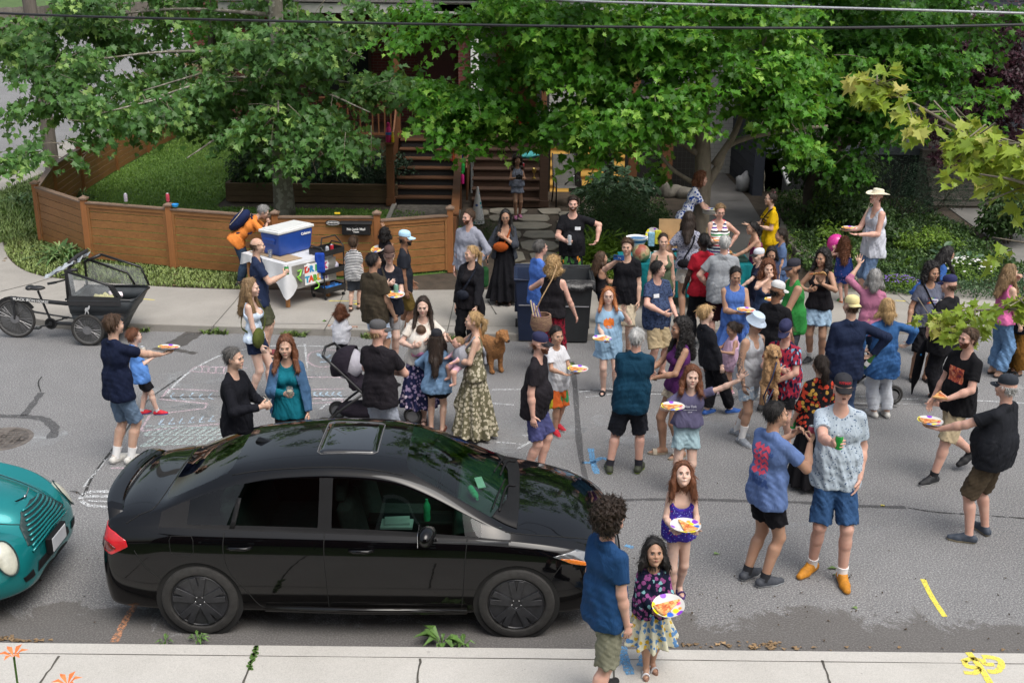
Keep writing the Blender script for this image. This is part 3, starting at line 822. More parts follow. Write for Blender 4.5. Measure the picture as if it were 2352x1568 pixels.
for x,z,wd,hh in((8.2,3.,1.3,1.4),(11.2,2.6,1.,2.2)):
 f=MB();f.box((x,30.46,z),(wd+.16,.06,hh+.16));fo=f.bd('window',WP,h3)
 g=MB();g.box((x,30.42,z),(wd,.03,hh));g.bd('window_pane',DARKG,fo)
ds=MB();c0=gy(1797,250,26.8);c1=gy(1793,372,26.8);c2=gy(1812,425,26.)
ds.bar((c1.x,26.8,6),c1,.09,.07);ds.bar(c1,c2,.09,.07);ds.bd('downspout',WP,h3,bevel=.01)
b=MB().box((-7.6,44,3.5),(8,6,7));bh=emp('corner_house','brick house further back along the cross street behind the left tree','house');b.bd('brick_wall',BRICK_R,bh)
b=MB().add([(-12,40.6,7),(-3,40.6,7),(-3,44,9.5),(-12,44,9.5),(-12,47.4,7),(-3,47.4,7)],[(0,1,2,3),(3,2,5,4),(0,3,4),(1,5,2)]);b.bd('roof',ROOF,bh)
for x in(-10,-7.5,-5):
 f=MB();f.box((x,40.98,3),(1.2,.08,1.5));fo=f.bd('window',WP,bh);g=MB();g.box((x,40.92,3),(1.,.06,1.3));g.bd('window_pane',DARKG,fo)
b=MB().box((18,31,4),(7,1,8));b.box((18,31.5,8.2),(7.4,3,.3),mi=1)
o=b.bd('grey_house',[mat('grey siding',(.22,.22,.21),.8),ROOF]);tag(o,'pale grey house mostly hidden behind the purple maple at the right edge','house')
# ================================================================ paths in the gardens
sheet('garden_walkway',[(3.95,19.2),(5.15,19.2),(5.75,27),(5.8,33),(4.7,33),(4.4,26),(4.,21)],.13,mat('walkway concrete',(.125,.12,.115),.95,var=.2,scale=1.2,bmp=.5),thick=.1)
sheet('house_walkway',[tu(gz(x,y,.13)[:2])for x,y in((2180,478),(2310,478),(2420,600),(2480,660),(2352,660),(2290,560),(2230,515))],.13,mat('path concrete',(.17,.165,.155),.95,var=.15,scale=2,bmp=.4),thick=.1)
WK=marks('walkway_joint',GROOVE,[([(1690,600),(1755,596)],.03),([(1660,520),(1728,518)],.03),([(1650,462),(1708,460)],.03)],z=.132)
b=MB();rnd=random.Random(6)
for(x0,y0),(x1,y1),n in(((1765,500),(1905,660),7),((1905,660),(2010,652),4)):
 a=gz(x0,y0,.12);e=gz(x1,y1,.12)
 for k in rg(n):
  p=a.lerp(e,(k+.5)/n);q=(e-a);b.box((p.x,p.y,.17),(q.length/n*.97,.28,.16),rz=math.atan2(q.y,q.x)+rnd.uniform(-.03,.03))
tag(b.bd('stone_edging',mat('edging stone',(.18,.165,.14),.95,var=.3,scale=3,bmp=.6),bevel=.02),'row of flat grey stones edging the right garden bed','edging')
rnd=random.Random(11)
fs=MB()
def flag(px,py,w_,h_,seed):
 r_=random.Random(seed);c=gz(px,py,.12);n=9
 ex=gz(px+w_/2,py,.12).x-c.x;ey=gz(px,py-h_/2,.12).y-c.y
 fs.prism([(math.copysign(abs(cos(a))**.55,cos(a))*ex*r_.uniform(.8,1.05),math.copysign(abs(sin(a))**.55,sin(a))*ey*r_.uniform(.8,1.05))for a in[2*PI*k/n+r_.uniform(-.15,.15)for k in rg(n)]],0,.035,c=(c.x,c.y,.115))
flags=[(1170,487,90,14),(1265,487,60,14),(1150,503,60,14),(1228,503,80,16),(1310,495,60,14),(1215,520,110,17),(1310,515,70,15),(1180,540,40,18),(1240,540,80,20),(1300,548,50,20),(1170,565,50,20),(1240,566,90,24),(1305,572,40,20),(1180,590,60,22),(1250,592,70,22),(1310,600,60,24),(1165,618,50,22),(1225,618,80,26),(1290,628,70,26),(1340,480,50,12),(1360,495,60,12),(1350,630,60,24),(1105,490,40,12),(1200,645,90,22),(1280,652,80,20),(1480,560,60,20),(1530,585,60,20),(1490,490,50,14),(1560,520,60,20)]
for i,f in enu(flags):flag(*f,i)
o=fs.bd('flagstone_path',STONE_P,bevel=.008);o['kind']='structure'
def boulder(px,py,r,lb,seed,s3=(1,.8,.75)):
 c=gz(px,py,.1);rnd=random.Random(seed);b=MB().ball((0,0,0),r,9,sc3=s3)
 b.v=[tu(Vc(v)*(1+.13*sin(v[0]*17+seed)+.1*cos(v[1]*19+v[2]*13+seed*2)))for v in b.v]
 o=b.bd('boulder',mat('boulder rock',(.19,.175,.15),.95,var=.35,scale=4,bmp=.7),smo='all');o.location=(c.x,c.y,.1+r*.45)
 tag(o,lb,'boulder','boulders edging the middle garden bed')
boulder(1468,452,.27,'pale grey boulder just right of the round green shrub, leftmost of its row',1)
boulder(1500,448,.2,'small upright boulder second from the left in the row by the white pier',2)
boulder(1538,452,.3,'broad flat boulder third in the row behind the woman in the floral dress',3)
boulder(1575,455,.24,'dark boulder at the foot of the forked maple trunk',4)
boulder(1748,690,.3,'rough pale boulder beside the turquoise table at the pavement edge',5,(1,.8,1.1))
boulder(1758,728,.22,'low rough boulder below the larger one by the turquoise table',6)
boulder(1460,500,.28,'mossy flat rock at the right foot of the round shrub',7,(1.2,.8,.5))
nh=emp('unseen_house','unseen brick house added behind the viewpoint to darken car reflections','house');b=MB().box((0,-2.6,4.5),(15,1,9));b.bd('brick_wall',BRICK_R,nh);b=MB().box((0,-3,9.2),(16,3,.3));b.bd('roof',ROOF,nh)  # out of view, added so the car's side reflects something dark
for x in(-5,-1.8,1.8,5):
 for z in(2,5.6):f=MB();f.box((x,-2.08,z),(1.2,.06,1.6));fo=f.bd('window',WP,nh);g=MB();g.box((x,-2.03,z),(1,.04,1.4));g.bd('window_pane',DARKG,fo)

# ================================================================ foliage
def leaf_mat(name,lo,mid,hi,tr=.35,rough=.45):
 m,t,b_=nm_(name)
 at=node(t,'ShaderNodeAttribute');at.attribute_name='var'
 c=ramp(t,at.outputs['Fac'],[(0,lo),(.6,mid),(1,hi)])
 lk(t,c,b_.inputs['Base Color'])
 iv(b_,'Roughness',rough)
 iv(b_,'Specular IOR Level',.35)
 tl=node(t,'ShaderNodeBsdfTranslucent');lk(t,mixc(t,.5,c,(hi[0],hi[1],hi[2]*.5)),tl.inputs['Color'])
 ms=node(t,'ShaderNodeMixShader');iv(ms,0,tr)
 lk(t,b_.outputs[0],ms.inputs[1]);lk(t,tl.outputs[0],ms.inputs[2])
 lk(t,ms.outputs[0],t.nodes['Material Output'].inputs[0])
 return m
MAPLE=[(0,0),(.16,.06),(.42,.02),(.34,.2),(.56,.4),(.3,.43),(.28,.62),(.12,.6),(0,1.),(-.12,.6),(-.28,.62),(-.3,.43),(-.56,.4),(-.34,.2),(-.42,.02),(-.16,.06)]
OVAL=[(0,0),(.2,.2),(.27,.5),(.16,.8),(0,1),(-.16,.8),(-.27,.5),(-.2,.2)]
NEEDLE=[(0,0),(.07,.3),(.05,.8),(0,1),(-.05,.8),(-.07,.3)]
JAP=[(0,0),(.1,.22),(.5,.08),(.24,.36),(.55,.62),(.16,.52),(0,1.),(-.16,.52),(-.55,.62),(-.24,.36),(-.5,.08),(-.1,.22)]
def leaves_np(rs,C,D,N,size,outline):
 0
 n=len(C)
 D=D/np.linalg.norm(D,axis=1,keepdims=True)
 X=np.cross(D,N);X/=np.linalg.norm(X,axis=1,keepdims=True)+1e-9
 N2=np.cross(X,D)
 O=na([(0,.38)]+outline)
 fold=np.abs(O[:,0])*.35-(O[:,1]>.85)*.12
 s=size[:,None,None]
 V=C[:,None,:]+(X[:,None,:]*O[None,:,0,None]+D[:,None,:]*O[None,:,1,None]+N2[:,None,:]*fold[None,:,None])*s
 k=len(O)
 tri=na([(0,i,i%(k-1)+1)for i in rg(1,k)])
 F=(np.arange(n)[:,None,None]*k+tri[None]).reshape(-1,3)
 return V.reshape(-1,3),F,k-1
def crown(name,blobs,n_leaves,size,m,parent,seed,outline=MAPLE,droop=.6,twl=.45,twigs=None,twig_mat=None,flat=.55,light=.5,clump=0):
 0
 rs=np.random.RandomState(seed)
 W=na([b[2]for b in blobs],float);W/=W.sum()
 per=9;ntw=n_leaves//per
 which=rs.choice(len(blobs),ntw,p=W)
 Cb=na([b[0]for b in blobs])[which];Rb=na([b[1]for b in blobs])[which]
 u=rs.normal(size=(ntw,3));u/=np.linalg.norm(u,axis=1,keepdims=True)
 rr=rs.rand(ntw)**.45
 P=Cb+u*rr[:,None]*Rb
 if clump:
  ns=max(1,ntw//clump);sub=rs.randint(0,ntw,ns);near=sub[rs.randint(0,ns,ntw)]
  P=P[near]+rs.normal(size=(ntw,3))*[.26,.26,.1];u=u[near]+rs.normal(size=(ntw,3))*.4
 out=u*[1,1,.4]+rs.normal(size=(ntw,3))*.35;out[:,2]-=droop*.45
 out/=np.linalg.norm(out,axis=1,keepdims=True)
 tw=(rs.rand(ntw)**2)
 idx=np.repeat(np.arange(ntw),per)
 tt=np.tile(np.linspace(.1,1,per),ntw)+rs.rand(ntw*per)*.08
 bend=np.zeros((ntw*per,3));bend[:,2]=-droop*.35*tt**2
 sidev=np.cross(out,[0,0,1.]);sidev/=np.linalg.norm(sidev,axis=1,keepdims=True)+1e-6
 sgn=np.where(np.arange(ntw*per)%2==0,1.,-1.)
 C=P[idx]+(out[idx]*tt[:,None]+bend)*twl+sidev[idx]*(sgn*.12*twl)[:,None]+rs.normal(size=(ntw*per,3))*.035
 D=out[idx]*.5+sidev[idx]*sgn[:,None]*.8+rs.normal(size=(ntw*per,3))*.35;D[:,2]-=droop
 N=rs.normal(size=(ntw*per,3))*.45;N[:,2]+=flat+.35;N[:,1]-=.45
 S=size*(.55+.6*rs.rand(ntw*per))*(1-.3*(tt>.95))
 V,F,k=leaves_np(rs,C,D,N,S,outline)
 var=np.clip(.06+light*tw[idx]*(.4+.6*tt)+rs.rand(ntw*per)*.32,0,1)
 o=np_mesh(name,V,F,m,parent,smo=False,attr={'var':np.repeat(var,k)})
 if twigs:
  b=MB();sel=rs.choice(ntw,min(twigs,ntw),replace=False)
  for i in sel:
   a=Vc(P[i]-out[i]*.25);q=Vc(P[i]);e=q+Vc(out[i])*twl+Vc((0,0,-droop*.3*twl))
   b.tb([a,q,e],[.009,.006,.003],4,caps=False)
  b.bd('twig',twig_mat or BARK_T,parent)['kind']='stuff'
 return o
BARK_T=mat('twig bark',(.19,.165,.125),.9)
def bark(name,a,c,patches=None):
 m,t,b_=nm_(name)
 co=oc(t,(1,1,.45))
 c1=ramp(t,noise(t,co,5,5,.7),[(.35,a),(.65,c)])
 if patches:
  c1=mixc(t,ramp(t,noise(t,oc(t),9,2,.5),[(.52,0.0),(.55,1.)]),c1,patches)
 lk(t,c1,b_.inputs['Base Color']);iv(b_,'Roughness',.92)
 bump(t,b_,noise(t,oc(t,(1,1,.2)),28,4,.7),.6,.02)
 return m
BARK_P=bark('plane bark',(.15,.135,.11),(.22,.2,.165),(.3,.285,.245))
BARK_M=bark('maple bark',(.15,.125,.095),(.25,.215,.165))
BARK_D=bark('dark bark',(.045,.036,.028),(.09,.072,.056))
LM_P=leaf_mat('plane leaf',(.03,.08,.024),(.085,.205,.045),(.34,.5,.14),.3)
LM_M=leaf_mat('maple leaf',(.026,.095,.01),(.085,.265,.022),(.33,.55,.09),.38)
LM_R=leaf_mat('shade maple leaf',(.022,.08,.01),(.06,.2,.02),(.23,.43,.06),.36)
LM_Y=leaf_mat('young maple leaf',(.13,.25,.02),(.31,.42,.05),(.55,.5,.16),.4)
LM_U=leaf_mat('purple maple leaf',(.018,.008,.013),(.065,.02,.034),(.15,.055,.08),.22)
LM_S=leaf_mat('shrub leaf',(.02,.05,.014),(.055,.11,.028),(.13,.22,.06),.25)
LM_H=leaf_mat('hosta leaf',(.06,.12,.065),(.1,.18,.095),(.2,.3,.15),.2)
LM_L=leaf_mat('lime leaf',(.07,.14,.015),(.15,.26,.03),(.3,.42,.06),.3)
LM_C=leaf_mat('conifer needle',(.01,.03,.014),(.022,.055,.026),(.05,.1,.05),.1)
def B(px,py,Y,rx,rz,ry=None,wt=None):
 0
 c=gy(px,py,Y);ry=ry or rx*.8
 return(tu(c),(rx,ry,rz),wt if wt is not None else(rx*rz)**.85*(1 if py>-30 else .16 if py>-300 else .1))
def limbs(name,segs,m,parent,n=10):
 b=MB()
 for pts,r0,r1 in segs:
  P=catmull(pts,5)if len(pts)>2 else[Vc(p)for p in pts]
  rr=[r0+(r1-r0)*(i/(len(P)-1))**.8 for i in rg(len(P))]
  b.tb(P,rr,n)
 return b.bd(name,m,parent,smo='all')
t1p=gz(655,495,.12)
T1=emp('plane_tree','broad plane tree with mottled grey trunk on the lawn behind the fence','tree',(0,0,0))
top1=[(t1p.x,t1p.y,.1),(t1p.x-.02,t1p.y,1.2),(t1p.x+0.0,t1p.y,2.6),(t1p.x+.05,t1p.y,5),(t1p.x,t1p.y,8)]
limbs('trunk',[(top1,.25,.12)],BARK_P,T1,18)
bl1=[]
for px,py,Y,rx,rz in((120,60,25,1.5,.6),(330,30,25.5,1.6,.6),(560,40,25,1.5,.6),(800,50,25,1.3,.6),(70,165,23.5,1.2,.45),(250,130,24,1.3,.5),(440,150,24.5,1.4,.6),(640,130,23.5,1.2,.6),(840,140,24.5,1.1,.5),(150,229,22.5,1.,.38),(330,214,23,1.1,.5),(480,224,24,1.,.5),(600,209,23.2,.9,.45),(760,224,23.2,1.,.45),(900,204,24.8,.9,.42),(110,304,21.8,.65,.25),(200,274,22,.4,.12),(110,346,21.6,.4,.13),(330,239,22.4,.7,.14),(440,314,22.6,.4,.25),(430,369,22.3,.33,.18),(560,294,23,.6,.35),(580,319,22.8,.3,.15),(700,304,22.6,.8,.35),(790,309,22.5,.5,.25),(730,359,22.2,.45,.18),(640,264,22.4,.6,.3),(850,264,23,.5,.25),(950,234,24,.4,.25),(90,-60,24,2.,.7),(380,-60,24,2.2,.7),(660,-60,24,2.2,.8),(500,-200,24.5,4.,1.2),(300,-420,25,4.5,1.8),(750,-420,25,4.,1.8)):
 bl1.append(B(px,py,Y,rx,rz))
seg=[]
for i,(c,r,w_)in enu(bl1):
 if i%2==0 or i>20:
  z0=min(6,max(2.3,c[2]+.3));a=Vc((t1p.x,t1p.y,z0));e=Vc(c)
  seg.append(([a,a.lerp(e,.45)+Vc((0,0,.22)),e+Vc((0,0,.05))],.055,.012))
limbs('branch',seg,BARK_P,T1,6)
crown('crown',bl1,17500,.19,LM_P,T1,1,twigs=260,twl=.5,droop=.75,clump=15,light=.75)
t2p=gz(1612,600,.12)
T2=emp('maple_tree','bright green maple with forked pale trunk rising beside the garden walkway','tree',(0,0,0))
Yt=t2p.y
fk=gy(1615,400,Yt);m1=gy(1612,250,Yt+.1);m2=gy(1622,120,Yt+.2);rt=gy(1680,330,Yt+.2);rt2=gy(1800,300,Yt+.5);lf=gy(1520,330,Yt+.2);lf2=gy(1400,315,Yt+.4)
limbs('trunk',[([(t2p.x,Yt,.05),gy(1608,520,Yt),fk,m1,m2,m2+Vc((.1,.1,2.5))],.2,.1)],BARK_M,T2,18)
limbs('branch',[([gy(1612,440,Yt),gy(1648,385,Yt),rt,rt2,gy(1900,290,Yt+.8)],.1,.03),([gy(1604,352,Yt),lf+Vc((.1,0,.1)),lf2,gy(1330,280,Yt)],.075,.015),([gy(1600,425,Yt),gy(1540,385,Yt),gy(1508,330,Yt),gy(1500,240,Yt)],.05,.02),([gy(1640,380,Yt),gy(1690,300,Yt),gy(1720,200,Yt+.2),gy(1760,80,Yt+.4)],.08,.03),([m1,gy(1500,180,Yt),gy(1350,170,Yt-.2)],.06,.012),([m1,gy(1700,190,Yt-.2),gy(1800,200,Yt-.4)],.05,.012),([m2,gy(1450,60,Yt),gy(1250,80,Yt+.5)],.07,.012),([m2,gy(1300,20,Yt+.4),gy(1050,150,Yt+1.5)],.06,.01)],BARK_M,T2,9)
bl2=[]
for px,py,Y,rx,rz in((1050,60,22,1.,.55),(1220,60,21.5,1.2,.6),(1400,60,21,1.2,.6),(1580,70,20.5,1.1,.6),(1740,60,21,1.,.6),(1060,150,22,.8,.5),(1180,160,21.8,.9,.5),(1330,150,21,.9,.5),(1480,160,20,.9,.5),(1640,150,20,.8,.5),(1790,140,21,.7,.5),(1040,230,21.8,.5,.35),(1120,245,21.8,.6,.35),(1230,250,21.5,.7,.35),(1340,245,20.8,.8,.38),(1440,230,20,.7,.4),(1530,225,19.6,.6,.4),(1620,235,19.8,.35,.3),(1740,225,19.8,.6,.4),(1810,220,20.5,.5,.4),(1020,310,21.3,.33,.25),(1110,315,21.2,.4,.22),(1060,345,21.2,.25,.12),(1015,385,21.2,.16,.09),(1330,300,20.8,.5,.25),(1400,325,20.8,.35,.22),(1430,370,20.8,.25,.25),(1480,290,20,.45,.25),(1550,270,19.6,.35,.2),(1430,280,20.3,.4,.2),(1770,270,19.7,.4,.25),(1800,300,19.8,.28,.18),(1260,290,21.6,.35,.2),(1470,385,21.3,.2,.12),(1200,-60,21.5,2.2,.7),(1500,-70,21,2.2,.8),(1400,-200,21,3.6,1.2),(1250,-420,21.5,3.6,1.7),(1650,-420,21.5,3.4,1.7)):
 bl2.append(B(px,py,Y,rx,rz))
crown('crown',bl2,26000,.178,LM_M,T2,2,twigs=240,twl=.42,droop=.55,clump=15,light=.85)
T3=emp('shade_maple','large dark stemmed maple filling the upper right in front of the navy house','tree',(0,0,0))
b3=gz(1868,505,.12)
limbs('trunk',[([(b3.x,b3.y,0.0),gy(1872,420,b3.y),gy(1905,330,b3.y),gy(1960,230,b3.y),gy(2010,120,b3.y),gy(2040,0,b3.y)],.26,.12)],BARK_D,T3,16)
limbs('branch',[([gy(1885,380,b3.y),gy(1960,310,b3.y),gy(2060,260,b3.y),gy(2180,210,b3.y)],.1,.03),([gy(1890,370,b3.y),gy(1840,300,b3.y),gy(1822,180,b3.y)],.08,.03),([gy(1920,340,b3.y),gy(2040,290,b3.y-.3),gy(2100,250,b3.y-.4)],.06,.02),([gy(1955,235,b3.y),gy(1900,160,b3.y),gy(1850,60,b3.y)],.06,.02),([gy(2000,130,b3.y),gy(2120,80,b3.y),gy(2250,40,b3.y)],.07,.02)],BARK_D,T3,8)
bl3=[]
for px,py,Y,rx,rz in((1880,40,23.5,1.3,.6),(2060,50,23,1.4,.6),(2230,40,23,.9,.4),(1850,120,23.5,1.,.5),(2000,130,23,1.2,.5),(2130,130,22.5,.8,.4),(1880,200,23.5,.9,.4),(2010,210,22.5,.8,.4),(2100,190,22.5,.6,.35),(1840,270,24,.7,.35),(1950,265,23.5,.5,.25),(1860,320,24,.35,.2),(2240,215,22,.5,.2),(2190,245,22,.3,.15),(1990,290,22.8,.35,.15),(1950,360,22.5,.3,.2),(2050,-60,23,3,.9),(2300,-60,22.5,2,.9),(2100,-200,23,4,1.2),(2050,-420,23,4,1.8),(2250,320,21.5,.2,.12)):
 bl3.append(B(px,py,Y,rx,rz))
crown('crown',bl3,19000,.178,LM_R,T3,3,twigs=150,twig_mat=BARK_D,twl=.42,droop=.55,clump=15,light=.7)
T4=emp('purple_maple','dark purple leaved japanese maple at the upper right edge','tree',(0,0,0))
p4=gz(2290,430,.12);limbs('trunk',[([(p4.x,27.,0),(p4.x-.2,27,1.5),(p4.x+.1,27,3.5)],.12,.05),([(p4.x-.15,27,1.3),(p4.x-1.4,26.6,2.6)],.06,.02),([(p4.x,27,2),(p4.x+1,26.8,3.4)],.06,.02)],BARK_D,T4)
bl4=[B(*q)for q in((2230,130,26.5,.9,.6),(2320,160,26,.9,.8),(2280,240,26,.9,.5),(2180,100,26.5,.6,.4),(2350,320,25.8,.5,.3),(2170,290,26,.4,.3),(2180,360,25.6,.2,.12),(1985,95,26.5,.6,.3),(2300,60,26.5,1,.4),(1830,240,26.5,.25,.2))]
crown('crown',bl4,12000,.14,LM_U,T4,4,outline=JAP,twl=.35,droop=.5,light=.6)
T5=emp('street_maple','yellow green young maple branches reaching in from the right edge near the camera','tree',(0,0,0))
tk=Vc((7.6,6.6,0))
def yb(x,y,Y):return gy(x,y,Y)
br=[([tk+Vc((0,0,2.6)),yb(2480,420,9.6),yb(2280,345,9.8),yb(2190,290,10.2),yb(2060,215,10.6)],.05,.008),([tk+Vc((0,0,2.4)),yb(2460,470,9.2),yb(2352,420,9.),yb(2250,400,9.2)],.035,.006),([tk+Vc((0,0,2.1)),yb(2500,560,10.5),yb(2380,560,10.8),yb(2280,545,11.2)],.025,.005),([tk+Vc((0,0,2.)),yb(2480,720,11.6),yb(2340,710,12),yb(2200,715,12.4),yb(2100,725,12.8)],.03,.005),([yb(2270,340,9.8),yb(2340,330,9.4),yb(2400,330,9.2)],.02,.005)]
limbs('branch',br,BARK_M,T5,8)
limbs('trunk',[([tk,tk+Vc((0,0,2)),tk+Vc((.1,.1,4.5)),tk+Vc((.2,.1,7.5))],.16,.08)],BARK_M,T5,14)
bl5=[]
for px,py,Y,rx,rz in((2020,190,10.6,.1,.1),(2040,225,10.5,.12,.08),(2090,250,10.4,.14,.08),(2150,275,10.3,.16,.1),(2210,285,10.1,.12,.07),(2250,320,9.8,.2,.1),(2310,340,9.6,.2,.13),(2230,350,9.8,.15,.12),(2290,400,9.4,.18,.12),(2350,400,9.2,.15,.15),(2330,440,9.2,.12,.08),(2380,340,9.3,.2,.2),(2300,535,11.2,.16,.07),(2340,560,11,.16,.09),(2270,560,11.2,.07,.04),(2120,715,12.7,.12,.06),(2160,730,12.6,.16,.08),(2210,740,12.4,.16,.09),(2250,715,12.2,.18,.09),(2310,705,12,.18,.08),(2350,700,11.9,.12,.08),(2200,765,12.4,.07,.04),(2030,185,10.6,.08,.06),(2125,450-195,10.4,.1,.05)):
 bl5.append(B(px,py,Y,rx,rz,wt=max(rx*rz,.004)))
crown('crown',bl5,760,.165,LM_Y,T5,5,twl=.2,droop=.45,light=.9,twigs=50)
def far_tree(x,y,h,r,n,lb,seed,m,sz=.28):
 T=emp('street_tree',lb,'tree',(x,y,0),group='trees along the cross street')
 limbs('trunk',[([(0,0,0),(0,0,h*.4),(.2,0,h*.7)],.2,.08)],BARK_D,T)
 rs=random.Random(seed)
 bl=[((rs.uniform(-r,r)*.7,rs.uniform(-r,r)*.7,h*(.35+.6*rs.random())),(r*.5,r*.5,h*.16),1)for k in rg(9)]
 crown('crown',bl,n,sz,m,T,seed,twl=.7)
far_tree(-17,92,9,4.5,3200,'dense green tree beyond the cross street nearest the tall board fence',21,LM_R,.4)
far_tree(-26,100,10,5,3200,'tall leafy tree behind the grey board fence at the top left corner',22,LM_R,.4)
far_tree(-38,95,9,5,3000,'spreading tree at the far left of the cross street',23,LM_P,.4)
far_tree(-9.5,36,7,2.6,3000,'small dark tree in the back yard behind the left porch',24,LM_R,.25)
far_tree(-12.2,70,8,3.5,2200,'mid green street tree on the near side of the cross street',25,LM_R,.35)
# ================================================================ shrubs and bedding plants
def shrub(name,blobs,n,size,m,lb,seed,outline=OVAL,cat='shrub',stems=True,**kw):
 c0=Vc(blobs[0][0]);T=emp(name,lb,cat,(c0.x,c0.y,.1))
 bl=[((c[0]-c0.x,c[1]-c0.y,c[2]-.1),r,w_)for c,r,w_ in blobs]
 if stems:
  b=MB();rs=random.Random(seed)
  for c,r,w_ in bl:
   for k in rg(3):
    b.tb([(c[0]*.3,c[1]*.3,0),(c[0]*.8+rs.uniform(-.1,.1),c[1]*.8,c[2]*.5),(c[0]+rs.uniform(-1,1)*r[0]*.6,c[1],c[2]+r[2]*.4)],[.02,.014,.006],5)
  b.bd('stem',BARK_D,T)
 crown('foliage',bl,n,size,m,T,seed,outline=outline,**kw)
 return T
shrub('round_shrub',[B(1400,480,22.6,.75,.5),B(1460,500,22.3,.7,.45),B(1370,520,22.,.5,.4),B(1500,525,21.8,.4,.35),B(1430,540,21.6,.6,.35)],12000,.05,LM_S,'large round dark green small leaved shrub right of the smiling man in black',31,twl=.16,droop=.1,flat=.3,light=.5)
shrub('broad_leaf_shrub',[B(1420,420,24.3,.6,.25),B(1380,430,24.2,.35,.2),B(1450,440,24,.4,.25)],900,.2,LM_H,'blue green broad leaved shrub in front of the yellow striped basement windows',32,twl=.3,droop=.5,light=.2)
shrub('low_juniper',[B(1140,530,22.4,.35,.16),B(1105,520,22.6,.25,.12),B(1130,550,21.9,.3,.15)],3200,.045,LM_S,'low feathery green juniper between the hoodie man and the gate',33,outline=NEEDLE,twl=.14,droop=.1,light=.7)
shrub('yard_shrub',[B(585,385,26.3,.5,.5),B(590,320,27,.6,.5)],3600,.1,LM_S,'bushy dark shrub left of the plane tree trunk by the porch',34,twl=.25)
shrub('bed_hedge',[B(x,385+(i%2)*18,26.6,.65,.42)for i,x in enu((600,700,760,820,880))],8500,.085,LM_C,'very dark hedge growing in the timber raised bed under the porch',35,twl=.2,light=.4)
shrub('hosta',[B(1420,610,20.6,.4,.12),B(1390,620,20.5,.25,.1)],90,.24,LM_H,'blue hosta clump behind the girl holding a plate by the bins',36,stems=False,twl=.2,droop=.1,flat=1.,light=.2,cat='plant')
shrub('grassy_plant',[B(1385,575,21.,.45,.25),B(1440,590,20.9,.35,.2),B(1350,590,20.8,.2,.2)],900,.3,LM_L,'clump of arching strap leaves below the round shrub',37,outline=NEEDLE,stems=False,twl=.1,droop=-.2,light=.4,cat='plant')
shrub('side_vine',[B(1905,480,23.5,.3,.5),B(1900,560,22,.3,.4),B(1920,600,21,.3,.35)],1800,.09,LM_L,'light green climbing vine in the bed behind the balloon girl',38,twl=.2)
shrub('tall_shrub',[B(1880,380,24.8,.5,.5),B(1960,400,24.4,.6,.6),B(1920,470,23.4,.5,.5),B(1990,500,22.8,.5,.45),B(2050,540,22,.4,.35),B(1830,560,22.8,.5,.3)],8000,.11,LM_S,'tall tangled green shrub behind the man in the cream sun hat',39,twl=.25,light=.7)
shrub('dark_yew',[B(2060,400,25,.6,.5),B(2130,430,24.6,.7,.35),B(2190,440,24.4,.4,.25),B(2080,470,24,.5,.3)],6500,.075,LM_C,'dark spreading yew in front of the grey steps',40,outline=NEEDLE,twl=.3,droop=.2,light=.6)
shrub('lime_shrub',[B(2140,540,21.6,.3,.2),B(2100,550,21.4,.3,.2),B(2180,560,21.2,.25,.15)],1500,.07,LM_L,'lime green fine leaved shrub right of the man in the sun hat',41,twl=.14,light=.7)
shrub('fern_bed',[B(1790,560,22,.5,.25),B(1830,610,21,.3,.3),B(1800,620,20.8,.3,.2)],1500,.13,LM_L,'ferns growing in the bed behind the woman in the yellow shirt',42,outline=NEEDLE,stems=False,twl=.25,light=.4,cat='plant')
shrub('hosta',[B(2130,600,20.4,.5,.13),B(2190,605,20.2,.35,.1)],130,.26,LM_H,'large blue grey hosta in the right bed above the crouching dark haired woman',43,stems=False,twl=.2,droop=.1,flat=1.,light=.25,cat='plant')
shrub('hosta',[B(2060,625,20.2,.3,.13)],60,.24,LM_L,'plain green hosta beside the jeans of the man in the sun hat',44,stems=False,twl=.2,droop=.1,flat=1.,light=.25,cat='plant')
shrub('right_corner_shrub',[B(2330,470,22.5,.5,.4),B(2350,430,23,.5,.4),B(2300,500,22.5,.3,.2)],3200,.13,LM_S,'dark glossy shrub at the right edge above the garden path',45,twl=.25)
gcov=[tu(gz(x,y,.11)[:2])for x,y in((1925,650),(2010,640),(2060,560),(2150,510),(2210,520),(2280,600),(2360,660),(2500,690),(2500,705),(1940,672))]
def cover(name,poly,n,h,m,seed,size=.05,outline=OVAL):
 rs=np.random.RandomState(seed);P=na(poly);lo=P.min(0);hi=P.max(0);pts=[]
 while len(pts)<n:
  q=lo+rs.rand(n,2)*(hi-lo);ins=np.zeros(n,bool);j=len(P)-1
  for i in rg(len(P)):
   ins^=((P[i,1]>q[:,1])!=(P[j,1]>q[:,1]))&(q[:,0]<(P[j,0]-P[i,0])*(q[:,1]-P[i,1])/(P[j,1]-P[i,1]+1e-12)+P[i,0]);j=i
  pts.extend(q[ins].tolist())
 q=na(pts[:n]);hh=h*(.5+.5*np.sin(q[:,0]*4.3+seed)*np.cos(q[:,1]*3.7))*.6+h*.4
 C=np.c_[q,.11+hh*rs.rand(n)**.4]
 D=rs.normal(size=(n,3));N=rs.normal(size=(n,3))*.5;N[:,2]+=1
 V,F,k=leaves_np(rs,C,D,N,size*(.6+.7*rs.rand(n)),outline)
 return tag(np_mesh(name,V,F,m,smo=False,attr={'var':np.repeat(rs.rand(n)**1.5,k)}),kind='stuff')
cover('ground_cover',gcov,16000,.22,leaf_mat('periwinkle leaf',(.03,.07,.03),(.07,.13,.06),(.15,.22,.11),.2),50)
cover('bed_undergrowth',[(5.3,19.4),(9.6,19.6),(9.5,26.2),(6.2,27),(5.9,24)],16000,.35,LM_S,51,.08)
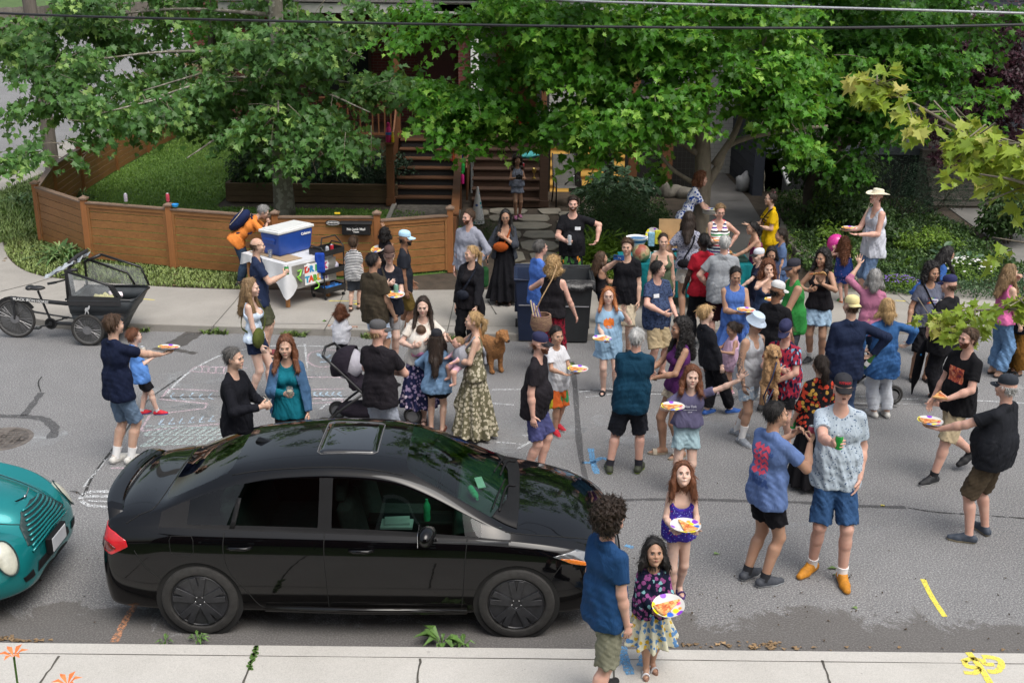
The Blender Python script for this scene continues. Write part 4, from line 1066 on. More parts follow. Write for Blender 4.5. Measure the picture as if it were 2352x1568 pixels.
cover('shade_undergrowth',[(1.4,20.6),(3.2,20.6),(3.6,26.5),(1.3,24.5)],4500,.14,LM_S,52,.07)
cover('bed_edge_plants',[(1.2,19.),(3.,19.1),(3.2,20.6),(1.2,20.4)],2200,.14,LM_L,54,.07)
cover('right_undergrowth',[(11,20),(14,20),(14,26),(12.2,26),(11.3,22)],4500,.3,LM_S,53,.1)
def blooms(name,lb,px,py,rx,ry,n,m,hh,seed,size=.018,leafm=None):
 c=gz(px,py,.12);T=emp(name,lb,'flowering plant',(c.x,c.y,.11));rs=random.Random(seed)
 crown('foliage',[((0,0,hh*.5),(rx,ry,hh*.5),1)],1500,.05,leafm or LM_L,T,seed,outline=OVAL,twl=.1)
 b=MB()
 for i in rg(n):
  a=rs.uniform(0,6.28);r=math.sqrt(rs.random());x=cos(a)*r*rx;y=sin(a)*r*ry;z=hh*(1.02-.35*r*r)+rs.uniform(-.02,.03)
  b.add([(x+size*cos(q),y+size*sin(q),z+(.004 if k%2 else 0))for k,q in enu([PI/4*j for j in rg(8)])],[tu(rg(8))])
 b.bd('blossom',m,T)
blooms('white_flowers','bush dotted with small white flowers in the right bed',2215,645,.55,.4,90,WP,.42,61,.022)
blooms('purple_flowers','low purple flowering plant at the pavement edge behind the pink sweater woman',2060,665,.35,.25,130,mat('violet petal',(.17,.1,.36),.7),.25,62,.018)
blooms('purple_flowers','second purple flowering clump left of the first by the man in the sun hat',1990,650,.2,.2,50,MATS['violet petal'],.22,63,.018)
def iris(px,py,n,L,lb,seed,z=.11):
 c=gz(px,py,z);rs=np.random.RandomState(seed);a=rs.rand(n)*2*PI
 C=np.c_[c.x+rs.normal(size=n)*.16,c.y+rs.normal(size=n)*.12,np.full(n,z)]
 D=np.c_[np.cos(a)*.8,np.sin(a)*.8,.35+rs.rand(n)*1.2];N=np.c_[-np.cos(a)*.5,-np.sin(a)*.5,np.ones(n)]
 V=[];
 Dn=D/np.linalg.norm(D,axis=1,keepdims=True);X=np.cross(Dn,N);X/=np.linalg.norm(X,axis=1,keepdims=True)
 l=L*(.5+.6*rs.rand(n));wd=.022*(.7+.6*rs.rand(n));rows=[]
 for t_ in(0,.35,.7,1.):
  P=C+Dn*(l*t_)[:,None];P[:,2]-=l*.55*t_**2.2;P[:,2]=np.maximum(P[:,2],z+.01);ww=wd*(1,1.1,.8,.05)[len(rows)]
  rows.append((P-X*ww[:,None],P+X*ww[:,None]))
 V=np.stack([q for r in rows for q in r],1).reshape(-1,3);k=np.arange(n)[:,None]*8
 F=np.concatenate([k+[0,1,3,2],k+[2,3,5,4],k+[4,5,7,6]])
 o=np_mesh('iris_clump',V,F,leaf_mat('iris leaf'+str(seed),(.05,.11,.035),(.11,.21,.07),(.3,.38,.16),.2),smo=False,attr={'var':np.tile(rs.rand(n),3)})
 tag(o,lb,'plant')
iris(150,595,150,.85,'sprawling clump of long iris leaves at the fence behind the cargo tricycle',71)
iris(60,470,70,.7,'iris clump outside the fence corner beside the pavement',72)
iris(175,455,50,.6,'iris leaves inside the fence corner on the lawn',73)
def lily(px,py,Y,lb,seed):
 p=gy(px,py,Y);T=emp('orange_lily',lb,'flower',(p.x,p.y,.11),group='day lilies at the near edge')
 h=p.z-.11;b=MB().tb([(-.05,.05,0),(-.03,.02,h*.5),(0,0,h)],.006,6);b.tb([(-.03,.02,h*.6),(-.07,.01,h*.85)],.004,5);b.bd('stem',WEED,T)
 om=mat('orange petal',(.75,.2,.05),.6,var=.2,scale=20)
 b=MB()
 for k in rg(6):
  a=k*PI/3+.3;d=Vc((cos(a),sin(a),0));s=Vc((-d.y,d.x,0));c=Vc((0,0,h))
  b.add([c,c+d*.04+s*.013+Vc((0,0,.035)),c+d*.04-s*.013+Vc((0,0,.035)),c+d*.075+Vc((0,0,.03))],[(0,1,3,2)])
 b.bd('petal',om,T);b=MB().ball((-.07,.01,h*.88),.014,6,sc3=(1,1,2.2));b.bd('bud',om,T)
lily(32,1508,4.9,'open orange day lily on a tall stem at the bottom left corner',1)
lily(155,1572,4.7,'half hidden orange lily at the bottom edge right of the open one',2)

# ================================================================ cars
def paint(name,col,metal=0.0,rough=.25,flake=0.0,dirt=True):
 m,t,b_=nm_(name);co=oc(t)
 base=ramp(t,noise(t,co,1.5,4,.6),[(.3,tu(c*.92 for c in col)),(.7,tu(c*1.08 for c in col))])
 if dirt:
  sp=node(t,'ShaderNodeSeparateXYZ');lk(t,co,sp.inputs[0])
  mr=node(t,'ShaderNodeMapRange');iv(mr,1,.25);iv(mr,2,.55);iv(mr,3,.05);iv(mr,4,0.0)
  lk(t,sp.outputs['Z'],mr.inputs[0]);dn=noise(t,oc(t,(3,3,.5)),9,5,.7)
  ml=node(t,'ShaderNodeMath',operation='MULTIPLY');lk(t,mr.outputs[0],ml.inputs[0]);lk(t,dn,ml.inputs[1])
  base=mixc(t,ml.outputs[0],base,(.2,.18,.155))
  ad=node(t,'ShaderNodeMath',operation='ADD');iv(ad,1,rough);lk(t,ml.outputs[0],ad.inputs[0]);lk(t,ad.outputs[0],b_.inputs['Roughness'])
 else:iv(b_,'Roughness',rough)
 lk(t,base,b_.inputs['Base Color'])
 iv(b_,'Metallic',metal);iv(b_,'Coat Weight',1.);iv(b_,'Coat Roughness',.02);iv(b_,'Specular IOR Level',.1);iv(b_,'Coat IOR',1.38)
 return m
PB=paint('black car paint',(.0015,.0015,.002),0.0,.12)
PT_=paint('teal car paint',(.01,.205,.215),.35,.22)
TYRE=mat('tyre rubber',(.028,.027,.026),.85,var=.3,scale=20)
RIMB=mat('black alloy',(.03,.031,.035),.33,.2,var=.35,scale=18)
CHROME=mat('chrome',(.62,.63,.65),.1,1.,var=.04)
TRIM=mat('black trim',(.009,.009,.01),.55,var=.15,spec=.2)
DARKI=mat('dark interior',(.03,.031,.034),.8,var=.2)
SEATM=mat('seat fabric',(.055,.056,.06),.85,var=.25,scale=20)
UNDER=mat('underbody',(.01,.01,.01),.9)
def tint_glass(name,tr,refl=1.45):
 m,t,b_=nm_(name)
 tb=node(t,'ShaderNodeBsdfTransparent');iv(tb,0,tr+(1,))
 gl=node(t,'ShaderNodeBsdfGlossy');iv(gl,'Roughness',.015);iv(gl,0,(1,1,1,1))
 fr=node(t,'ShaderNodeFresnel');iv(fr,0,refl)
 n=noise(t,oc(t),3,3);ad=node(t,'ShaderNodeMath',operation='MULTIPLY_ADD');iv(ad,1,.012);lk(t,n,ad.inputs[0]);lk(t,fr.outputs[0],ad.inputs[2])
 ms=node(t,'ShaderNodeMixShader');lk(t,ad.outputs[0],ms.inputs[0]);lk(t,tb.outputs[0],ms.inputs[1]);lk(t,gl.outputs[0],ms.inputs[2])
 lk(t,ms.outputs[0],t.nodes['Material Output'].inputs[0]);return m
G_F=tint_glass('windscreen glass',(.42,.68,.56),1.5)
G_S=tint_glass('side glass',(.3,.4,.36),1.38)
G_D=tint_glass('dark glass',(.22,.36,.3),1.6)
RED_L=mat('red lamp lens',(.55,.012,.022),.12,var=.15,coat=1.);AMBER=mat('amber lens',(.62,.17,.02),.15,coat=1.);CLEAR_L=mat('lamp lens',(.2,.21,.22),.1,.6,coat=1.,var=.2,scale=30)
def hull(stations,faces_mat,mats,creases,sub=3):
 0
 bm=bmesh.new();K=len(stations[0][1]);rows=[]
 for x,ring in stations:
  row=[]
  for k,q in enu(ring):
   xx=x+(q[2]if len(q)>2 else 0)
   row.append((bm.verts.new((xx,-q[0],q[1])),bm.verts.new((xx,q[0],q[1]))if q[0]>1e-5 else None))
  row=[(a,b or a)for a,b in row];rows.append(row)
 cl=bm.edges.layers.float.new('crease_edge')
 for i in rg(len(rows)-1):
  for k in rg(K-1):
   for s in(0,1):
    a,b,c,d=rows[i][k][s],rows[i+1][k][s],rows[i+1][k+1][s],rows[i][k+1][s]
    vs=[]
    for v in(a,b,c,d):
     if v not in vs:vs.append(v)
    if len(vs)<3:continue
    if s==1:vs=vs[::-1]
    try:f=bm.faces.new(vs)
    except ValueError:continue
    f.material_index=faces_mat(i,k);f.smooth=True
 for row in(rows[0],rows[-1]):
  loop=[row[k][0]for k in rg(K)]+[row[k][1]for k in rg(K-2,0,-1)]
  try:f=bm.faces.new(loop if row is rows[-1]else loop[::-1]);f.material_index=0;f.smooth=True
  except ValueError:pass
 bm.edges.ensure_lookup_table()
 idx={}
 for i,row in enu(rows):
  for k in rg(K):
   for s in(0,1):idx[row[k][s]]=(i,k)
 for e in bm.edges:
  a,b=idx[e.verts[0]],idx[e.verts[1]];e[cl]=creases(a,b)
 bmesh.ops.recalc_face_normals(bm,faces=bm.faces)
 me=bpy.data.meshes.new('hull');bm.to_mesh(me);bm.free()
 for m in mats:me.materials.append(m)
 o=bpy.data.objects.new('hull',me);COL.objects.link(o)
 md=o.modifiers.new('s','SUBSURF');md.levels=sub;md.render_levels=sub
 return o
def bake(o,cutters=()):
 for c in cutters:
  md=o.modifiers.new('b','BOOLEAN');md.operation='DIFFERENCE';md.object=c;md.solver='EXACT'
 dg=bpy.context.evaluated_depsgraph_get();dg.update()
 me=bpy.data.meshes.new_from_object(o.evaluated_get(dg))
 bpy.data.objects.remove(o)
 for c in cutters:bpy.data.objects.remove(c)
 return me
def split_mats(me,parent,names,mats):
 0
 n=len(me.vertices);co=np.zeros(n*3);me.vertices.foreach_get('co',co);co=co.reshape(-1,3)
 mi=np.zeros(len(me.polygons),int);me.polygons.foreach_get('material_index',mi)
 out={}
 for i,nm in enu(names):
  polys=[tu(p.vertices)for p,q in zip(me.polygons,mi)if q==i]
  if not polys:continue
  used=sorted({v for p in polys for v in p});mp={v:j for j,v in enu(used)}
  m2=bpy.data.meshes.new(nm);m2.from_pydata([tu(co[v])for v in used],[],[tu(mp[v]for v in p)for p in polys]);m2.materials.append(mats[i])
  m2.polygons.foreach_set('use_smooth',[True]*len(polys));m2.update()
  nv=np.zeros(n*3);me.vertices.foreach_get('normal',nv);nv=nv.reshape(-1,3)
  if i!=0 or True:m2.set_sharp_from_angle(angle=R(42))
  o=bpy.data.objects.new(nm,m2);link(o,parent);out[nm]=o
 return out
def ray_side(bv,x,z,s):
 h=bv.ray_cast(Vc((x,s*2.5,z)),Vc((0,-s,0)));return h[0],h[1]
def sx(x):return x if x>1.02 else 1.02-(1.02-x)*.84
def rmp(bv,mode,pts):return[(sx(p[0]),)+tu(p[1:])for p in pts]if bv is BV and mode in('side','top')else pts
def sft(bv,pts,mode,r,m,parent,name,n=10,lift=0.0,s=-1,smo=True):
 P_=[];pts=rmp(bv,mode,pts)
 L=[Vc(p+(0,))if len(p)==2 else Vc(p)for p in pts]
 C_=catmull(L,n)if smo and len(L)>2 else[L[i].lerp(L[i+1],k/n)for i in rg(len(L)-1)for k in rg(n)]+[L[-1]]
 for c in C_:
  if mode=='side':h=bv.ray_cast(Vc((c.x,s*2.5,c.y)),Vc((0,-s,0)))
  elif mode=='top':h=bv.ray_cast(Vc((c.x,c.y,3)),Vc((0,0,-1)))
  else:h=bv.ray_cast(Vc((c.z,c.x,c.y)),Vc(mode))
  if h[0]is not None:P_.append(h[0]+h[1]*lift)
 if len(P_)<2:return None
 b=MB().tb(P_,r,6);return b.bd(name,m,parent,smo='all')
def sfp(bv,poly,mode,m,parent,name,res=16,lift=.005,s=-1,d=None):
 0
 poly=rmp(bv,mode,poly);xs=[p[0]for p in poly];ys=[p[1]for p in poly];x0,x1,y0,y1=min(xs),max(xs),min(ys),max(ys)
 bm=bmesh.new();vs=[bm.verts.new((p[0],p[1],0))for p in poly];f=bm.faces.new(vs)
 for ax in(0,1):
  for i in rg(1,res):
   q=(x0+(x1-x0)*i/res)if ax==0 else(y0+(y1-y0)*i/res)
   co=Vc((q,0,0))if ax==0 else Vc((0,q,0));no=Vc((1,0,0))if ax==0 else Vc((0,1,0))
   bmesh.ops.bisect_plane(bm,geom=bm.verts[:]+bm.edges[:]+bm.faces[:],plane_co=co,plane_no=no)
 bad=[]
 for v in bm.verts:
  if mode=='side':h=bv.ray_cast(Vc((v.co.x,s*2.5,v.co.y)),Vc((0,-s,0)))
  elif mode=='top':h=bv.ray_cast(Vc((v.co.x,v.co.y,3)),Vc((0,0,-1)))
  elif mode=='front':h=bv.ray_cast(Vc((6,v.co.x,v.co.y)),Vc((-1,0,0)))
  else:h=bv.ray_cast(Vc((-6,v.co.x,v.co.y)),Vc((1,0,0)))
  if h[0]is None:bad.append(v)
  else:v.co=h[0]+h[1]*lift
 bmesh.ops.delete(bm,geom=bad,context='VERTS')
 bmesh.ops.recalc_face_normals(bm,faces=bm.faces)
 me=bpy.data.meshes.new(name);bm.to_mesh(me);bm.free();me.materials.append(m)
 me.polygons.foreach_set('use_smooth',[True]*len(me.polygons))
 o=bpy.data.objects.new(name,me);md=o.modifiers.new('t','SOLIDIFY');md.thickness=.004;md.offset=0
 return link(o,parent)
def wheel(parent,x,y,s,r=.325,rim=.235,w=.2,style='twin',steer=0,rimm=None):
 T=bpy.data.objects.new('wheel',None);link(T,parent);T.location=(x,y,r);T.rotation_euler=(0,0,steer)
 ax=Mt.Rotation(PI/2,3,'X')if s<0 else Mt.Rotation(-PI/2,3,'X')
 b=MB().lathe([(rim+.004,w*.4),(rim+.02,w*.5),(r-.05,w*.52),(r-.014,w*.46),(r,w*.34),(r,-w*.34),(r-.014,-w*.46),(rim,-w*.5),(rim-.02,-w*.45)],n=56,axis=ax)
 b.bd('tyre',TYRE,T,smo=True)
 rm=rimm or RIMB;b=MB()
 b.lathe([(rim+.006,w*.42),(rim-.004,w*.47),(rim-.014,w*.4),(rim-.02,w*.28)],n=48,axis=ax)
 b.lathe([(rim-.02,w*.28),(rim-.03,-w*.1),(.05,-w*.12),(0,-w*.12)],n=48,axis=ax,mi=1)
 b.lathe([(.056,w*.2),(.06,w*.36),(.03,w*.4),(0,w*.4)],n=20,axis=ax)
 if style=='twin':
  for i in rg(5):
   for q in(-.17,.17):
    a=2*PI*i/5+PI/2;p0=ax@Vc((cos(a+q*1.)*.045,sin(a+q)*.045,w*.4));p1=ax@Vc((cos(a+q*1.15)*(rim-.012),sin(a+q*1.15)*(rim-.008),w*.44))
    up=ax@Vc((0,0,1));b.bar(p0,p1,.052,.03,up=tu(up))
   a=2*PI*i/5+PI/2+PI/5
   c0=ax@Vc((cos(a)*.042,sin(a)*.042,w*.4));c1=ax@Vc((cos(a)*.042,sin(a)*.042,w*.43));b.cyl(c0,c1,.009,n=8,mi=2)
 else:
  for i in rg(5):
   a=2*PI*i/5;p0=ax@Vc((0,0,w*.34));p1=ax@Vc((cos(a)*(rim-.01),sin(a)*(rim-.01),w*.38));b.bar(p0,p1,.07,.02,up=tu(ax@Vc((0,0,1))))
 b.bd('rim',[rm,UNDER,CHROME],T,smo=True,bevel=.003)
 b=MB().lathe([(.135,-w*.1),(.135,-w*.05),(.03,-w*.05)],n=32,axis=ax);b.bd('brake_disc',mat('brake disc',(.07,.065,.06),.5,.5,var=.3),T,smo=True)
 return T
def lerp2(a,b,t):return(a[0]+(b[0]-a[0])*t,a[1]+(b[1]-a[1])*t)
def full(x,top,low):
 0
 c,m_,e,r_,bl_=top
 return(x,[c,m_,e,r_,lerp2(r_,bl_,.07),lerp2(r_,bl_,.93),bl_]+low)
def lowr(w,z5=.88,f=1.,sill=.23):
 return[(.885*w,z5),(.905*w,z5-.2),(.905*w,z5-.42 if z5>.7 else .4),(.875*w,sill),(.74*w,sill-.04),(0,sill-.04)]
ST=[full(-.005,[(0,.66),(.34,.66),(.56,.65),(.62,.64),(.66,.61)],[(.7,.56),(.715,.5),(.71,.4),(.66,.3),(.55,.26),(0,.26)]),full(.045,[(0,.93),(.35,.925),(.6,.905),(.66,.89),(.715,.86)],[(.775,.76),(.8,.62),(.8,.44),(.75,.27),(.62,.23),(0,.23)]),full(.1,[(0,1.045),(.36,1.04),(.6,1.015),(.68,.99),(.75,.95)],[(.815,.84),(.845,.67),(.845,.45),(.8,.25),(.66,.21),(0,.21)]),full(.22,[(0,1.075),(.36,1.07),(.6,1.045),(.7,1.015),(.785,.965)],[(.845,.875),(.875,.69),(.875,.46),(.835,.24),(.7,.2),(0,.2)]),full(.46,[(0,1.095),(.36,1.09),(.6,1.065),(.7,1.04),(.8,.985)],[(.865,.9),(.895,.7),(.895,.46),(.86,.235),(.72,.2),(0,.2)]),full(.62,[(0,1.115),(.36,1.11),(.58,1.09),(.675,1.07),(.805,.99)],lowr(.985,.905)),full(.92,[(0,1.235),(.36,1.225),(.55,1.195),(.625,1.155),(.812,.985)],lowr(1.,.905)),full(1.27,[(0,1.365),(.34,1.355),(.52,1.325),(.595,1.28),(.818,.975)],lowr(1.,.9)),full(1.62,[(0,1.425),(.33,1.418),(.51,1.385),(.585,1.34),(.822,.965)],lowr(1.,.893)),full(2.05,[(0,1.452),(.33,1.446),(.515,1.413),(.592,1.365),(.825,.955)],lowr(1.,.886)),full(2.15,[(0,1.455),(.33,1.449),(.517,1.415),(.595,1.367),(.826,.953)],lowr(1.,.884)),full(2.5,[(0,1.448),(.33,1.442),(.525,1.405),(.605,1.355),(.828,.945)],lowr(1.,.878)),full(2.76,[(0,1.415),(.34,1.407),(.545,1.365),(.628,1.315),(.83,.938)],lowr(1.,.874)),full(3.1,[(0,1.285),(.37,1.274),(.6,1.225),(.68,1.175),(.832,.93)],lowr(1.,.868)),full(3.42,[(0,1.135),(.42,1.12),(.66,1.065),(.735,1.02),(.834,.92)],lowr(1.,.862)),full(3.66,[(0,1.015),(.45,.998),(.7,.952),(.765,.935),(.836,.9)],lowr(1.,.845)),full(3.95,[(0,.972),(.42,.957),(.66,.915),(.745,.902),(.832,.868)],lowr(.995,.81)),full(4.22,[(0,.915),(.4,.9),(.62,.858),(.71,.838),(.795,.8)],lowr(.955,.74)),full(4.43,[(0,.835),(.38,.82),(.56,.785),(.64,.765),(.72,.73)],[(.785,.67),(.805,.56),(.8,.42),(.76,.25),(.6,.21),(0,.21)]),full(4.58,[(0,.715),(.36,.7),(.5,.675),(.56,.66),(.61,.635)],[(.66,.585),(.675,.5),(.67,.38),(.64,.26),(.5,.22),(0,.22)]),full(4.66,[(0,.56),(.3,.555),(.42,.545),(.47,.535),(.51,.515)],[(.54,.48),(.55,.43),(.545,.35),(.52,.28),(.42,.25),(0,.25)]),]
def fm(i,k):
 if k<=1 and 5<=i<=6:return 2
 if k<=1 and 12<=i<=14:return 1
 if k==4 and 6<=i<=13:
  return 4 if i in(9,)else 3
 if k==4 and i==5:return 4
 if k==3 and 5<=i<=13:return 0
 if k==5 and 5<=i<=14:return 4
 if k in(9,10):return 0
 if k>=11:return 5
 return 0
def cr(a,b):
 (i,k),(j,l)=a,b
 if k==l and k in(4,5)and 5<=min(i,j)and max(i,j)<=15:return .9
 if k==l==2 and((5<=min(i,j)and max(i,j)<=7)or(12<=min(i,j)and max(i,j)<=15)):return .75
 if i==j and i in(5,7)and max(k,l)<=2:return .7
 if i==j and i in(12,15)and max(k,l)<=2:return .75
 if i==j and i==2 and max(k,l)<=5:return .55
 if k==l==7:return .25
 if k==l==6 and 3<=min(i,j)and max(i,j)<=16:return .3
 if k==l==10:return .5
 if i==j and i in(6,9,10,14)and{k,l}=={4,5}:return .9
 return 0
ST=[(sx(x),[(q[0],q[1]+.035*max(0,min(1,(q[1]-.95)/.35)))for q in r])for x,r in ST]
CX,CY=-3.66,9.18
sedan=emp('black_sedan','glossy black four door sedan parked along the near kerb','car',(CX,CY,0))
cm_=[PB,G_F,G_D,G_S,TRIM,UNDER]
ho=hull(ST,fm,cm_,cr,3)
cutters=[]
for x in(1.02,3.72):
 for s in(-1,1):
  b=MB().cyl((x,s*1.2,.335),(x,s*.62,.335),.368,n=64);cutters.append(b.bd('cut',PB))
me=bake(ho,cutters)
PARTS=split_mats(me,sedan,['car_body','windscreen','rear_window','side_window','window_trim','underbody'],cm_)
BV=BVHTree.FromPolygons([v.co.copy()for v in me.vertices],[tu(p.vertices)for p in me.polygons])
for x,st in((1.02,0),(3.72,0)):
 for s in(-1,1):
  wheel(sedan,x,s*.8,s,r=.332,rim=.238,w=.215)
  b=MB().lathe([(.372,0.0),(.372,.26),(0.0,.26)],(x,s*.88,.335),40,axis=Mt.Rotation(PI/2*s,3,'X'));b.bd('wheel_well',UNDER,sedan,smo=True)
GAP=mat('panel gap',(.002,.002,.002),.8)
for s in(-1,1):
 L_=[('rear_door_seam',[(1.26,.955),(1.255,.8),(1.3,.62),(1.42,.45),(1.52,.3),(1.62,.25)]),('door_seam',[(2.1,.95),(2.1,.75),(2.115,.45),(2.12,.25)]),('front_door_seam',[(3.3,.92),(3.285,.75),(3.27,.5),(3.25,.25)]),('sill_seam',[(1.62,.262),(2.4,.258),(3.25,.262)]),('bumper_seam',[(.4,.8),(.5,.66),(.6,.58),(.66,.52)]),('front_bumper_seam',[(4.1,.7),(4.02,.58),(4.02,.5)])]
 for nm,pts in L_:sft(BV,pts,'side',.0042,GAP,sedan,'panel_gap',s=s)
 sft(BV,[(.78,.93),(.98,.93),(1.,.9),(1.,.8),(.97,.77),(.8,.77),(.77,.8),(.76,.9),(.78,.93)],'side',.003,GAP,sedan,'fuel_flap_gap',s=s,smo=False,n=4)if s<0 else None
 tl_=sfp(BV,[(.05,.78),(.16,.745),(.34,.83),(.32,.88),(.2,.93),(.08,.96),(.03,.9)],'side',RED_L,sedan,'tail_light',s=s,lift=.008,res=18)
 sfp(BV,[(.06,.8),(.15,.775),(.22,.81),(.14,.85),(.06,.86)],'side',mat('dark red lens',(.1,.006,.008),.1,coat=1.),tl_,'lamp_cell',s=s,lift=.016,res=8)
 sfp(BV,[(4.02,.775),(4.22,.8),(4.5,.7),(4.54,.66),(4.42,.655),(4.22,.69)],'side',CLEAR_L,sedan,'headlight',s=s,lift=.006,res=16)
 sfp(BV,[(4.08,.755),(4.2,.74),(4.36,.685),(4.32,.67),(4.18,.705)],'side',AMBER,sedan,'side_marker',s=s,lift=.011,res=8)
 for x,z in((1.4,.845),(2.42,.83)):
  h=BV.ray_cast(Vc((x,s*2.5,z)),Vc((0,-s,0)))
  b=MB();p_=h[0];b.tb([(x-.11,p_.y+s*.006,z),(x-.07,p_.y+s*.035,z+.004),(x+.05,p_.y+s*.035,z+.004),(x+.1,p_.y+s*.006,z+.004)],[.012,.017,.017,.012],10)
  b.bd('door_handle',PB,sedan,smo='all')
 mr_=MB();c=Vc((2.98,s*.985,1.02));mr_.ball(c,1,9,sc3=(.075,.125,.078));mr_.v=[(x-.02*(abs(y)-.9)*5,y,z)for x,y,z in mr_.v]
 mo=mr_.bd('door_mirror',PB,sedan,smo='all');b=MB().bar((3.,s*.8,.955),(2.98,s*.92,.985),.06,.05);b.bd('mirror_arm',TRIM,mo,bevel=.01);b=MB().box((2.905,s*.985,1.02),(.004,.19,.11));b.bd('mirror_glass',CHROME,mo)
 b=MB().tb([(1.58,s*.895,.27),(2.4,s*.915,.265),(3.3,s*.905,.27)],.03,8);b.bd('sill_skirt',PB,sedan,smo='all')
 sfp(BV,[(1.3,.985),(1.345,.985),(1.385,1.2),(1.345,1.2)],'side',TRIM,sedan,'quarter_bar',s=s,lift=.004,res=4)
sp=MB();pts=[]
N_=18;secs=[]
for i in rg(N_+1):
 y=-.7+1.4*i/N_;q=abs(y)/.7;x=.03+.13*q**2.5;z=1.115-.035*q**2-(.1*max(0,q-.86)/.14);hgt=.045
 x+=.12;z-=.022;secs.append([(x-.03,y,z+.01),(x+.01,y,z+.022),(x+.1,y,z-.004),(x+.11,y,z-.02),(x+.02,y,z-.035),(x-.03,y,z-.004)])
for i in rg(N_):
 n0=len(sp.v);sp.add(secs[i]+secs[i+1],[(k,(k+1)%6,6+(k+1)%6,6+k)for k in rg(6)])
sp.add(secs[0],[tu(rg(6))]);sp.add(secs[-1],[tu(rg(6))])
sp.bd('rear_spoiler',PB,sedan,smo=True)
sft(BV,[(.3,-.76),(.42,-.7),(.56,-.62),(.6,-.3),(.605,0),(.6,.3),(.56,.62),(.42,.7),(.3,.76)],'top',.0045,GAP,sedan,'boot_seam',lift=0)
sft(BV,[(2.02,-.36),(2.46,-.34),(2.5,-.3),(2.5,.3),(2.46,.34),(2.02,.36),(1.98,.32),(1.98,-.32),(2.02,-.36)],'top',.006,mat('grey seal',(.1,.1,.105),.5),sedan,'sunroof_seal',smo=False,n=6)
sfp(BV,[(2.02,-.35),(2.46,-.33),(2.49,-.3),(2.49,.3),(2.46,.33),(2.02,.35),(1.99,.32),(1.99,-.32)],'top',mat('sunroof glass',(.004,.004,.005),.03,coat=1.),sedan,'sunroof',lift=.003,res=10)
for s in(-1,1):
 sft(BV,[(3.62,s*.765),(3.9,s*.735),(4.2,s*.665),(4.42,s*.56),(4.52,s*.4)],'top',.0045,GAP,sedan,'bonnet_seam')
 sft(BV,[(1.28,s*.53),(1.7,s*.535),(2.3,s*.545),(2.74,s*.57)],'top',.005,GAP,sedan,'roof_ditch')
sft(BV,[(4.5,-.45),(4.56,-.2),(4.575,0),(4.56,.2),(4.5,.45)],'top',.0045,GAP,sedan,'bonnet_seam')
b=MB().add([(1.36,0,1.385),(1.58,.045,1.41),(1.58,-.045,1.41),(1.6,0,1.415),(1.4,0,1.47),(1.37,.012,1.43),(1.37,-.012,1.43)],[(0,1,5),(0,6,2),(5,1,4),(6,4,2),(4,1,3),(4,3,2),(0,5,4,6)]);b.bd('antenna_fin',PB,sedan,smo='all',bevel=.004)
sfp(BV,[(3.5,-.66),(3.72,-.7),(3.74,-.3),(3.745,.3),(3.72,.7),(3.5,.66),(3.63,.3),(3.64,0),(3.63,-.3)],'top',TRIM,sedan,'cowl_panel',lift=.005,res=12)
for y0,y1 in((-.58,0.0),(.05,.6)):
 P_=[(3.7,y1-.02),(3.62,y1-.1),(3.56,y0+.02)]
 sft(BV,P_,'top',.01,TRIM,sedan,'wiper',lift=.014);sft(BV,[(3.6,y1+.02),(3.5,y0+0.0)],'top',.007,TRIM,sedan,'wiper',lift=.022,smo=False)
sfp(BV,[(-.42,.58),(.42,.58),(.48,.52),(.38,.42),(-.38,.42),(-.48,.52)],'front',TRIM,sedan,'front_grille',lift=.006,res=10)
sfp(BV,[(-.26,.62),(.26,.62),(.26,.75),(-.26,.75)],'rear',mat('number plate',(.6,.62,.66),.5),sedan,'number_plate',lift=.006,res=6)
b=MB().box((2.15,0,.32),(3.,1.55,.06));b.box((3.62,0,.66),(.1,1.5,.55));b.box((.72,0,.75),(.1,1.4,.5));
for s in(-1,1):b.box((2.2,s*.84,.6),(2.9,.05,.6))
b.bd('cabin_floor',DARKI,sedan)
b=MB().add([(3.18,-.78,.93),(3.18,.78,.93),(3.6,.74,.985),(3.6,-.74,.985),(3.14,-.76,.7),(3.14,.76,.7),(3.62,.74,.6),(3.62,-.74,.6)],[(0,1,2,3),(0,4,5,1),(3,2,6,7)]);b.bd('dashboard',mat('dash plastic',(.035,.052,.046),.6,var=.15),sedan,bevel=.03)
def car_seat(x,y,wd=.5,rear=False):
 T=bpy.data.objects.new('seat',None);link(T,sedan);T.location=(x,y,.3)
 b=MB().box((.05,0,.14),(.52,wd,.16));b.bd('cushion',SEATM,T,bevel=.05,seg=4)
 b=MB().box((-.26,0,.48),(.14,wd*.95,.62),rot=Mt.Rotation(-.22,3,'Y'));b.bd('backrest',SEATM,T,bevel=.05,seg=4)
 if not rear:b=MB().box((-.36,0,.86),(.09,.26,.17));b.bd('headrest',SEATM,T,bevel=.035,seg=4)
car_seat(2.55,-.38);car_seat(2.55,.38);car_seat(1.55,0,1.3,True)
for y in(-.4,.4):b=MB().box((1.19,y,1.06),(.08,.24,.13));b.bd('rear_headrest',SEATM,sedan,bevel=.03)
b=MB().lathe([(.17,0),(.185,.012),(.17,.024),(.16,.012),(.17,0)],n=28,axis=Mt.Rotation(-1.15,3,'Y'),c=(3.02,.38,.9));b.bar((3.02,.22,.9),(3.02,.54,.9),.03,.02);b.bd('steering_wheel',TRIM,sedan,smo=True)
b=MB().box((2.75,0,.58),(.8,.2,.2));b.bd('console',TRIM,sedan,bevel=.02)
b=MB().box((2.88,-.02,1.3),(.03,.22,.06));b.bd('inner_mirror',TRIM,sedan,bevel=.01)
W0=Vc((CX,CY,0))
t=emp('water_bottle','green plastic bottle lying on the dashboard of the black sedan','bottle',tu(W0+Vc((3.33,-.14,1.))));t.rotation_euler=(PI/2+.05,0,.35)
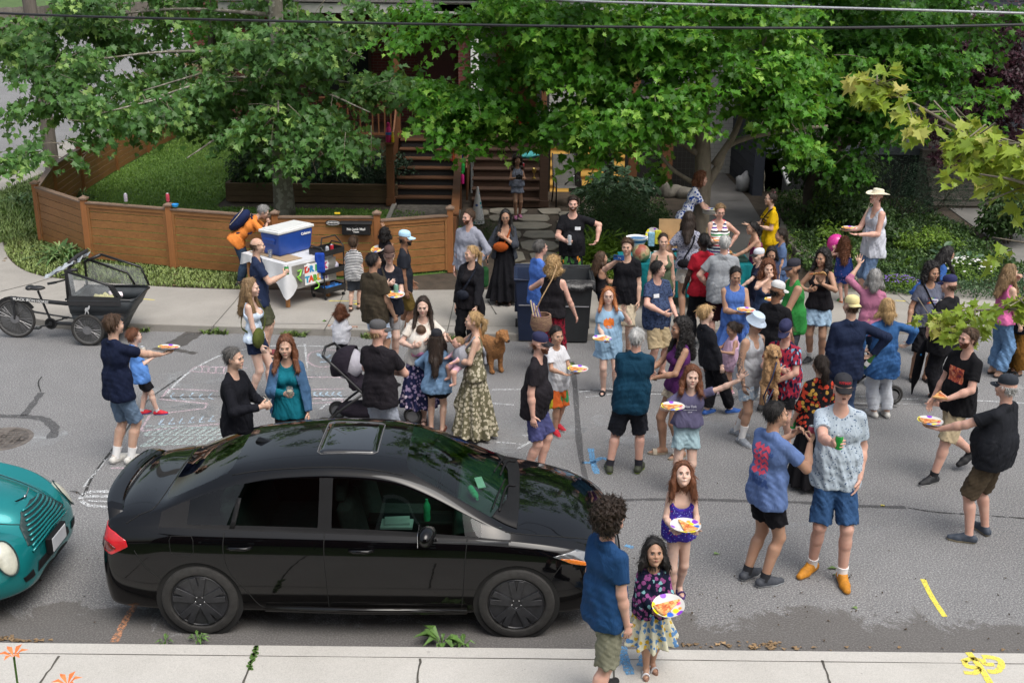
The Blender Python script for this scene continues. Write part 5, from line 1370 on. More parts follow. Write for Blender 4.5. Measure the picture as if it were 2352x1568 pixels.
b=MB().lathe([(0.0,-.1),(.03,-.1),(.033,-.07),(.03,-.03),(.034,.02),(.028,.06),(.012,.09),(.013,.11),(0,.11)],n=18);b.bd('bottle_shell',mat('green plastic',(.05,.42,.2),.2,var=.3,scale=30),t,smo=True)
b=MB().box((0,0,0),(.07,.22,.006));o=b.bd('parking_receipt',WP);o.location=W0+Vc((3.38,.08,1.));o.rotation_euler=(0,-.1,.2);tag(o,'white paper slip on the dashboard beside the green bottle','paper')
t=emp('water_bottle','green bottle standing in the cup holder of the black sedan','bottle',tu(W0+Vc((2.9,-.05,.68))));b=MB().lathe([(0.0,0),(.03,0),(.033,.03),(.03,.08),(.034,.12),(.028,.16),(.012,.19),(.013,.21),(0,.21)],n=18);b.bd('bottle_shell',MATS['green plastic'],t,smo=True)
b=MB().box((0,0,0),(.28,.16,.02));b.box((0.0,.02,.02),(.22,.14,.02),rz=.1);o=b.bd('papers',mat('pale paper',(.55,.6,.6),.7));o.location=W0+Vc((2.66,-.36,.8));tag(o,'white papers on the front passenger seat of the black sedan','paper')
def low2(w,z5,sill=.22):return[(.845*w,z5),(.86*w,z5-.18),(.855*w,.42),(.82*w,sill),(.68*w,sill-.03),(0,sill-.03)]
S2=[full(-4.27,[(0,.8),(.3,.8),(.48,.79),(.54,.78),(.6,.74)],[(.66,.62),(.7,.52),(.7,.4),(.64,.3),(.5,.27),(0,.27)]),full(-4.15,[(0,1.2),(.35,1.19),(.55,1.16),(.62,1.1),(.72,.95)],low2(.93,.8)),full(-3.95,[(0,1.48),(.35,1.47),(.55,1.43),(.62,1.36),(.78,1.)],low2(1.,.86)),full(-3.3,[(0,1.58),(.35,1.57),(.57,1.53),(.64,1.45),(.79,1.)],low2(1.,.88)),full(-2.3,[(0,1.6),(.35,1.59),(.58,1.55),(.65,1.46),(.79,.99)],low2(1.,.88)),full(-1.75,[(0,1.54),(.36,1.53),(.58,1.48),(.66,1.4),(.79,.99)],low2(1.,.88)),full(-1.3,[(0,1.26),(.4,1.24),(.62,1.19),(.69,1.12),(.78,.98)],low2(1.,.87)),full(-1.08,[(0,1.12),(.42,1.08),(.62,1.02),(.68,.98),(.77,.95)],low2(1.,.86)),full(-.8,[(0,1.07),(.32,1.04),(.47,.95),(.56,.9),(.72,.93)],low2(1.,.82)),full(-.5,[(0,1.015),(.27,.98),(.4,.885),(.5,.84),(.68,.885)],[(.815,.78),(.845,.62),(.84,.46),(.8,.24),(.66,.2),(0,.2)]),full(-.28,[(0,.955),(.23,.92),(.34,.83),(.44,.79),(.6,.82)],[(.755,.72),(.8,.58),(.8,.44),(.76,.25),(.62,.21),(0,.21)]),full(-.12,[(0,.87),(.19,.84),(.29,.765),(.38,.73),(.5,.73)],[(.64,.65),(.7,.55),(.71,.42),(.66,.27),(.54,.23),(0,.23)]),full(-.03,[(0,.72),(.16,.7),(.25,.66),(.33,.63),(.42,.61)],[(.53,.56),(.585,.5),(.59,.4),(.55,.29),(.45,.25),(0,.25)]),full(0.0,[(0,.56),(.12,.555),(.2,.54),(.27,.53),(.34,.51)],[(.42,.48),(.46,.43),(.46,.37),(.43,.31),(.36,.28),(0,.28)]),]
def fm2(i,k):
 if k<=1 and 5<=i<=6:return 1
 if k<=1 and i==1:return 2
 if k==4 and 2<=i<=5:return 3
 if k>=11:return 5
 return 0
def cr2(a,b):
 (i,k),(j,l)=a,b
 if k==l and k in(4,5)and 2<=min(i,j)and max(i,j)<=6:return .9
 if k==l==3 and min(i,j)>=8:return .35
 if k==l==2 and 5<=min(i,j)and max(i,j)<=7:return .8
 if i==j and i in(5,7)and max(k,l)<=2:return .7
 return 0
TX=gy(176,1180,9.35).x-.12;TY=9.06
teal=emp('teal_hatchback','metallic teal retro hatchback parked behind the black sedan, nose at the left edge','car',(TX,TY,0))
me2=hull(S2,fm2,[PT_,G_F,G_D,G_S,TRIM,UNDER],cr2,3)
cutters=[]
for x in(-.93,-3.55):
 for s in(-1,1):
  b=MB().cyl((x,s*1.2,.32),(x,s*.6,.32),.36,n=48);cutters.append(b.bd('cut',PB))
me2=bake(me2,cutters)
split_mats(me2,teal,['car_body','windscreen','rear_window','side_window','window_trim','underbody'],[PT_,G_F,G_D,G_S,TRIM,UNDER])
BV2=BVHTree.FromPolygons([v.co.copy()for v in me2.vertices],[tu(p.vertices)for p in me2.polygons])
for x in(-.93,-3.55):
 for s in(-1,1):
  wheel(teal,x,s*.755,s,r=.315,rim=.21,style='steel',rimm=CHROME)
  b=MB().lathe([(.362,0.0),(.362,.26),(0.0,.26)],(x,s*.84,.32),40,axis=Mt.Rotation(PI/2*s,3,'X'));b.bd('wheel_well',UNDER,teal,smo=True)
sfp(BV2,[(-.4,.63),(-.3,.6),(0,.585),(.3,.6),(.4,.63),(.31,.76),(.19,.85),(0,.875),(-.19,.85),(-.31,.76)],'front',mat('grille recess',(.008,.03,.032),.6),teal,'grille_recess',lift=.004,res=22)
for i in rg(9):
 t_=i/8;z0=.605+.245*t_;hw_=.385*(1-t_*.62)**.8
 pts=[Vc((y,z0-.035*(abs(y)/.4)**1.2*(1-t_)+0.0,6))for y in[hw_*(-1+2*j/10)for j in rg(11)]]
 P_=[]
 for c in pts:
  h=BV2.ray_cast(Vc((6,c.x,c.y)),Vc((-1,0,0)))
  if h[0]is not None:P_.append(h[0]+h[1]*.012)
 b=MB().tb(P_,.0105,8);b.bd('grille_rib',PT_,teal,smo='all')
for s in(-1,1):
 T=bpy.data.objects.new('headlight',None);link(T,teal);h=BV2.ray_cast(Vc((1.6,s*.63,2.42)),Vc((-.7,0,-.72)).normalized());nq=h[1].normalized()
 T.location=h[0]-nq*.012;T.rotation_mode='QUATERNION';T.rotation_quaternion=nq.to_track_quat('Z','Y')
 b=MB().ball((0,0,0),1,14,sc3=(.09,.155,.042));b.bd('lens',mat('hazed lens',(.5,.5,.42),.14,coat=1.,var=.18,scale=14),T,smo='all')
 b=MB().tb([(.094*cos(a),.16*sin(a),.012)for a in[2*PI*q/28 for q in rg(28)]],.006,6,closed=True);b.bd('bezel',MATS['grille recess'],T,smo='all')
 sft(BV2,[(-1.08,s*.62),(-.8,s*.5),(-.5,s*.425),(-.25,s*.345),(-.12,s*.27)],'top',.005,mat('dark gap',(0.0,.015,.016),.7),teal,'bonnet_seam')
em=MB();h=BV2.ray_cast(Vc((6,0,.9)),Vc((-1,0,0)));c=h[0]+h[1]*.012
em.ball(c,1,8,sc3=(.012,.024,.02));
for s in(-1,1):
 em.add([c+Vc((-0.0,s*.02,.008)),c+Vc((0.0,s*.02,-.008)),c+Vc((-.02,s*.13,.012)),c+Vc((-.03,s*.155,.03))],[(0,1,2,3)])
em.bd('winged_badge',CHROME,teal,smo='all',bevel=.002)
sfp(BV2,[(-.36,.36),(.36,.36),(.33,.44),(-.33,.44)],'front',TRIM,teal,'lower_intake',lift=.005,res=10)
for s in(-1,1):sfp(BV2,[(s*.42,.36),(s*.56,.37),(s*.58,.42),(s*.44,.43)],'front',TRIM,teal,'fog_recess',lift=.006,res=6)
b=MB();h=BV2.ray_cast(Vc((6,0,.5)),Vc((-1,0,0)));b.box((h[0].x+.035,0.0,.5),(.05,.36,.16));b.bd('plate_bracket',TRIM,teal,bevel=.01)
b=MB().box((h[0].x+.063,0.0,.5),(.006,.3,.13));b.bd('number_plate',MATS['number plate'],teal,bevel=.004)
b=MB().box((-2.3,0,.35),(3.,1.4,.06));b.box((-1.35,0,.75),(.2,1.3,.5));b.bd('cabin_floor',DARKI,teal)
for s in(-1,1):
 b=MB().ball((-1.25,s*.9,1.03),1,8,sc3=(.06,.11,.07));b.bd('door_mirror',PT_,teal,smo='all')
 b=MB().box((-1.95,s*.36,.75),(.16,.5,.7));b.box((-1.75,s*.36,.5),(.5,.5,.16));b.bd('seat',SEATM,teal,bevel=.04)

# ================================================================ bodies and clothes grown as distance fields
def V3(*a):return na(a,np.float64)
def nrm(v):return v/(np.linalg.norm(v)+1e-12)
CORN=na([(i,j,k)for i in(0,1)for j in(0,1)for k in(0,1)])
EDG=[(a,b_)for a in rg(8)for b_ in rg(a+1,8)if np.abs(CORN[a]-CORN[b_]).sum()==1]
def cap(a,b,ra,rb=None,k=.02,sq=None,n=(0,1,0),op=1,cut=None):
 return('c',na(a,float),na(b,float),ra,ra if rb is None else rb,k,sq,na(n,float),cut,op)
def ell(c,r,k=.02,Rm=None,op=1):
 return('e',na(c,float),na(r,float),k,Rm,op)
def field(prims,h,post=None,pad=.03):
 lo=[];hi=[]
 for p in prims:
  if p[-1]<0:continue
  if p[0]=='c':
   r=max(p[3],p[4]);lo.append(np.minimum(p[1],p[2])-r);hi.append(np.maximum(p[1],p[2])+r)
  else:
   r=max(p[2]);lo.append(p[1]-r);hi.append(p[1]+r)
 lo=np.min(lo,0)-pad;hi=np.max(hi,0)+pad
 n=np.ceil((hi-lo)/h).astype(int)+1
 ax=[(lo[i]+h*np.arange(n[i])).astype(np.float32)for i in rg(3)]
 F=np.full(n,.3,np.float32)
 for p in prims:
  if p[0]=='c':
   _,a,b,ra,rb,k,sq,nn,cut,op=p;r=max(ra,rb);l0=np.minimum(a,b)-r;h0=np.maximum(a,b)+r
  else:
   _,c,rr,k,Rm,op=p;r=max(rr);l0=c-r;h0=c+r
  m=abs(k)*1.2+.025
  i0=np.clip(np.floor((l0-m-lo)/h).astype(int),0,n);i1=np.clip(np.ceil((h0+m-lo)/h).astype(int)+1,0,n)
  if(i1<=i0).any():continue
  x=ax[0][i0[0]:i1[0],None,None];y=ax[1][None,i0[1]:i1[1],None];z=ax[2][None,None,i0[2]:i1[2]]
  if p[0]=='c':
   ba=b-a;L=float((ba*ba).sum())+1e-9
   px,py,pz=x-a[0],y-a[1],z-a[2]
   t=np.clip((px*ba[0]+py*ba[1]+pz*ba[2])/L,0,1)
   vx,vy,vz=px-t*ba[0],py-t*ba[1],pz-t*ba[2]
   if sq is not None:
    dn=(vx*nn[0]+vy*nn[1]+vz*nn[2])*(sq-1)
    vx,vy,vz=vx+dn*nn[0],vy+dn*nn[1],vz+dn*nn[2]
   d=np.sqrt(vx*vx+vy*vy+vz*vz)-(ra+(rb-ra)*t)
   if sq is not None and sq>1:d=d/(1+(sq-1)*.5)
   if cut is not None:d=np.maximum(d,(x-cut[0][0])*cut[1][0]+(y-cut[0][1])*cut[1][1]+(z-cut[0][2])*cut[1][2])
  else:
   px,py,pz=x-c[0],y-c[1],z-c[2]
   if Rm is not None:
    px,py,pz=(px*Rm[0,j]+py*Rm[1,j]+pz*Rm[2,j]for j in rg(3))
   q=np.sqrt((px/rr[0])**2+(py/rr[1])**2+(pz/rr[2])**2)
   q2=np.sqrt((px/rr[0]**2)**2+(py/rr[1]**2)**2+(pz/rr[2]**2)**2)+1e-6
   d=q*(q-1)/q2
  S=F[i0[0]:i1[0],i0[1]:i1[1],i0[2]:i1[2]]
  if op>0:
   hh=np.clip(.5+.5*(S-d)/k,0,1)
   S[...]=S*(1-hh)+d*hh-k*hh*(1-hh)
  else:
   d=-d;hh=np.clip(.5-.5*(S-d)/k,0,1)
   S[...]=S*(1-hh)+d*hh+k*hh*(1-hh)
 if post is not None:
  F=post(F,ax[0][:,None,None],ax[1][None,:,None],ax[2][None,None,:]).astype(np.float32)
  F=np.broadcast_to(F,n)
 return F,lo,h
def nets(F,lo,h):
 F=np.ascontiguousarray(F)
 s=F<0
 n=na(F.shape)-1
 cnt=np.zeros(n,np.int8)
 for c in CORN:cnt+=s[c[0]:c[0]+n[0],c[1]:c[1]+n[1],c[2]:c[2]+n[2]]
 act=np.argwhere((cnt>0)&(cnt<8))
 idm=np.full(n,-1,np.int32);idm[act[:,0],act[:,1],act[:,2]]=np.arange(len(act))
 vals=np.stack([F[act[:,0]+c[0],act[:,1]+c[1],act[:,2]+c[2]]for c in CORN],1).astype(np.float64)
 acc=np.zeros((len(act),3));ct=np.zeros(len(act))
 for a,b_ in EDG:
  va,vb=vals[:,a],vals[:,b_];m=(va<0)!=(vb<0)
  t=np.where(m,va/np.where(m,va-vb,1),0)
  acc+=np.where(m[:,None],CORN[a]+(CORN[b_]-CORN[a])*t[:,None],0);ct+=m
 V=lo+(act+acc/ct[:,None])*h
 quads=[]
 for axis in rg(3):
  u,w_=[(1,2),(2,0),(0,1)][axis]
  sl0=[slice(1,-1)]*3;sl0[axis]=slice(0,-1);sl1=[slice(1,-1)]*3;sl1[axis]=slice(1,None)
  d=s[tu(sl0)]!=s[tu(sl1)]
  e=np.argwhere(d);
  if not len(e):continue
  base=e.copy();
  for q in rg(3):
   if q!=axis:base[:,q]+=1
  inside=s[base[:,0],base[:,1],base[:,2]]
  def cid(du,dw):
   c=base.copy();c[:,u]-=du;c[:,w_]-=dw
   return idm[c[:,0],c[:,1],c[:,2]]
  Q=np.stack([cid(1,1),cid(0,1),cid(0,0),cid(1,0)],1)
  Q[~inside]=Q[~inside][:,::-1]
  quads.append(Q)
 if not quads:return V,np.zeros((0,4),int)
 Q=np.concatenate(quads)
 return V,Q[(Q>=0).all(1)]
def wob(x,y,z,f,seed=0.0):
 0
 s=seed
 return(np.sin(f*(x+.37*y-.21*z)+s)*np.cos(f*(.83*y+.41*z-.3*x)+1.7*s)+.6*np.sin(1.93*f*(.71*z-.5*x+.2*y)+2.3*s)*np.cos(2.17*f*(.6*x+.77*y)+s))/1.6
def cloth(col,kind='plain',c2=None,c3=None,sc_=1.,rough=.85):
 key=('cl',col,kind,c2,c3,sc_)
 if key in MATS:return MATS[key]
 L=lambda c:lin(c)if isinstance(c,str)else c
 a=L(col);b2=L(c2)if c2 else a;b3=L(c3)if c3 else b2
 m,t,b_=nm_('cloth '+kind)
 co=oc(t)
 fold=noise(t,oc(t,(1,1,.6)),7,3,.55,.8)
 weave=noise(t,co,260,2,.6)
 if kind=='plain':
  base=ramp(t,noise(t,co,3,3),[(.3,tu(c*.86 for c in a)),(.7,tu(min(1,c*1.1)for c in a))])
 elif kind=='denim':
  f=noise(t,co,5,4,.6)
  base=mixc(t,.3,ramp(t,f,[(.3,tu(c*.65 for c in a)),(.7,tu(min(1,c*1.4)for c in a))]),ramp(t,weave,[(.4,a),(.6,b2)]))
 elif kind=='stripes':
  w_=node(t,'ShaderNodeTexWave',wave_type='BANDS',bands_direction='Z');iv(w_,'Scale',8*sc_);iv(w_,'Distortion',.35);iv(w_,'Detail Scale',.6)
  lk(t,co,w_.inputs['Vector'])
  base=ramp(t,w_.outputs['Fac'],[(0.0,a),(.52,b2)],'CONSTANT')
 elif kind=='rainbow':
  sp=node(t,'ShaderNodeSeparateXYZ');lk(t,co,sp.inputs[0])
  mm=node(t,'ShaderNodeMath',operation='MULTIPLY');iv(mm,1,2.6);lk(t,sp.outputs['Z'],mm.inputs[0])
  fr=node(t,'ShaderNodeMath',operation='FRACT');lk(t,mm.outputs[0],fr.inputs[0])
  wt=(.8,.8,.8);st=[]
  for i,c in enu(('2a9d50','30302f','6a3f8f','1c2b55','d23c5a','d9a21c','d9662a')):
   st+=[(i/7+0.0,wt),(i/7+.075,lin(c))]
  base=ramp(t,fr.outputs[0],st,'CONSTANT')
 elif kind in('floral','leafy','spots','batik'):
  v=node(t,'ShaderNodeTexVoronoi');iv(v,'Scale',(22 if kind!='spots' else 34)*sc_)
  if kind=='leafy':
   cs=oc(t,(1.,1.,.42));nz=node(t,'ShaderNodeTexNoise');iv(nz,'Scale',9);lk(t,cs,nz.inputs['Vector'])
   cs=mixc(t,.12,cs,nz.outputs['Color']);lk(t,cs,v.inputs['Vector'])
  elif kind=='floral':
   nz=node(t,'ShaderNodeTexNoise');iv(nz,'Scale',30*sc_);lk(t,co,nz.inputs['Vector'])
   lk(t,mixc(t,.03,co,nz.outputs['Color']),v.inputs['Vector'])
  else:lk(t,co,v.inputs['Vector'])
  mask=ramp(t,v.outputs['Distance'],[(0.0,1.),({'spots':.22,'floral':.42,'leafy':.45,'batik':.4}[kind],1.),({'spots':.26,'floral':.47,'leafy':.5,'batik':.5}[kind],0.0)])
  sel=ramp(t,v.outputs['Color'],[(0,b2),(.42,b3),(.62,b2)],'CONSTANT')
  if kind=='batik':
   mask=ramp(t,noise(t,co,26*sc_,3,.6,.6),[(.5,0.0),(.56,1.)])
  base=mixc(t,mask,a,sel)
 lk(t,base,b_.inputs['Base Color'])
 iv(b_,'Roughness',rough)
 iv(b_,'Specular IOR Level',.18)
 mx=node(t,'ShaderNodeMath',operation='ADD');sc2=node(t,'ShaderNodeMath',operation='MULTIPLY');iv(sc2,1,.05)
 lk(t,weave,sc2.inputs[0]);lk(t,sc2.outputs[0],mx.inputs[0]);lk(t,fold,mx.inputs[1])
 bump(t,b_,mx.outputs[0],.7,.045)
 MATS[key]=m
 return m
SKIN={'ink':(.43,.26,.18),'pale':(.62,.43,.35),'rosy':(.6,.365,.29),'fair':(.56,.37,.28),'tan':(.43,.26,.18),'olive':(.39,.23,.155),'brown':(.235,.125,.078),'dark':(.055,.03,.022)}
HAIR={'black':(.012,.01,.01),'dark':(.026,.016,.011),'brown':(.065,.036,.02),'auburn':(.13,.048,.022),'red':(.36,.13,.045),'blond':(.4,.26,.12),'dirty':(.22,.14,.07),'grey':(.26,.255,.25),'darkgrey':(.1,.095,.09),'silver':(.48,.48,.47)}
def skin_mat(k):
 key=('sk',k)
 if key in MATS:return MATS[key]
 c=SKIN[k];m,t,b_=nm_('skin '+k)
 co=oc(t)
 f=noise(t,co,9,3,.6)
 lk(t,ramp(t,f,[(.3,(c[0]*.93,c[1]*.85,c[2]*.82)),(.7,(min(1,c[0]*1.05),c[1]*1.06,c[2]*1.06))]),b_.inputs['Base Color'])
 if k=='ink':
  sp=node(t,'ShaderNodeSeparateXYZ');lk(t,co,sp.inputs[0]);ab=node(t,'ShaderNodeMath',operation='ABSOLUTE');lk(t,sp.outputs['X'],ab.inputs[0]);ml=node(t,'ShaderNodeMath',operation='MULTIPLY')
  lk(t,ramp(t,ab.outputs[0],[(.13,0.0),(.16,.8)]),ml.inputs[0]);lk(t,ramp(t,noise(t,co,16,4,.6,1.5),[(.48,0.0),(.54,1.)]),ml.inputs[1]);lk(t,mixc(t,ml.outputs[0],c,(.06,.06,.065)),b_.inputs['Base Color'])
 iv(b_,'Roughness',.5);iv(b_,'Specular IOR Level',.35)
 iv(b_,'Subsurface Weight',.12);iv(b_,'Subsurface Radius',(1,.35,.2));iv(b_,'Subsurface Scale',.012)
 MATS[key]=m;return m
def hair_mat(k):
 key=('ha',k)
 if key in MATS:return MATS[key]
 c=HAIR[k];m,t,b_=nm_('hair '+k)
 f=noise(t,oc(t,(1,1,.18)),60,4,.7,.4);g=noise(t,oc(t),9,3)
 base=mixc(t,.35,ramp(t,f,[(.32,tu(q*.45 for q in c)),(.68,tu(min(1,q*1.6)for q in c))]),ramp(t,g,[(.35,tu(q*.6 for q in c)),(.65,tu(min(1,q*1.35)for q in c))]))
 lk(t,base,b_.inputs['Base Color']);iv(b_,'Roughness',.5);iv(b_,'Specular IOR Level',.35)
 bump(t,b_,f,.8,.012)
 MATS[key]=m;return m
def tint(c,f):return tu(min(1,q*f)for q in c)
EYE_W=mat('eye white',(.42,.39,.37),.3,var=.02)
EYE_D=mat('eye iris',(.02,.013,.01),.15,var=.1)
TEETH=mat('teeth',(.72,.69,.63),.35,var=.03)
BP=mat('black plastic',(.014,.014,.015),.4,var=.2)
LENS=mat('sunglass lens',(.01,.011,.013),.06,var=.1)
def wisps(v,f,c,kind,seed,fw,hs):
 fn=np.cross(v[f[:,1]]-v[f[:,0]],v[f[:,2]]-v[f[:,0]]);fn/=np.linalg.norm(fn,axis=1,keepdims=True)+1e-9
 rs=np.random.RandomState(seed);n=min(len(f)//2,900 if kind==1 else 1300);q=rs.randint(0,len(f),n);dp=v[f[q,0]]-c;q=q[~((dp@fw>.022*hs)&(dp[:,2]<.11*hs)&(dp[:,2]>-.14))];n=len(q)
 p=v[f[q]].mean(1);nn=fn[q];d=na([0,0,-1.])+.8*nrm_r((p-c)*[1,1,0])*(nn[:,2:3]>.5)+rs.normal(size=(n,3))*(.22 if kind==1 else 1.1)
 t=nrm_r(d-nn*(d*nn).sum(1,keepdims=True));sd_=np.cross(nn,t);l=(.03+.05*rs.rand(n))[:,None]*(1 if kind==1 else .6);out=(.002+.012*rs.rand(n)**3)[:,None]*(1 if kind==1 else 2);w_=.0021*sd_
 r=[p+nn*.001,p+t*l*.5+nn*out,p+t*l+nn*out*.6+rs.normal(size=(n,3))*(.003 if kind==1 else .01)]
 V=np.stack([r[0]-w_,r[0]+w_,r[1]-w_,r[1]+w_,r[2]-w_*.4,r[2]+w_*.4],1).reshape(-1,3);k=np.arange(n)[:,None]*6+len(v)
 return np.vstack([v,V]),np.vstack([f,k+[0,1,3,2],k+[2,3,5,4]])
def nrm_r(a):return a/(np.linalg.norm(a,axis=1,keepdims=True)+1e-9)
def rotz(a):c,s=cos(a),sin(a);return na([(c,-s,0),(s,c,0),(0,0,1.)])
def rotx(a):c,s=cos(a),sin(a);return na([(1.,0,0),(0,c,-s),(0,s,c)])
def roty(a):c,s=cos(a),sin(a);return na([(c,0,s),(0,1.,0),(-s,0,c)])
ARMS={'down':((.235,.05,-.09),(.2,-1,0),None,(-1,0,0),(.35,.35),.05),'relax':((.25,.12,-.03),(.3,-1,0),None,(-1,.2,0),(.45,.4),.05),'back':((.27,-.1,-.06),(.4,-.9,0),None,(-1,0,0),(.4,.4),.05),'plate':((.11,.38,.23),(.35,-.6,-.8),(-.25,.95,.05),(0,0,1),(.15,.25),.12),'platelow':((.12,.34,.12),(.7,-.5,-.6),(-.3,.9,0),(0,0,1),(.2,.3),.1),'plateout':((.32,.46,.22),(.8,-.4,-.6),(.1,1,.05),(0,0,1),(.15,.25),.12),'grip':((.15,.34,.27),(.7,-.5,-.7),(-.35,.9,.15),(-1,-.2,0),(1.,.9),.03),'gripup':((.12,.33,.42),(.7,-.4,-.8),(-.2,.6,.8),(-.9,0.0,.3),(1.,.9),.03),'chest':((-.02,.2,.38),(.8,-.3,-.6),(-.8,.3,.5),(-.3,-.9,.3),(.6,.6),.05),'mouth':((.03,.2,.6),(.9,.1,-.6),(-.3,.1,.9),(-.6,-.6,.2),(.9,.8),.03),'hip':((.22,-.03,.1),(1,-.5,.1),(-.6,.5,-.4),(-.4,-.2,.9),(.5,.5),.05),'hipfront':((.2,.12,.06),(1,-.4,0),(-.7,.3,-.3),(-.7,-.5,0),(.5,.5),.05),'pocket':((.19,.08,-.01),(.4,-1,.1),(-.3,.2,-1),(-1,0,0),(.3,.3),.02),'cross':((-.1,.2,.24),(1,-.1,-.5),(-1,.1,.15),(0,-1,0),(.5,.5),.04),'up':((.5,.2,.98),(.8,-.3,-.3),(.35,.1,.9),(0,1,0),(.08,.1),.35),'upfwd':((.2,.5,.62),(.3,-.2,-1),(0,.8,.5),(-1,0,.2),(.9,.8),.05),'phone':((.1,.3,.6),(.9,.2,-.7),(-.5,.3,.8),(-.2,1,.1),(.7,.7),.05),'wave':((.26,.22,.52),(.6,-.3,-.9),(.05,.15,1),(0,1,0),(.25,.3),.18),'table':((.16,.42,.1),(.7,-.5,-.3),(0,1,-.2),(0,0,-1),(.4,.4),.08),'out':((.52,.05,.32),(0,-.4,-1),(1,.1,.1),(0,.3,-1),(.3,.3),.12),'reach':((.12,.58,.3),(.6,-.2,-.8),(0,1,-.1),(0,0,-1),(.4,.4),.1),'eat':((.05,.28,.5),(.9,0.0,-.7),(-.3,.5,.6),(0,-.2,1),(.5,.5),.06),}
def hand(wr,d,n,side,s,curl,spread,k=.004):
 P=[]
 d=nrm(d);n=nrm(n-d*np.dot(n,d));t=np.cross(n,d);th=-t*side
 P.append(cap(wr,wr+d*.075*s,.023*s,.031*s,.012,1.75,n))
 for i,(off,ln)in enu(((.03,.92),(.0105,1.05),(-.01,1.),(-.03,.78))):
  b0=wr+d*(.088-abs(off-.005)*.25)*s+th*off*s
  c1,c2=curl[0]*(1+.06*i),curl[1];sp=th*off/.03*spread
  d1=nrm(d*cos(c1)+n*sin(c1)+sp);d2=nrm(d*cos(c1+c2)+n*sin(c1+c2)+sp)
  m_=b0+d1*.046*ln*s;e=m_+d2*.036*ln*s
  P+=[cap(b0-d*.012*s,m_,.0098*s,.0088*s,k),cap(m_,e,.0088*s,.0072*s,k)]
 b0=wr+d*.028*s+th*.026*s;dm=nrm(d*.55+th*(.75-.3*curl[0])+n*(.35+.4*curl[0]));m_=b0+dm*.042*s;e=m_+nrm(dm+d*.5+n*.3*curl[0])*.032*s
 P+=[cap(b0,m_,.0145*s,.0105*s,.008),cap(m_,e,.0105*s,.0085*s,k)]
 return P
def pn(lb,px=None,feet=None,head=None,H=None,face=180,z0=0.0,sex='m',skin='fair',hair=('short','brown'),build=1.,belly=0.0,lean=0,tw=0,hy=0,hp=0,hr=0,R='down',L='down',legs=((.1,0.0,8,0),(.1,.03,8,0)),top=None,bt_=None,sh_=('sneaker','2a2a2c','c8c8c4'),socks=None,hat=None,glasses=None,beard=None,smile=0,group=None,over=None,rs=0,hi=None,knee=0,crouch=0):
 seed=sum(ord(c)for c in lb)%997
 rnd=random.Random(seed)
 if feet is not None:
  base=gz(feet[0],feet[1],z0)
  if H is None:
   H=gy(head[0],head[1],base.y).z-z0
   fac=1.
   if lean:H=H/(1-.45*(1-cos(R_(lean))))
  hx=gy(head[0],head[1],base.y).x-base.x if head is not None else 0
 else:
  base=gz(head[0],head[1],z0+H);base.z=z0;hx=0
  if lean:base=gz(head[0],head[1],z0+H*(1-.45*(1-cos(R_(lean)))));base.z=z0
 A=-R_(face)
 T=emp('person',lb,'person',tu(base),A,group or 'people at the street party')
 hh=.225*(H/1.75)**.36
 Bd=H-.012-hh;w=(Bd/1.522);w=min(w,1+(w-1)*.5);build=1+(build-1)*.55;wb=w**.9*build*.9
 chd=H<1.5
 hipz=.6*Bd-crouch
 fem=sex=='f'
 S=Bd/1.522
 Rz=rotz(-A);sway=Rz@na([hx,0,0])if abs(hx)<.5 else np.zeros(3)
 if lean:sway=np.zeros(3)
 Ts=rotx(-R_(lean))
 def tor(v):
  0
  v=na(v,float);v=v*[wb if True else 1,1,1]
  q=Ts@v
  return q+[0,0,hipz]+sway*(.5+.5*max(0,v[2])/(H-hipz))
 TW=rotz(-R_(tw))
 shz=.315*Bd
 def tt(v):
  v=na(v,float);f=min(1,max(0,v[2]/shz));q=rotz(-R_(tw)*f)@v;return tor(q)
 hw=(.08 if not fem else .084);sw=(.168 if not fem else .148)if not chd else .14
 shj={s:tt((s*sw,0,shz))for s in(1,-1)}
 neck=tt((0,-.01,shz+.055*S));
 hc=tt((0,0,Bd-(.6*Bd)+0))+Ts@na([0,.018,hh*.5])
 if lean>25:hc=tt((0,0,Bd*.4))+nrm(Ts@na([0,0,1.])+na([0,.3,.35]))*hh*.5
 HR=rotz(-R_(hy+tw))@rotx(R_(hp-(lean*.35 if lean<26 else lean*.6)))@roty(R_(hr))
 hs=hh/.228
 def hd(v):return hc+HR@(na(v,float)*hs)
 res={'obj':T,'base':base,'H':H}
 hipj={s:tor((s*hw*.92/max(build,.8)**.5,0,0))for s in(1,-1)}
 lt,ls=.455*hipz/.913,.415*hipz/.913
 if crouch:lt,ls=.273*Bd,.249*Bd
 kn={};an={};ft={}
 for s,(fx_,fy_,fyaw,lift)in zip((1,-1),legs):
  a=hipj[s];e=na([s*fx_*wb,fy_*S,.075*S+lift*S])
  D=e-a;Ld=np.linalg.norm(D);Lm=(lt+ls)*.998
  if Ld>Lm:
   if lift==0:
    k_=Lm/Ld;lt2,ls2=lt/k_,ls/k_
   else:e=a+D*Lm/Ld;D=e-a;Ld=Lm;lt2,ls2=lt,ls
  else:lt2,ls2=lt,ls
  u=D/Ld;c_=(lt2**2+Ld**2-ls2**2)/(2*lt2*Ld);c_=max(-1,min(1,c_));si=math.sqrt(1-c_*c_)
  pole=na([s*.15,1.,0]);pole=nrm(pole-u*np.dot(pole,u))
  kn[s]=a+u*lt2*c_+pole*lt2*si;an[s]=e
  yw=R_(fyaw)*s;fd=na([sin(yw),cos(yw),-(.5 if lift>.08 else 0)]);ft[s]=nrm(fd)
 la,lf=.285*S,.255*S
 el={};wr={};HN={};grips={}
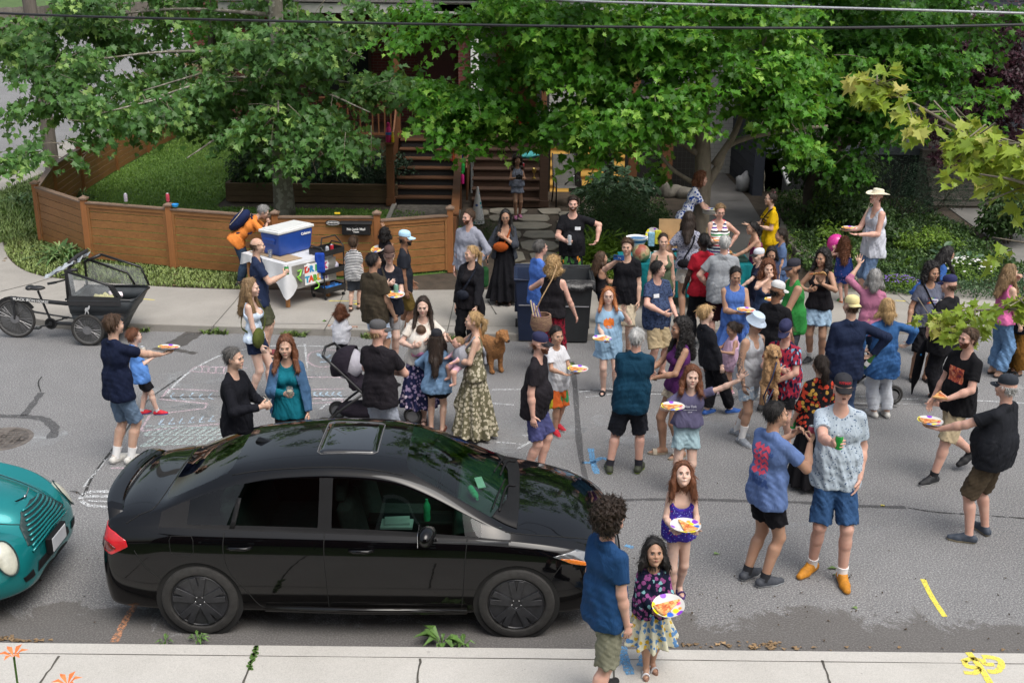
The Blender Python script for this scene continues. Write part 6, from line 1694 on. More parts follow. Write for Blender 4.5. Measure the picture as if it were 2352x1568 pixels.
 for s,spec in((1,R),(-1,L)):
  p_=ARMS[spec]if isinstance(spec,str)else ARMS[spec[0]]
  tgt,hint,dr,nn,curl,spr=p_
  if not isinstance(spec,str):tgt=spec[1]
  mir=na([s,1,1.])
  tg=na(tgt)*mir*S/[max(wb,.01),1,1]
  tg[0]=tgt[0]*s*(1 if True else 1)
  e=tt(na([tg[0],tg[1],tg[2]]));a=shj[s]
  D=e-a;Ld=np.linalg.norm(D);Lm=(la+lf)*.995
  if Ld>Lm:e=a+D*Lm/Ld;D=e-a;Ld=Lm
  u=D/Ld;c_=max(-1,min(1,(la**2+Ld**2-lf**2)/(2*la*Ld)));si=math.sqrt(1-c_*c_)
  TT=Ts@TW
  pole=TT@(na(hint)*mir);pole=pole-u*np.dot(pole,u);pole=nrm(pole)
  el[s]=a+u*la*c_+pole*la*si;wr[s]=e
  d_=nrm(e-el[s])if dr is None else nrm(nrm(TT@(na(dr)*mir))+.35*nrm(e-el[s]));n_=TT@(na(nn)*mir)
  HN[s]=(d_,n_,curl,spr)
  n2=nrm(n_-d_*np.dot(n_,d_));grips[s]=(e+d_*.075*S+n2*.03*S,d_,n2)
 scr=FOC/max(3,(base.y**2+16)**.5)*1024/2352
 h=hi or(.0072 if scr>88 else .0082 if scr>70 else .0095)
 if H<1.:h=min(h,.0075)
 P=[]
 q=1.15;bw=build
 P+=[cap(tor((-.06,-.012,.03)),tor((.06,-.012,.03)),(.112 if fem else .104)*w*bw**.3,k=.05,sq=1.12),cap(tt((-.05,0,.17*S)),tt((.05,0,.17*S)),((.084 if fem else .1)+belly)*w,k=.07,sq=1.05),cap(tt((-.085,-.005,.36*S)),tt((.085,-.005,.36*S)),(.088 if fem else .103)*w,k=.07,sq=1.08),cap(tt((-sw+.045,-.01,shz-.02)),tt((sw-.045,-.01,shz-.02)),.054*w,k=.05)]
 for s in(1,-1):P.append(cap(tt((s*.035,-.022,shz+.055*S)),tt((s*(sw-.02),-.008,shz+.012)),.034*w,.036*w,.03))
 if belly:P.append(ell(tt((0,.05+belly,.14*S)),(.11*w+belly,.09*w+belly,.12*w+belly),.06))
 if fem and not chd:
  for s in(1,-1):P.append(ell(tt((s*.072,.078,.345*S)),(.058*w,.055*w,.06*w),.03))
 for s in(1,-1):
  tr_=(.083 if not fem else .089)*w*bw**.5
  P+=[cap(hipj[s]+[0,0,0.0],kn[s],tr_,.057*w,.035),cap(kn[s],kn[s]+(an[s]-kn[s])*.35,.055*w,.05*w,.02),cap(kn[s]+(an[s]-kn[s])*.28-na([0,.014*w,0]),an[s],.056*w,.037*w,.02)]
  f=ft[s];a=an[s]
  P+=[cap(a+[0,0,-.03*S]-f*.035*S,a+f*.1*S+[0,0,-.048*S],.032*w,.03*w,.02),cap(a+f*.1*S+[0,0,-.05*S],a+f*.155*S+[0,0,-.055*S],.032*w,.022*w,.015,1.4,(0,0,1)),cap(a,a+f*.07*S+[0,0,-.035*S],.034*w,.026*w,.02)]
  ar=(.046 if not fem else .04)*w*bw**.6
  if chd:ar*=.85
  P+=[cap(shj[s],el[s],ar*1.12,ar*.86,.022),cap(el[s],el[s]+(wr[s]-el[s])*.35,ar*.86,ar*.9,.02),cap(el[s]+(wr[s]-el[s])*.3,wr[s],ar*.9,.026*w*(.9 if fem else 1),.02)]
  P+=hand(wr[s],HN[s][0],HN[s][1],s,S**.8*(.93 if fem else 1),HN[s][2],HN[s][3])
 P+=[cap(tt((0,-.012,shz+.01)),hd((0,-.02,-.05)),(.056 if not fem else .047)*w**.6,(.054 if not fem else .046)*hs,.035)]
 RE=HR
 P+=[ell(hd((0,-.012,.022)),na((.0725,.092,.09))*hs,.02,RE),ell(hd((0,.026,-.046)),na((.06 if not fem else .056,.062,.064))*hs,.03,RE),ell(hd((0,.07,-.096)),na((.022,.018,.016))*hs,.02,RE),cap(hd((-.034,.078,.02)),hd((.034,.078,.02)),.011*hs,k=.012),ell(hd((.031,.101,.003)),na((.016,.011,.011))*hs,.012,RE,-1),ell(hd((-.031,.101,.003)),na((.016,.011,.011))*hs,.012,RE,-1),ell(hd((.042,.058,-.026)),na((.024,.026,.026))*hs,.02,RE),ell(hd((-.042,.058,-.026)),na((.024,.026,.026))*hs,.02,RE),cap(hd((0,.084,.004)),hd((0,.099,-.024)),.0085*hs,.0115*hs,.01),cap(hd((-.012,.089,-.029)),hd((.012,.089,-.029)),.008*hs,k=.008),ell(hd((.0725,-.004,-.01)),na((.009,.019,.03))*hs,.006,RE),ell(hd((-.0725,-.004,-.01)),na((.009,.019,.03))*hs,.006,RE),cap(hd((-.017,.083,-.057)),hd((.017,.083,-.057)),.0095*hs,k=.008)]
 F,lo,hh_=field(P,h)
 Vb,Fb=nets(F,lo,hh_)
 mats=[skin_mat(skin)];midx=np.zeros(len(Fb),int)
 if beard:
  mats.append(hair_mat(beard[1]));cen=Vb[Fb].mean(1);loc=((cen-hc)@HR)/hs
  x_,y_,z_=loc.T
  if beard[0]=='full':sel=(z_<-.028)&(y_>.005)&(y_>-z_*0.0-.01)&(z_>-.135)&(np.abs(x_)<.085)&~((np.abs(x_)<.019)&(np.abs(z_+.058)<.008))&~((z_>-.042)&(np.abs(x_)<.05))&(y_>.022+.3*(-z_-.03))
  elif beard[0]=='stash':sel=(np.abs(z_+.043)<.008)&(y_>.07)&(np.abs(x_)<.028)
  midx[sel]=1
 iv=len(mats)
 lipc={'dark':(.1,.035,.03)}.get(skin,tint(SKIN[skin],.8));lipm=mat('lip '+skin,(lipc[0],lipc[1]*.62,lipc[2]*.68),.4,var=.05)
 mats+=[EYE_W,EYE_D,hair_mat(hair[1]if hair[1]not in('silver','grey','blond')or True else 'brown'),lipm,TEETH]
 fb=MB()
 Hm=Mt([list(r)for r in HR])
 def hv(v):return Vc(hd(v))
 for s in(1,-1):
  fb.ball(hv((s*.031,.0785,.003)),.0115*hs,6,0,sc3=(1,1,.8));fb.ball(hv((s*.031,.085,.003)),.0062*hs,5,1)
  fb.tb([hv((s*.014,.0945,.022)),hv((s*.03,.095,.027)),hv((s*.048,.084,.021))],[.0024*hs,.0028*hs,.0018*hs],5,2)
  fb.tb([hv((s*.016,.09,.0125)),hv((s*.031,.0945,.0155)),hv((s*.046,.083,.01))],.0024*hs,4,2)
 if smile:
  fb.tb([hv((-.023,.083,-.053)),hv((-.01,.091,-.057)),hv((.01,.091,-.057)),hv((.023,.083,-.053))],[.002*hs,.0048*hs,.0048*hs,.002*hs],6,4 if smile==1 else 1)
  fb.tb([hv((-.029,.08,-.05)),hv((0,.0965,-.051)),hv((.029,.08,-.05))],.0028*hs,4,3);fb.tb([hv((-.027,.08,-.055)),hv((0,.095,-.063 if smile==1 else-.066)),hv((.027,.08,-.055))],.0032*hs,4,3)
 else:
  fb.tb([hv((-.022,.085,-.055)),hv((-.006,.0955,-.0535)),hv((.006,.0955,-.0535)),hv((.022,.085,-.055))],.0032*hs,4,3)
  fb.tb([hv((-.02,.085,-.058)),hv((0,.0965,-.062)),hv((.02,.085,-.058))],.004*hs,4,3)
 me=bpy.data.meshes.new('body')
 nv=len(Vb);VV=np.vstack([Vb,na(fb.v)]);faces_q=Fb
 f4=[f for f in fb.f if len(f)==4];m4=[fb.m[i]+iv for i,f in enu(fb.f)if len(f)==4]
 FF=np.vstack([faces_q,na(f4)+nv]);MI=np.r_[midx,m4]
 body=np_mesh('body',VV,FF,mats,T,midx=MI)
 res.update(hd=hd,HR=HR,tt=tt,tor=tor,grips=grips,hs=hs,S=S,T=T,wr=wr,el=el,an=an,ft=ft,A=A,hc=hc,shj=shj,kn=kn,wb=wb,shz=shz,w=w)
 def Wd(v):return base+Mt.Rotation(A,3,'Z')@Vc(v)
 res['W']=Wd
 hcl=.0092 if scr>88 else .0105 if scr>70 else .0125
 def grow(name,prims,m,post=None,hq=None,midf=None,mats2=None,wisp=0):
  F,lo,h_=field(prims,hq or hcl,post)
  v,f=nets(F,lo,h_)
  if len(f)==0:return None
  if wisp:v,f=wisps(v,f,hc,wisp,seed,HR[:,1],hs)
  o=np_mesh(name,v,f,mats2 or m,T,midx=(midf(v[f].mean(1))if midf else None))
  return o
 up_dir=Ts@na([0,0,1.])
 hip0=na([0,0,hipz])
 def hz(x,y,z):return(x*up_dir[0]+y*up_dir[1]+(z-hipz)*up_dir[2])
 def shirt(sp,name='shirt',extra=0.0,open_=0):
  style,m=sp[0],sp[1];hem=sp[2]if len(sp)>2 else .1;loose=sp[3]if len(sp)>3 else .012
  e=.009+extra;lo_=loose*.65
  p_=[cap(tt((-sw+.045,-.012,shz-.02)),tt((sw-.045,-.012,shz-.02)),.054*w+e*.8,k=.05),cap(tt((-.085,-.005,.36*S)),tt((.085,-.005,.36*S)),(.088 if fem else .103)*w+e+lo_*.4,k=.07,sq=1.06),cap(tt((-.065,0.0,.17*S)),tt((.065,0.0,.17*S)),((.086 if fem else .104)+belly)*w+e+lo_*1.1,k=.08,sq=1.04)]
  for s in(1,-1):p_.append(cap(tt((s*.035,-.022,shz+.055*S)),tt((s*(sw-.02),-.008,shz+.012)),.034*w+e*1.3,.036*w+e*1.1,.03))
  p_.append(cap(tt((-.035,-.024,shz+.052)),tt((.035,-.024,shz+.052)),.036*w+e*1.5,k=.03))
  if hem>-.12:p_.append(cap(tor((-.07,-.008,-min(hem,.12)*.6)),tor((.07,-.008,-min(hem,.12)*.6)),(.116 if fem else .11)*w*bw**.3+e+lo_*1.1+.01,k=.06,sq=1.04))
  if hem>.16:p_.append(cap(tor((-.07,-.008,-hem)),tor((.07,-.008,-hem)),.118*w+e+lo_*1.6,k=.08,sq=1.05))
  if fem and not chd:
   for s in(1,-1):p_.append(ell(tt((s*.07,.076,.345*S)),na((.064,.06,.066))*w+extra,.05))
  if hem>.02:
   for s in(1,-1):p_.append(cap(hipj[s]+(0,0,.03),hipj[s]+(kn[s]-hipj[s])*.25,(.083 if not fem else .089)*w*bw**.5+e+.006,k=.06))
  if not fem:p_.append(cap(tt((-.065,0.0,.07*S)),tt((.065,0.0,.07*S)),(.104+belly*.7)*w+e+lo_,k=.08,sq=1.04))
  if belly:p_.append(ell(tt((0,.05+belly,.14*S)),(.12*w+belly+e,.095*w+belly+e,.13*w+belly),.07))
  ar=(.046 if not fem else .04)*w*bw**.6*(.85 if chd else 1)
  if style in('tee','polo','vneck','crop'):
   fr=.66 if style!='crop' else .42
   for s in(1,-1):
    e1=shj[s]+(el[s]-shj[s])*(fr+.12)
    p_.append(cap(shj[s],e1,ar*1.12+e*.7,ar*.95+e+.008+lo_*.5,.022,cut=(shj[s]+(el[s]-shj[s])*fr,nrm(el[s]-shj[s]))))
  elif style in('long','roll','hood'):
   fr=1. if style!='roll' else .35
   for s in(1,-1):
    p_+=[cap(shj[s],el[s],ar*1.12+e*.7,ar*.9+e*1.4+lo_*.3,.022),cap(el[s],el[s]+(wr[s]-el[s])*min(1,fr+.1),ar*.9+e*1.4+lo_*.3,(.028*w if fr==1 else ar*.9)+e*1.1+lo_*.2,.015,cut=(el[s]+(wr[s]-el[s])*(fr-.02),nrm(wr[s]-el[s])))]
  if style=='hood':
   p_+=[cap(tt((-.05,-.085,shz+.035)),tt((.05,-.085,shz+.035)),.05,k=.03),cap(tt((-.085,-.02,shz+.05)),tt((-.05,-.07,shz+.045)),.03,k=.03),cap(tt((.085,-.02,shz+.05)),tt((.05,-.07,shz+.045)),.03,k=.03)]
  if style in('polo','collar')or(len(sp)>4 and sp[4]=='collar'):
   p_+=[cap(tt((-.062,-.02,shz+.058)),tt((-.03,.07,shz+.022)),.011,k=.01),cap(tt((.062,-.02,shz+.058)),tt((.03,.07,shz+.022)),.011,k=.01),cap(tt((-.062,-.02,shz+.062)),tt((0,-.075,shz+.062)),.013,k=.01),cap(tt((.062,-.02,shz+.062)),tt((0,-.075,shz+.062)),.013,k=.01)]
  nk=tt((0,.03,shz+.07))
  nr={'tank':.098,'sleeveless':.078,'swim':.115,'vneck':.078,'strap':.12}.get(style,.07)*w**.6
  if not(style=='hood'):p_.append(ell(nk,(nr,nr*.95,.066),.012,None,-1))
  if style in('vneck',)or open_ or(len(sp)>5 and sp[5]=='v'):p_.append(cap(tt((0,.11,shz-.07)),tt((0,.09,shz+.07)),.012,.055,.01,op=-1))
  if style in('tank','strap','swim'):p_.append(ell(tt((0,.1,shz+0.0)),(.07*w if style=='tank' else .1,.08,.095 if style=='tank' else .125),.02,None,-1))
  if style in('strap','swim'):p_.append(ell(tt((0,-.09,shz+0.0)),(.085,.06,.1),.02,None,-1))
  if style in('tank','strap','swim','sleeveless'):
   for s in(1,-1):p_.append(ell(shj[s]+Ts@na([s*(.028 if style!='sleeveless' else .045),0,-0.0]),(.062 if style!='sleeveless' else .048,.1,.105 if style!='sleeveless' else .07),.012,None,-1))
  fa=.0055+loose*.28
  def post(F,x,y,z):
   g=hz(x,y,z)
   near=np.clip((.42*S-g)/.25,.25,1)
   F=F+fa*near*wob(x*1.,y*1.,z*.8,26,seed)+fa*.8*near*wob(x+z*.35,y,z*1.3-x*.5,47,seed+3)
   F=np.maximum(F,-(g+hem)+.006*np.sin(np.arctan2(y,x)*5+seed))
   if open_:
    xx=np.abs(x-sway[0]*.7);wd=open_*(1+1.2*np.clip((.45*S-g)/.5,0,1))
    F=np.maximum(F,np.where(y>.02,wd-xx,-.1))
   return F
  o=grow(name,p_,m,post)
  res.setdefault('tops',[]).append(o)
  return o
 def legsw(sp,name):
  kind,m=sp[0],sp[1];ln=sp[2]if len(sp)>2 else .5;loose=sp[3]if len(sp)>3 else .012
  e=.008 if kind!='tights' else .005
  wtop=min(.105*S,-(top[2]if len(top)>2 else .1)+.05)if(top and not(len(top)>6 and top[6]=='tuck'))else .105*S
  if top and(top[2]if len(top)>2 else .1)<0.0:wtop=.105*S
  wtop=max(wtop,-.02)
  if kind=='skirt':
   zb=hipz-ln;r1=.13*w+loose*3+ln*.1
   pr=[cap((0+sway[0]*.6,sway[1]*.6,hipz+.1*S),(sway[0]*.3,0,zb),.118*w,r1,k=.05,sq=1.1),cap(tor((-.06,-.01,.03)),tor((.06,-.01,.03)),.118*w+e,k=.06,sq=1.1)]
   for s in(1,-1):pr.append(cap(hipj[s],kn[s]+(kn[s]-hipj[s])*(.1 if ln>.4 else-.3),.1*w,.085*w,.06))
   def post(F,x,y,z):
    t=np.clip((hipz+.08-z)/(ln+.08),0,1)
    F=F+(.01+loose)*t*np.sin(np.arctan2(y,x)*11+seed+3*z)+.006*t*wob(x,y,z*.5,30,seed)
    return np.maximum(np.maximum(F,zb-z+.006*np.sin(np.arctan2(y,x)*7)),z-(hipz+max(wtop,.05)))
   return grow(name,pr,m,post)
  pr=[cap(tor((-.06,-.012,.03)),tor((.06,-.012,.03)),(.112 if fem else .104)*w*bw**.3+e+.004,k=.05,sq=1.1),cap(tor((-.055,-.005,.09)),tor((.055,-.005,.09)),((.09 if fem else .097)+belly*.8)*w+e,k=.05,sq=1.06)]
  for s in(1,-1):
   tr_=(.083 if not fem else .089)*w*bw**.5
   a,k_,n_=hipj[s],kn[s],an[s]
   tot=ln*2
   if tot<=1:
    d=k_-a;e1=a+d*(tot+.05)
    pr.append(cap(a,e1,tr_+e+.003,tr_+(.054*w-tr_)*(tot)+e+loose*1.15,.03,cut=(a+d*tot,nrm(d))))
   else:
    f2=tot-1;d=n_-k_
    pr+=[cap(a,k_,tr_+e+.003,.056*w+e+loose,.03),cap(k_,k_+d*min(1.06,f2+.05),.056*w+e+loose,(.052 if f2<.5 else .04)*w+e+loose*1.3,.025,cut=(k_+d*f2,nrm(d)))]
    if kind=='trousers':pr.append(cap(k_+d*.3-na([0,.01,0]),k_+d*.6,.052*w+e+loose,k=.03))
  def post(F,x,y,z):
   if kind!='tights':
    F=F+(.003+loose*.3)*wob(x,y,z*.9,30,seed+1)+(.003+loose*.22)*wob(x+z*.5,y,z*1.8,50,seed+5)
   return np.maximum(F,hz(x,y,z)-wtop)
  return grow(name,pr,m,post)
 NM={'shorts':'shorts','trousers':'trousers','tights':'leggings','skirt':'skirt'}
 if bt_:legsw(bt_,NM[bt_[0]])
 if top:shirt(top,{'swim':'swimsuit','hood':'hoodie','tank':'tank_top','strap':'tank_top','long':'long_sleeve_top','polo':'polo_shirt'}.get(top[0],'shirt'))
 if over:shirt(over,'jacket',extra=.014,open_=over[6]if len(over)>6 else 0)
 def shoe(sp,s):
  st,cu,cs=sp;a=an[s].copy();f=ft[s];a2=a.copy()
  if f[2]<-.1:
   fz=0
  side_=np.cross(f,[0,0,1.]);Lf=.155*S
  if st in('sneaker','boot','flat'):
   p_=[cap(a+[0,0,-.035*S]-f*.045*S,a+f*.1*S+[0,0,-.045*S],.042*w,.044*w,.02),cap(a+f*.1*S+[0,0,-.05*S],a+f*.175*S+[0,0,-.052*S],.046*w,.032*w,.02)]
   if st!='flat':p_.append(cap(a+[0,0,(.01 if st=='sneaker' else .07)*S],a+f*.05*S+[0,0,-.02*S],.043*w,.04*w,.02))
   lim=a[2]-.052*S
   def post(F,x,y,z):
    F=np.maximum(F,a[2]-.078*S-z)if f[2]>-.1 else F
    top_={'sneaker':.018,'boot':.09,'flat':-.025}[st]*S
    if st=='flat':F=np.maximum(F,z-(a[2]-.035*S))
    return np.maximum(F,z-(a[2]+top_))
   cm=lambda c:(c[:,2]<lim-.002).astype(int)
   if f[2]<-.1:cm=lambda c:np.zeros(len(c),int)
   grow('shoe',p_,None,post,.0078 if scr>70 else .01,cm,[mat('shoe '+str(cu),lin(cu),.7,var=.25,scale=25),mat('sole '+str(cs),lin(cs),.6,var=.1)])
  else:
   b=MB();am=mat('shoe '+str(cu),lin(cu),.6,var=.15);sm=mat('sole '+str(cs),lin(cs),.7,var=.1)
   z=a[2]-.078*S+.008;yw=math.atan2(f[1],f[0]);n=20;out=[]
   for i in rg(n):
    t=2*PI*i/n;lx=cos(t)*.132*S+.058*S;wy=sin(t)*(.043+.006*cos(t))*w
    out.append((lx*cos(yw)-wy*sin(yw),lx*sin(yw)+wy*cos(yw)))
   b.prism(out,0,.022,1,c=(a[0],a[1],z-.006))
   nn=side_
   for fr,wd in(((.1,.05),)if st=='slide' else((.115,.018),(.04,.018),(-.01,.014))):
    arc=[]
    for i in rg(9):
     t=PI*i/8;c=a+f*fr*S;r=.048*w;arc.append(Vc((c[0],c[1],z))+Vc(nn)*cos(t)*r+Vc((0,0,1))*sin(t)*(.062 if fr>.03 else .088)*S)
    for i in rg(8):b.bar(arc[i],arc[i+1],wd*1.,.006,up=tu(nn))
   b.bd('shoe',[am,sm],T)
 if sh_:
  for s in(1,-1):shoe(sh_,s)
 if socks:
  for s in(1,-1):
   b=MB();a=Vc(an[s]);d=(Vc(kn[s])-a).normalized();ln=socks[1]*S
   b.tb([a-Vc((0,0,.02)),a+d*ln*.5,a+d*ln],[.045*w,.045*w,(.045+.06*socks[1])*w],14);b.bd('sock',mat('sock '+socks[0],lin(socks[0]),.9),T,smo=True)
 hk,hcol=hair[0],hair[1];hp_=[];Rm=HR
 cut_h=lambda lx,ly,lz:(.8*ly-.6*(lz-.05))-.036+.12*np.abs(lx)
 vol={'short':.006,'crew':.001,'long':.012,'wavy':.022,'pony':.006,'bun':.006,'curly':.034,'bigcurl':.05,'bob':.016,'messy':.014,'fringe':.012,'braid':.006,'toddler':.014}.get(hk,.006)
 if hat:vol=min(vol,.0005)
 if hk not in('none','bald'):
  hp_.append(ell(hd((0,-.014-vol*.35,.027+vol*.3)),(na((.0745,.096,.092))+vol*.85)*hs,.02,Rm))
  ln=hair[2]if len(hair)>2 else .25
  ct=(top[3]if top and len(top)>3 else .01)+((over[3]+.02)if over else 0)
  if hk=='bigcurl':hp_.append(ell(hd((0,-.045,-.03)),na((.115,.085,.085))*hs,.04,Rm))
  if hk in('long','wavy','curly','bob','toddler'):
   if hk=='bob':ln=.09
   if hk=='toddler':ln=.05
   dn=na([0,0,-1.]);th_={'long':.03,'wavy':.038,'curly':.045,'bigcurl':.062,'bob':.034,'toddler':.035}[hk]*hs
   for s in(1,-1):
    a0=hd((s*.074,-.01,.02));a1=hd((s*.088,-.012,-.08));a2=a1+dn*(ln-.06)*.9+(HR@na([s*(.02+ct*.5),(.05+ct)if ln>.15 else 0.0,0]))
    hp_+=[cap(a0,a1,th_*.8,th_,.03),cap(a1,a2,th_,th_*(.75 if hk!='bigcurl' else 1.05),.03)]
   b0=hd((0,-.065,.01));b1=hd((0,-.085,-.09));b2=b1+dn*(ln-.05)+HR@na([0,-.02-(.05+ct if ln>.15 else 0),0])
   hp_+=[cap(b0,b1,.066*hs,.066*hs,.03),cap(b1,b2,.066*hs+vol*.5,.046*hs+vol*.4,.04)]
   if ln>.15:
    for s in(1,-1):hp_.append(cap(hd((s*.05,-.06,-.03)),(b1+b2)/2+HR@na([s*.055,.01,0]),.045*hs,.04*hs,.04))
  if hk=='pony':
   p0=hd((0,-.105,.035));p1=hd((0,-.15,-.02));p2=p1+na([0,0,-ln])+HR@na([0,.03,0])
   hp_+=[cap(p0,p1,.02,.026,.01),cap(p1,(p1+p2)/2,.03,.032,.02),cap((p1+p2)/2,p2,.03,.012,.02)]
  if hk=='braid':
   p0=hd((0,-.105,0.0))
   for i in rg(7):hp_.append(ell(p0+na([0,0,-.045*i-.02])+HR@na([.006*(-1)**i,-.012,0]),(.02,.02,.026),.008))
  if hk=='bun':hp_.append(ell(hd((0,-.045,.135)),na((.042,.042,.036))*hs,.012))
  if hk in('fringe','messy'):hp_.append(ell(hd((0,.06,.078)),na((.062,.04,.03))*hs,.02,Rm))
  zc={'short':-.045,'crew':-.03,'pony':-.055,'bun':-.055,'messy':-.07,'fringe':-.075,'braid':-.06}.get(hk,-9)
  amp={'curly':.011,'bigcurl':.017,'wavy':.009,'messy':.008,'toddler':.01,'long':.004,'fringe':.005}.get(hk,.003);fq={'curly':85,'bigcurl':75,'wavy':55,'messy':70,'toddler':85}.get(hk,60)
  def post(F,x,y,z):
   dx,dy,dz=x-hc[0],y-hc[1],z-hc[2]
   lx,ly,lz=((dx*HR[0,j]+dy*HR[1,j]+dz*HR[2,j])/hs for j in rg(3))
   F=F+amp*wob(x,y,z*(1 if hk in('curly','bigcurl','toddler')else .35),fq,seed)
   if hk in('curly','bigcurl'):F=F+amp*.6*wob(y,z,x,fq*1.7,seed+2)
   cut=cut_h(lx,ly,lz)
   if hk in('long','wavy','curly','bob','pony','bun','braid'):cut=cut+.02-.42*np.abs(lx)
   if hk in('long','wavy','curly','bigcurl','bob','toddler'):cut=np.minimum(cut,np.maximum(ly-(-.008+.048*np.clip((np.abs(lx)-.05)/.03,0,1)),(lz-.02)))
   if hk in('fringe',):cut=cut-.02
   F=F+.0045*np.clip(1+cut/.03,0,1)*(lz>-.03)+.0016*np.sin(lx*190+6*np.sin(lz*30+seed)+seed)
   F=np.maximum(F,np.where(lz>-.13,cut,-.1))
   if zc>-5:F=np.maximum(F,(zc-.9*np.clip(-ly-.03,0,.1)*.3-lz)*hs)
   if zc>-5:F=np.maximum(F,np.where((np.abs(lx)>.05)&(ly>-.03),(-.012-lz+(-.35)*(ly-.02))*hs,-.1))
   if hk=='crew' and len(hair)>2:F=np.maximum(F,(lz-hair[2])*hs)
   if hat:F=np.maximum(F,(lz-.05)*hs)
   return F
  if hk in('pony','bun','braid'):
   post0=post
   def post(F,x,y,z):
    G=post0(F,x,y,z)
    dx,dy,dz=x-hc[0],y-hc[1],z-hc[2]
    ly=(dx*HR[0,1]+dy*HR[1,1]+dz*HR[2,1])/hs;lz=(dx*HR[0,2]+dy*HR[1,2]+dz*HR[2,2])/hs
    return np.where((ly<-.095)|(lz>.112),F+.004*wob(x,y,z*.3,90,seed),G)
  grow('hair',hp_,hair_mat(hcol),post,.0062 if scr>75 else .008,wisp=2 if hk in('curly','bigcurl','toddler')else 1)
 elif hk=='bald':
  def post(F,x,y,z):
   dx,dy,dz=x-hc[0],y-hc[1],z-hc[2]
   lx,ly,lz=((dx*HR[0,j]+dy*HR[1,j]+dz*HR[2,j])/hs for j in rg(3))
   F=np.maximum(F,(-.045-lz)*hs);F=np.maximum(F,(lz-.055)*hs);return np.maximum(F,np.where((np.abs(lx)>.05)&(ly>-.03),(-.008-lz)*hs,cut_h(lx,ly,lz)))
  grow('hair',[ell(hd((0,-.014,.025)),na((.0765,.0955,.092))*hs,.02,Rm)],hair_mat(hcol),post,.006)
 def headobj(b,name,m,par=T,smo=True,**kw):
  b.v=[tu(hd(v))for v in b.v]
  return b.bd(name,m,par,smo=smo,**kw)
 if hat:
  hk_,hm=hat[0],hat[1];hm=hm if not isinstance(hm,str)else mat('hat '+hm,lin(hm),.85,var=.12,scale=6,bmp=.3)
  b=MB()
  if hk_ in('cap','capback','capside'):
   Zc=.056;n=24
   prof=[(.0866,Zc-.006),(.0876,Zc+.015),(.085,Zc+.04),(.073,Zc+.064),(.045,Zc+.08),(.008,Zc+.085),(.006,Zc+.089),(0,Zc+.09)]
   b.lathe(prof,(0,0,0),n);b.v=[(x*.88,y*1.1-.012,z-(y*.1))for x,y,z in b.v]
   o=headobj(b,'cap',hm)
   sg=-1 if hk_=='capback' else 1
   b=MB();vs=[];fs=[];m_=12
   for j in rg(2):
    for i in rg(m_+1):
     a=PI*(.12+.76*i/m_);r0=(.09,.155)[j];x=cos(a)*(.078,.074)[j];y=sin(a)*(.086,.15)[j]+(0.0,.012)[j]
     z=Zc-.008-(.02 if j else 0)-0.0*abs(cos(a))-(.018*abs(cos(a))if j else .01*abs(cos(a)))
     vs+=[(x,y*sg-.004,z-y*.1*sg),(x,y*sg-.004,z-.006-y*.1*sg)]
   N=2*(m_+1)
   for i in rg(m_):
    a_,c_=2*i,2*(i+1)
    fs+=[(a_,c_,N+c_,N+a_),(a_+1,N+a_+1,N+c_+1,c_+1),(N+a_,N+c_,N+c_+1,N+a_+1)]
   b.add(vs,fs);headobj(b,'cap_brim',hm if len(hat)<3 or not hat[2]else mat('hat '+hat[2],lin(hat[2]),.85),o)
   if len(hat)>3:
    t_=txm(hat[3],.03,mat('cap letter '+hat[4],lin(hat[4]),.6),'cap_lettering',o,bold=.001)
    for v in t_.data.vertices:
     ax_=-v.co.x/.08;q=hd((sin(ax_)*.083,cos(ax_)*.0905+.0035-v.co.z,Zc+.028+v.co.y*.95));v.co=Vc(q)
  elif hk_=='bucket':
   prof=[(.128,.012),(.126,.016),(.09,.055),(.086,.095),(.076,.118),(.03,.122),(0,.122)]
   b.lathe(prof,(0,0,0),28);b.v=[(x*.95,y*1.1-.012,z)for x,y,z in b.v];headobj(b,'bucket_hat',hm)
  elif hk_=='sun':
   prof=[(.175,.045),(.172,.051),(.13,.042),(.09,.052),(.088,.085),(.08,.125),(.06,.134),(0,.136)]
   b.lathe(prof,(0,0,0),36);b.v=[(x*.96,y*1.08-.012,z+(.03*(x*x)/.03-.018*(y/.175)if math.hypot(x,y)>.12 else 0))for x,y,z in b.v]
   o=headobj(b,'sun_hat',hm);c=MB();c.tb([hd((.075,.02,.04)),hd((.05,.06,-.1)),hd((.01,.09,-.2)),hd((.01,.11,-.3))],.003,5);c.tb([hd((-.075,.02,.04)),hd((-.05,.06,-.1)),hd((0.0,.09,-.2))],.003,5);c.bd('chin_cord',hm,o)
 if glasses:
  b=MB();dark=glasses=='sun';rr=.019
  zoff=.085 if glasses=='top' else 0
  for s in(1,-1):
   cx=s*.031;ring=[hd((cx+cos(a)*rr*1.1,.106-zoff*.35-.004*abs(cos(a)),.004+zoff+sin(a)*rr*.85))for a in[2*PI*i/14 for i in rg(14)]]
   b.tb(ring,.0022,4,closed=True)
   b.tb([hd((s*.052,.1-zoff*.35,.01+zoff)),hd((s*.079,.03-zoff*.3,.01+zoff)),hd((s*.08,-.01-zoff*.3,.005+zoff))],.002,4)
   if dark or glasses=='top':
    k0=len(b.v);b.add([tu(r_)for r_ in ring],[tu(rg(14))],1)
  b.tb([hd((-.012,.108-zoff*.35,.008+zoff)),hd((.012,.108-zoff*.35,.008+zoff))],.0022,4)
  b.bd('glasses',[mat('glasses frame',(.03,.022,.018),.3,var=.1),LENS],T)
 return res
R_=math.radians
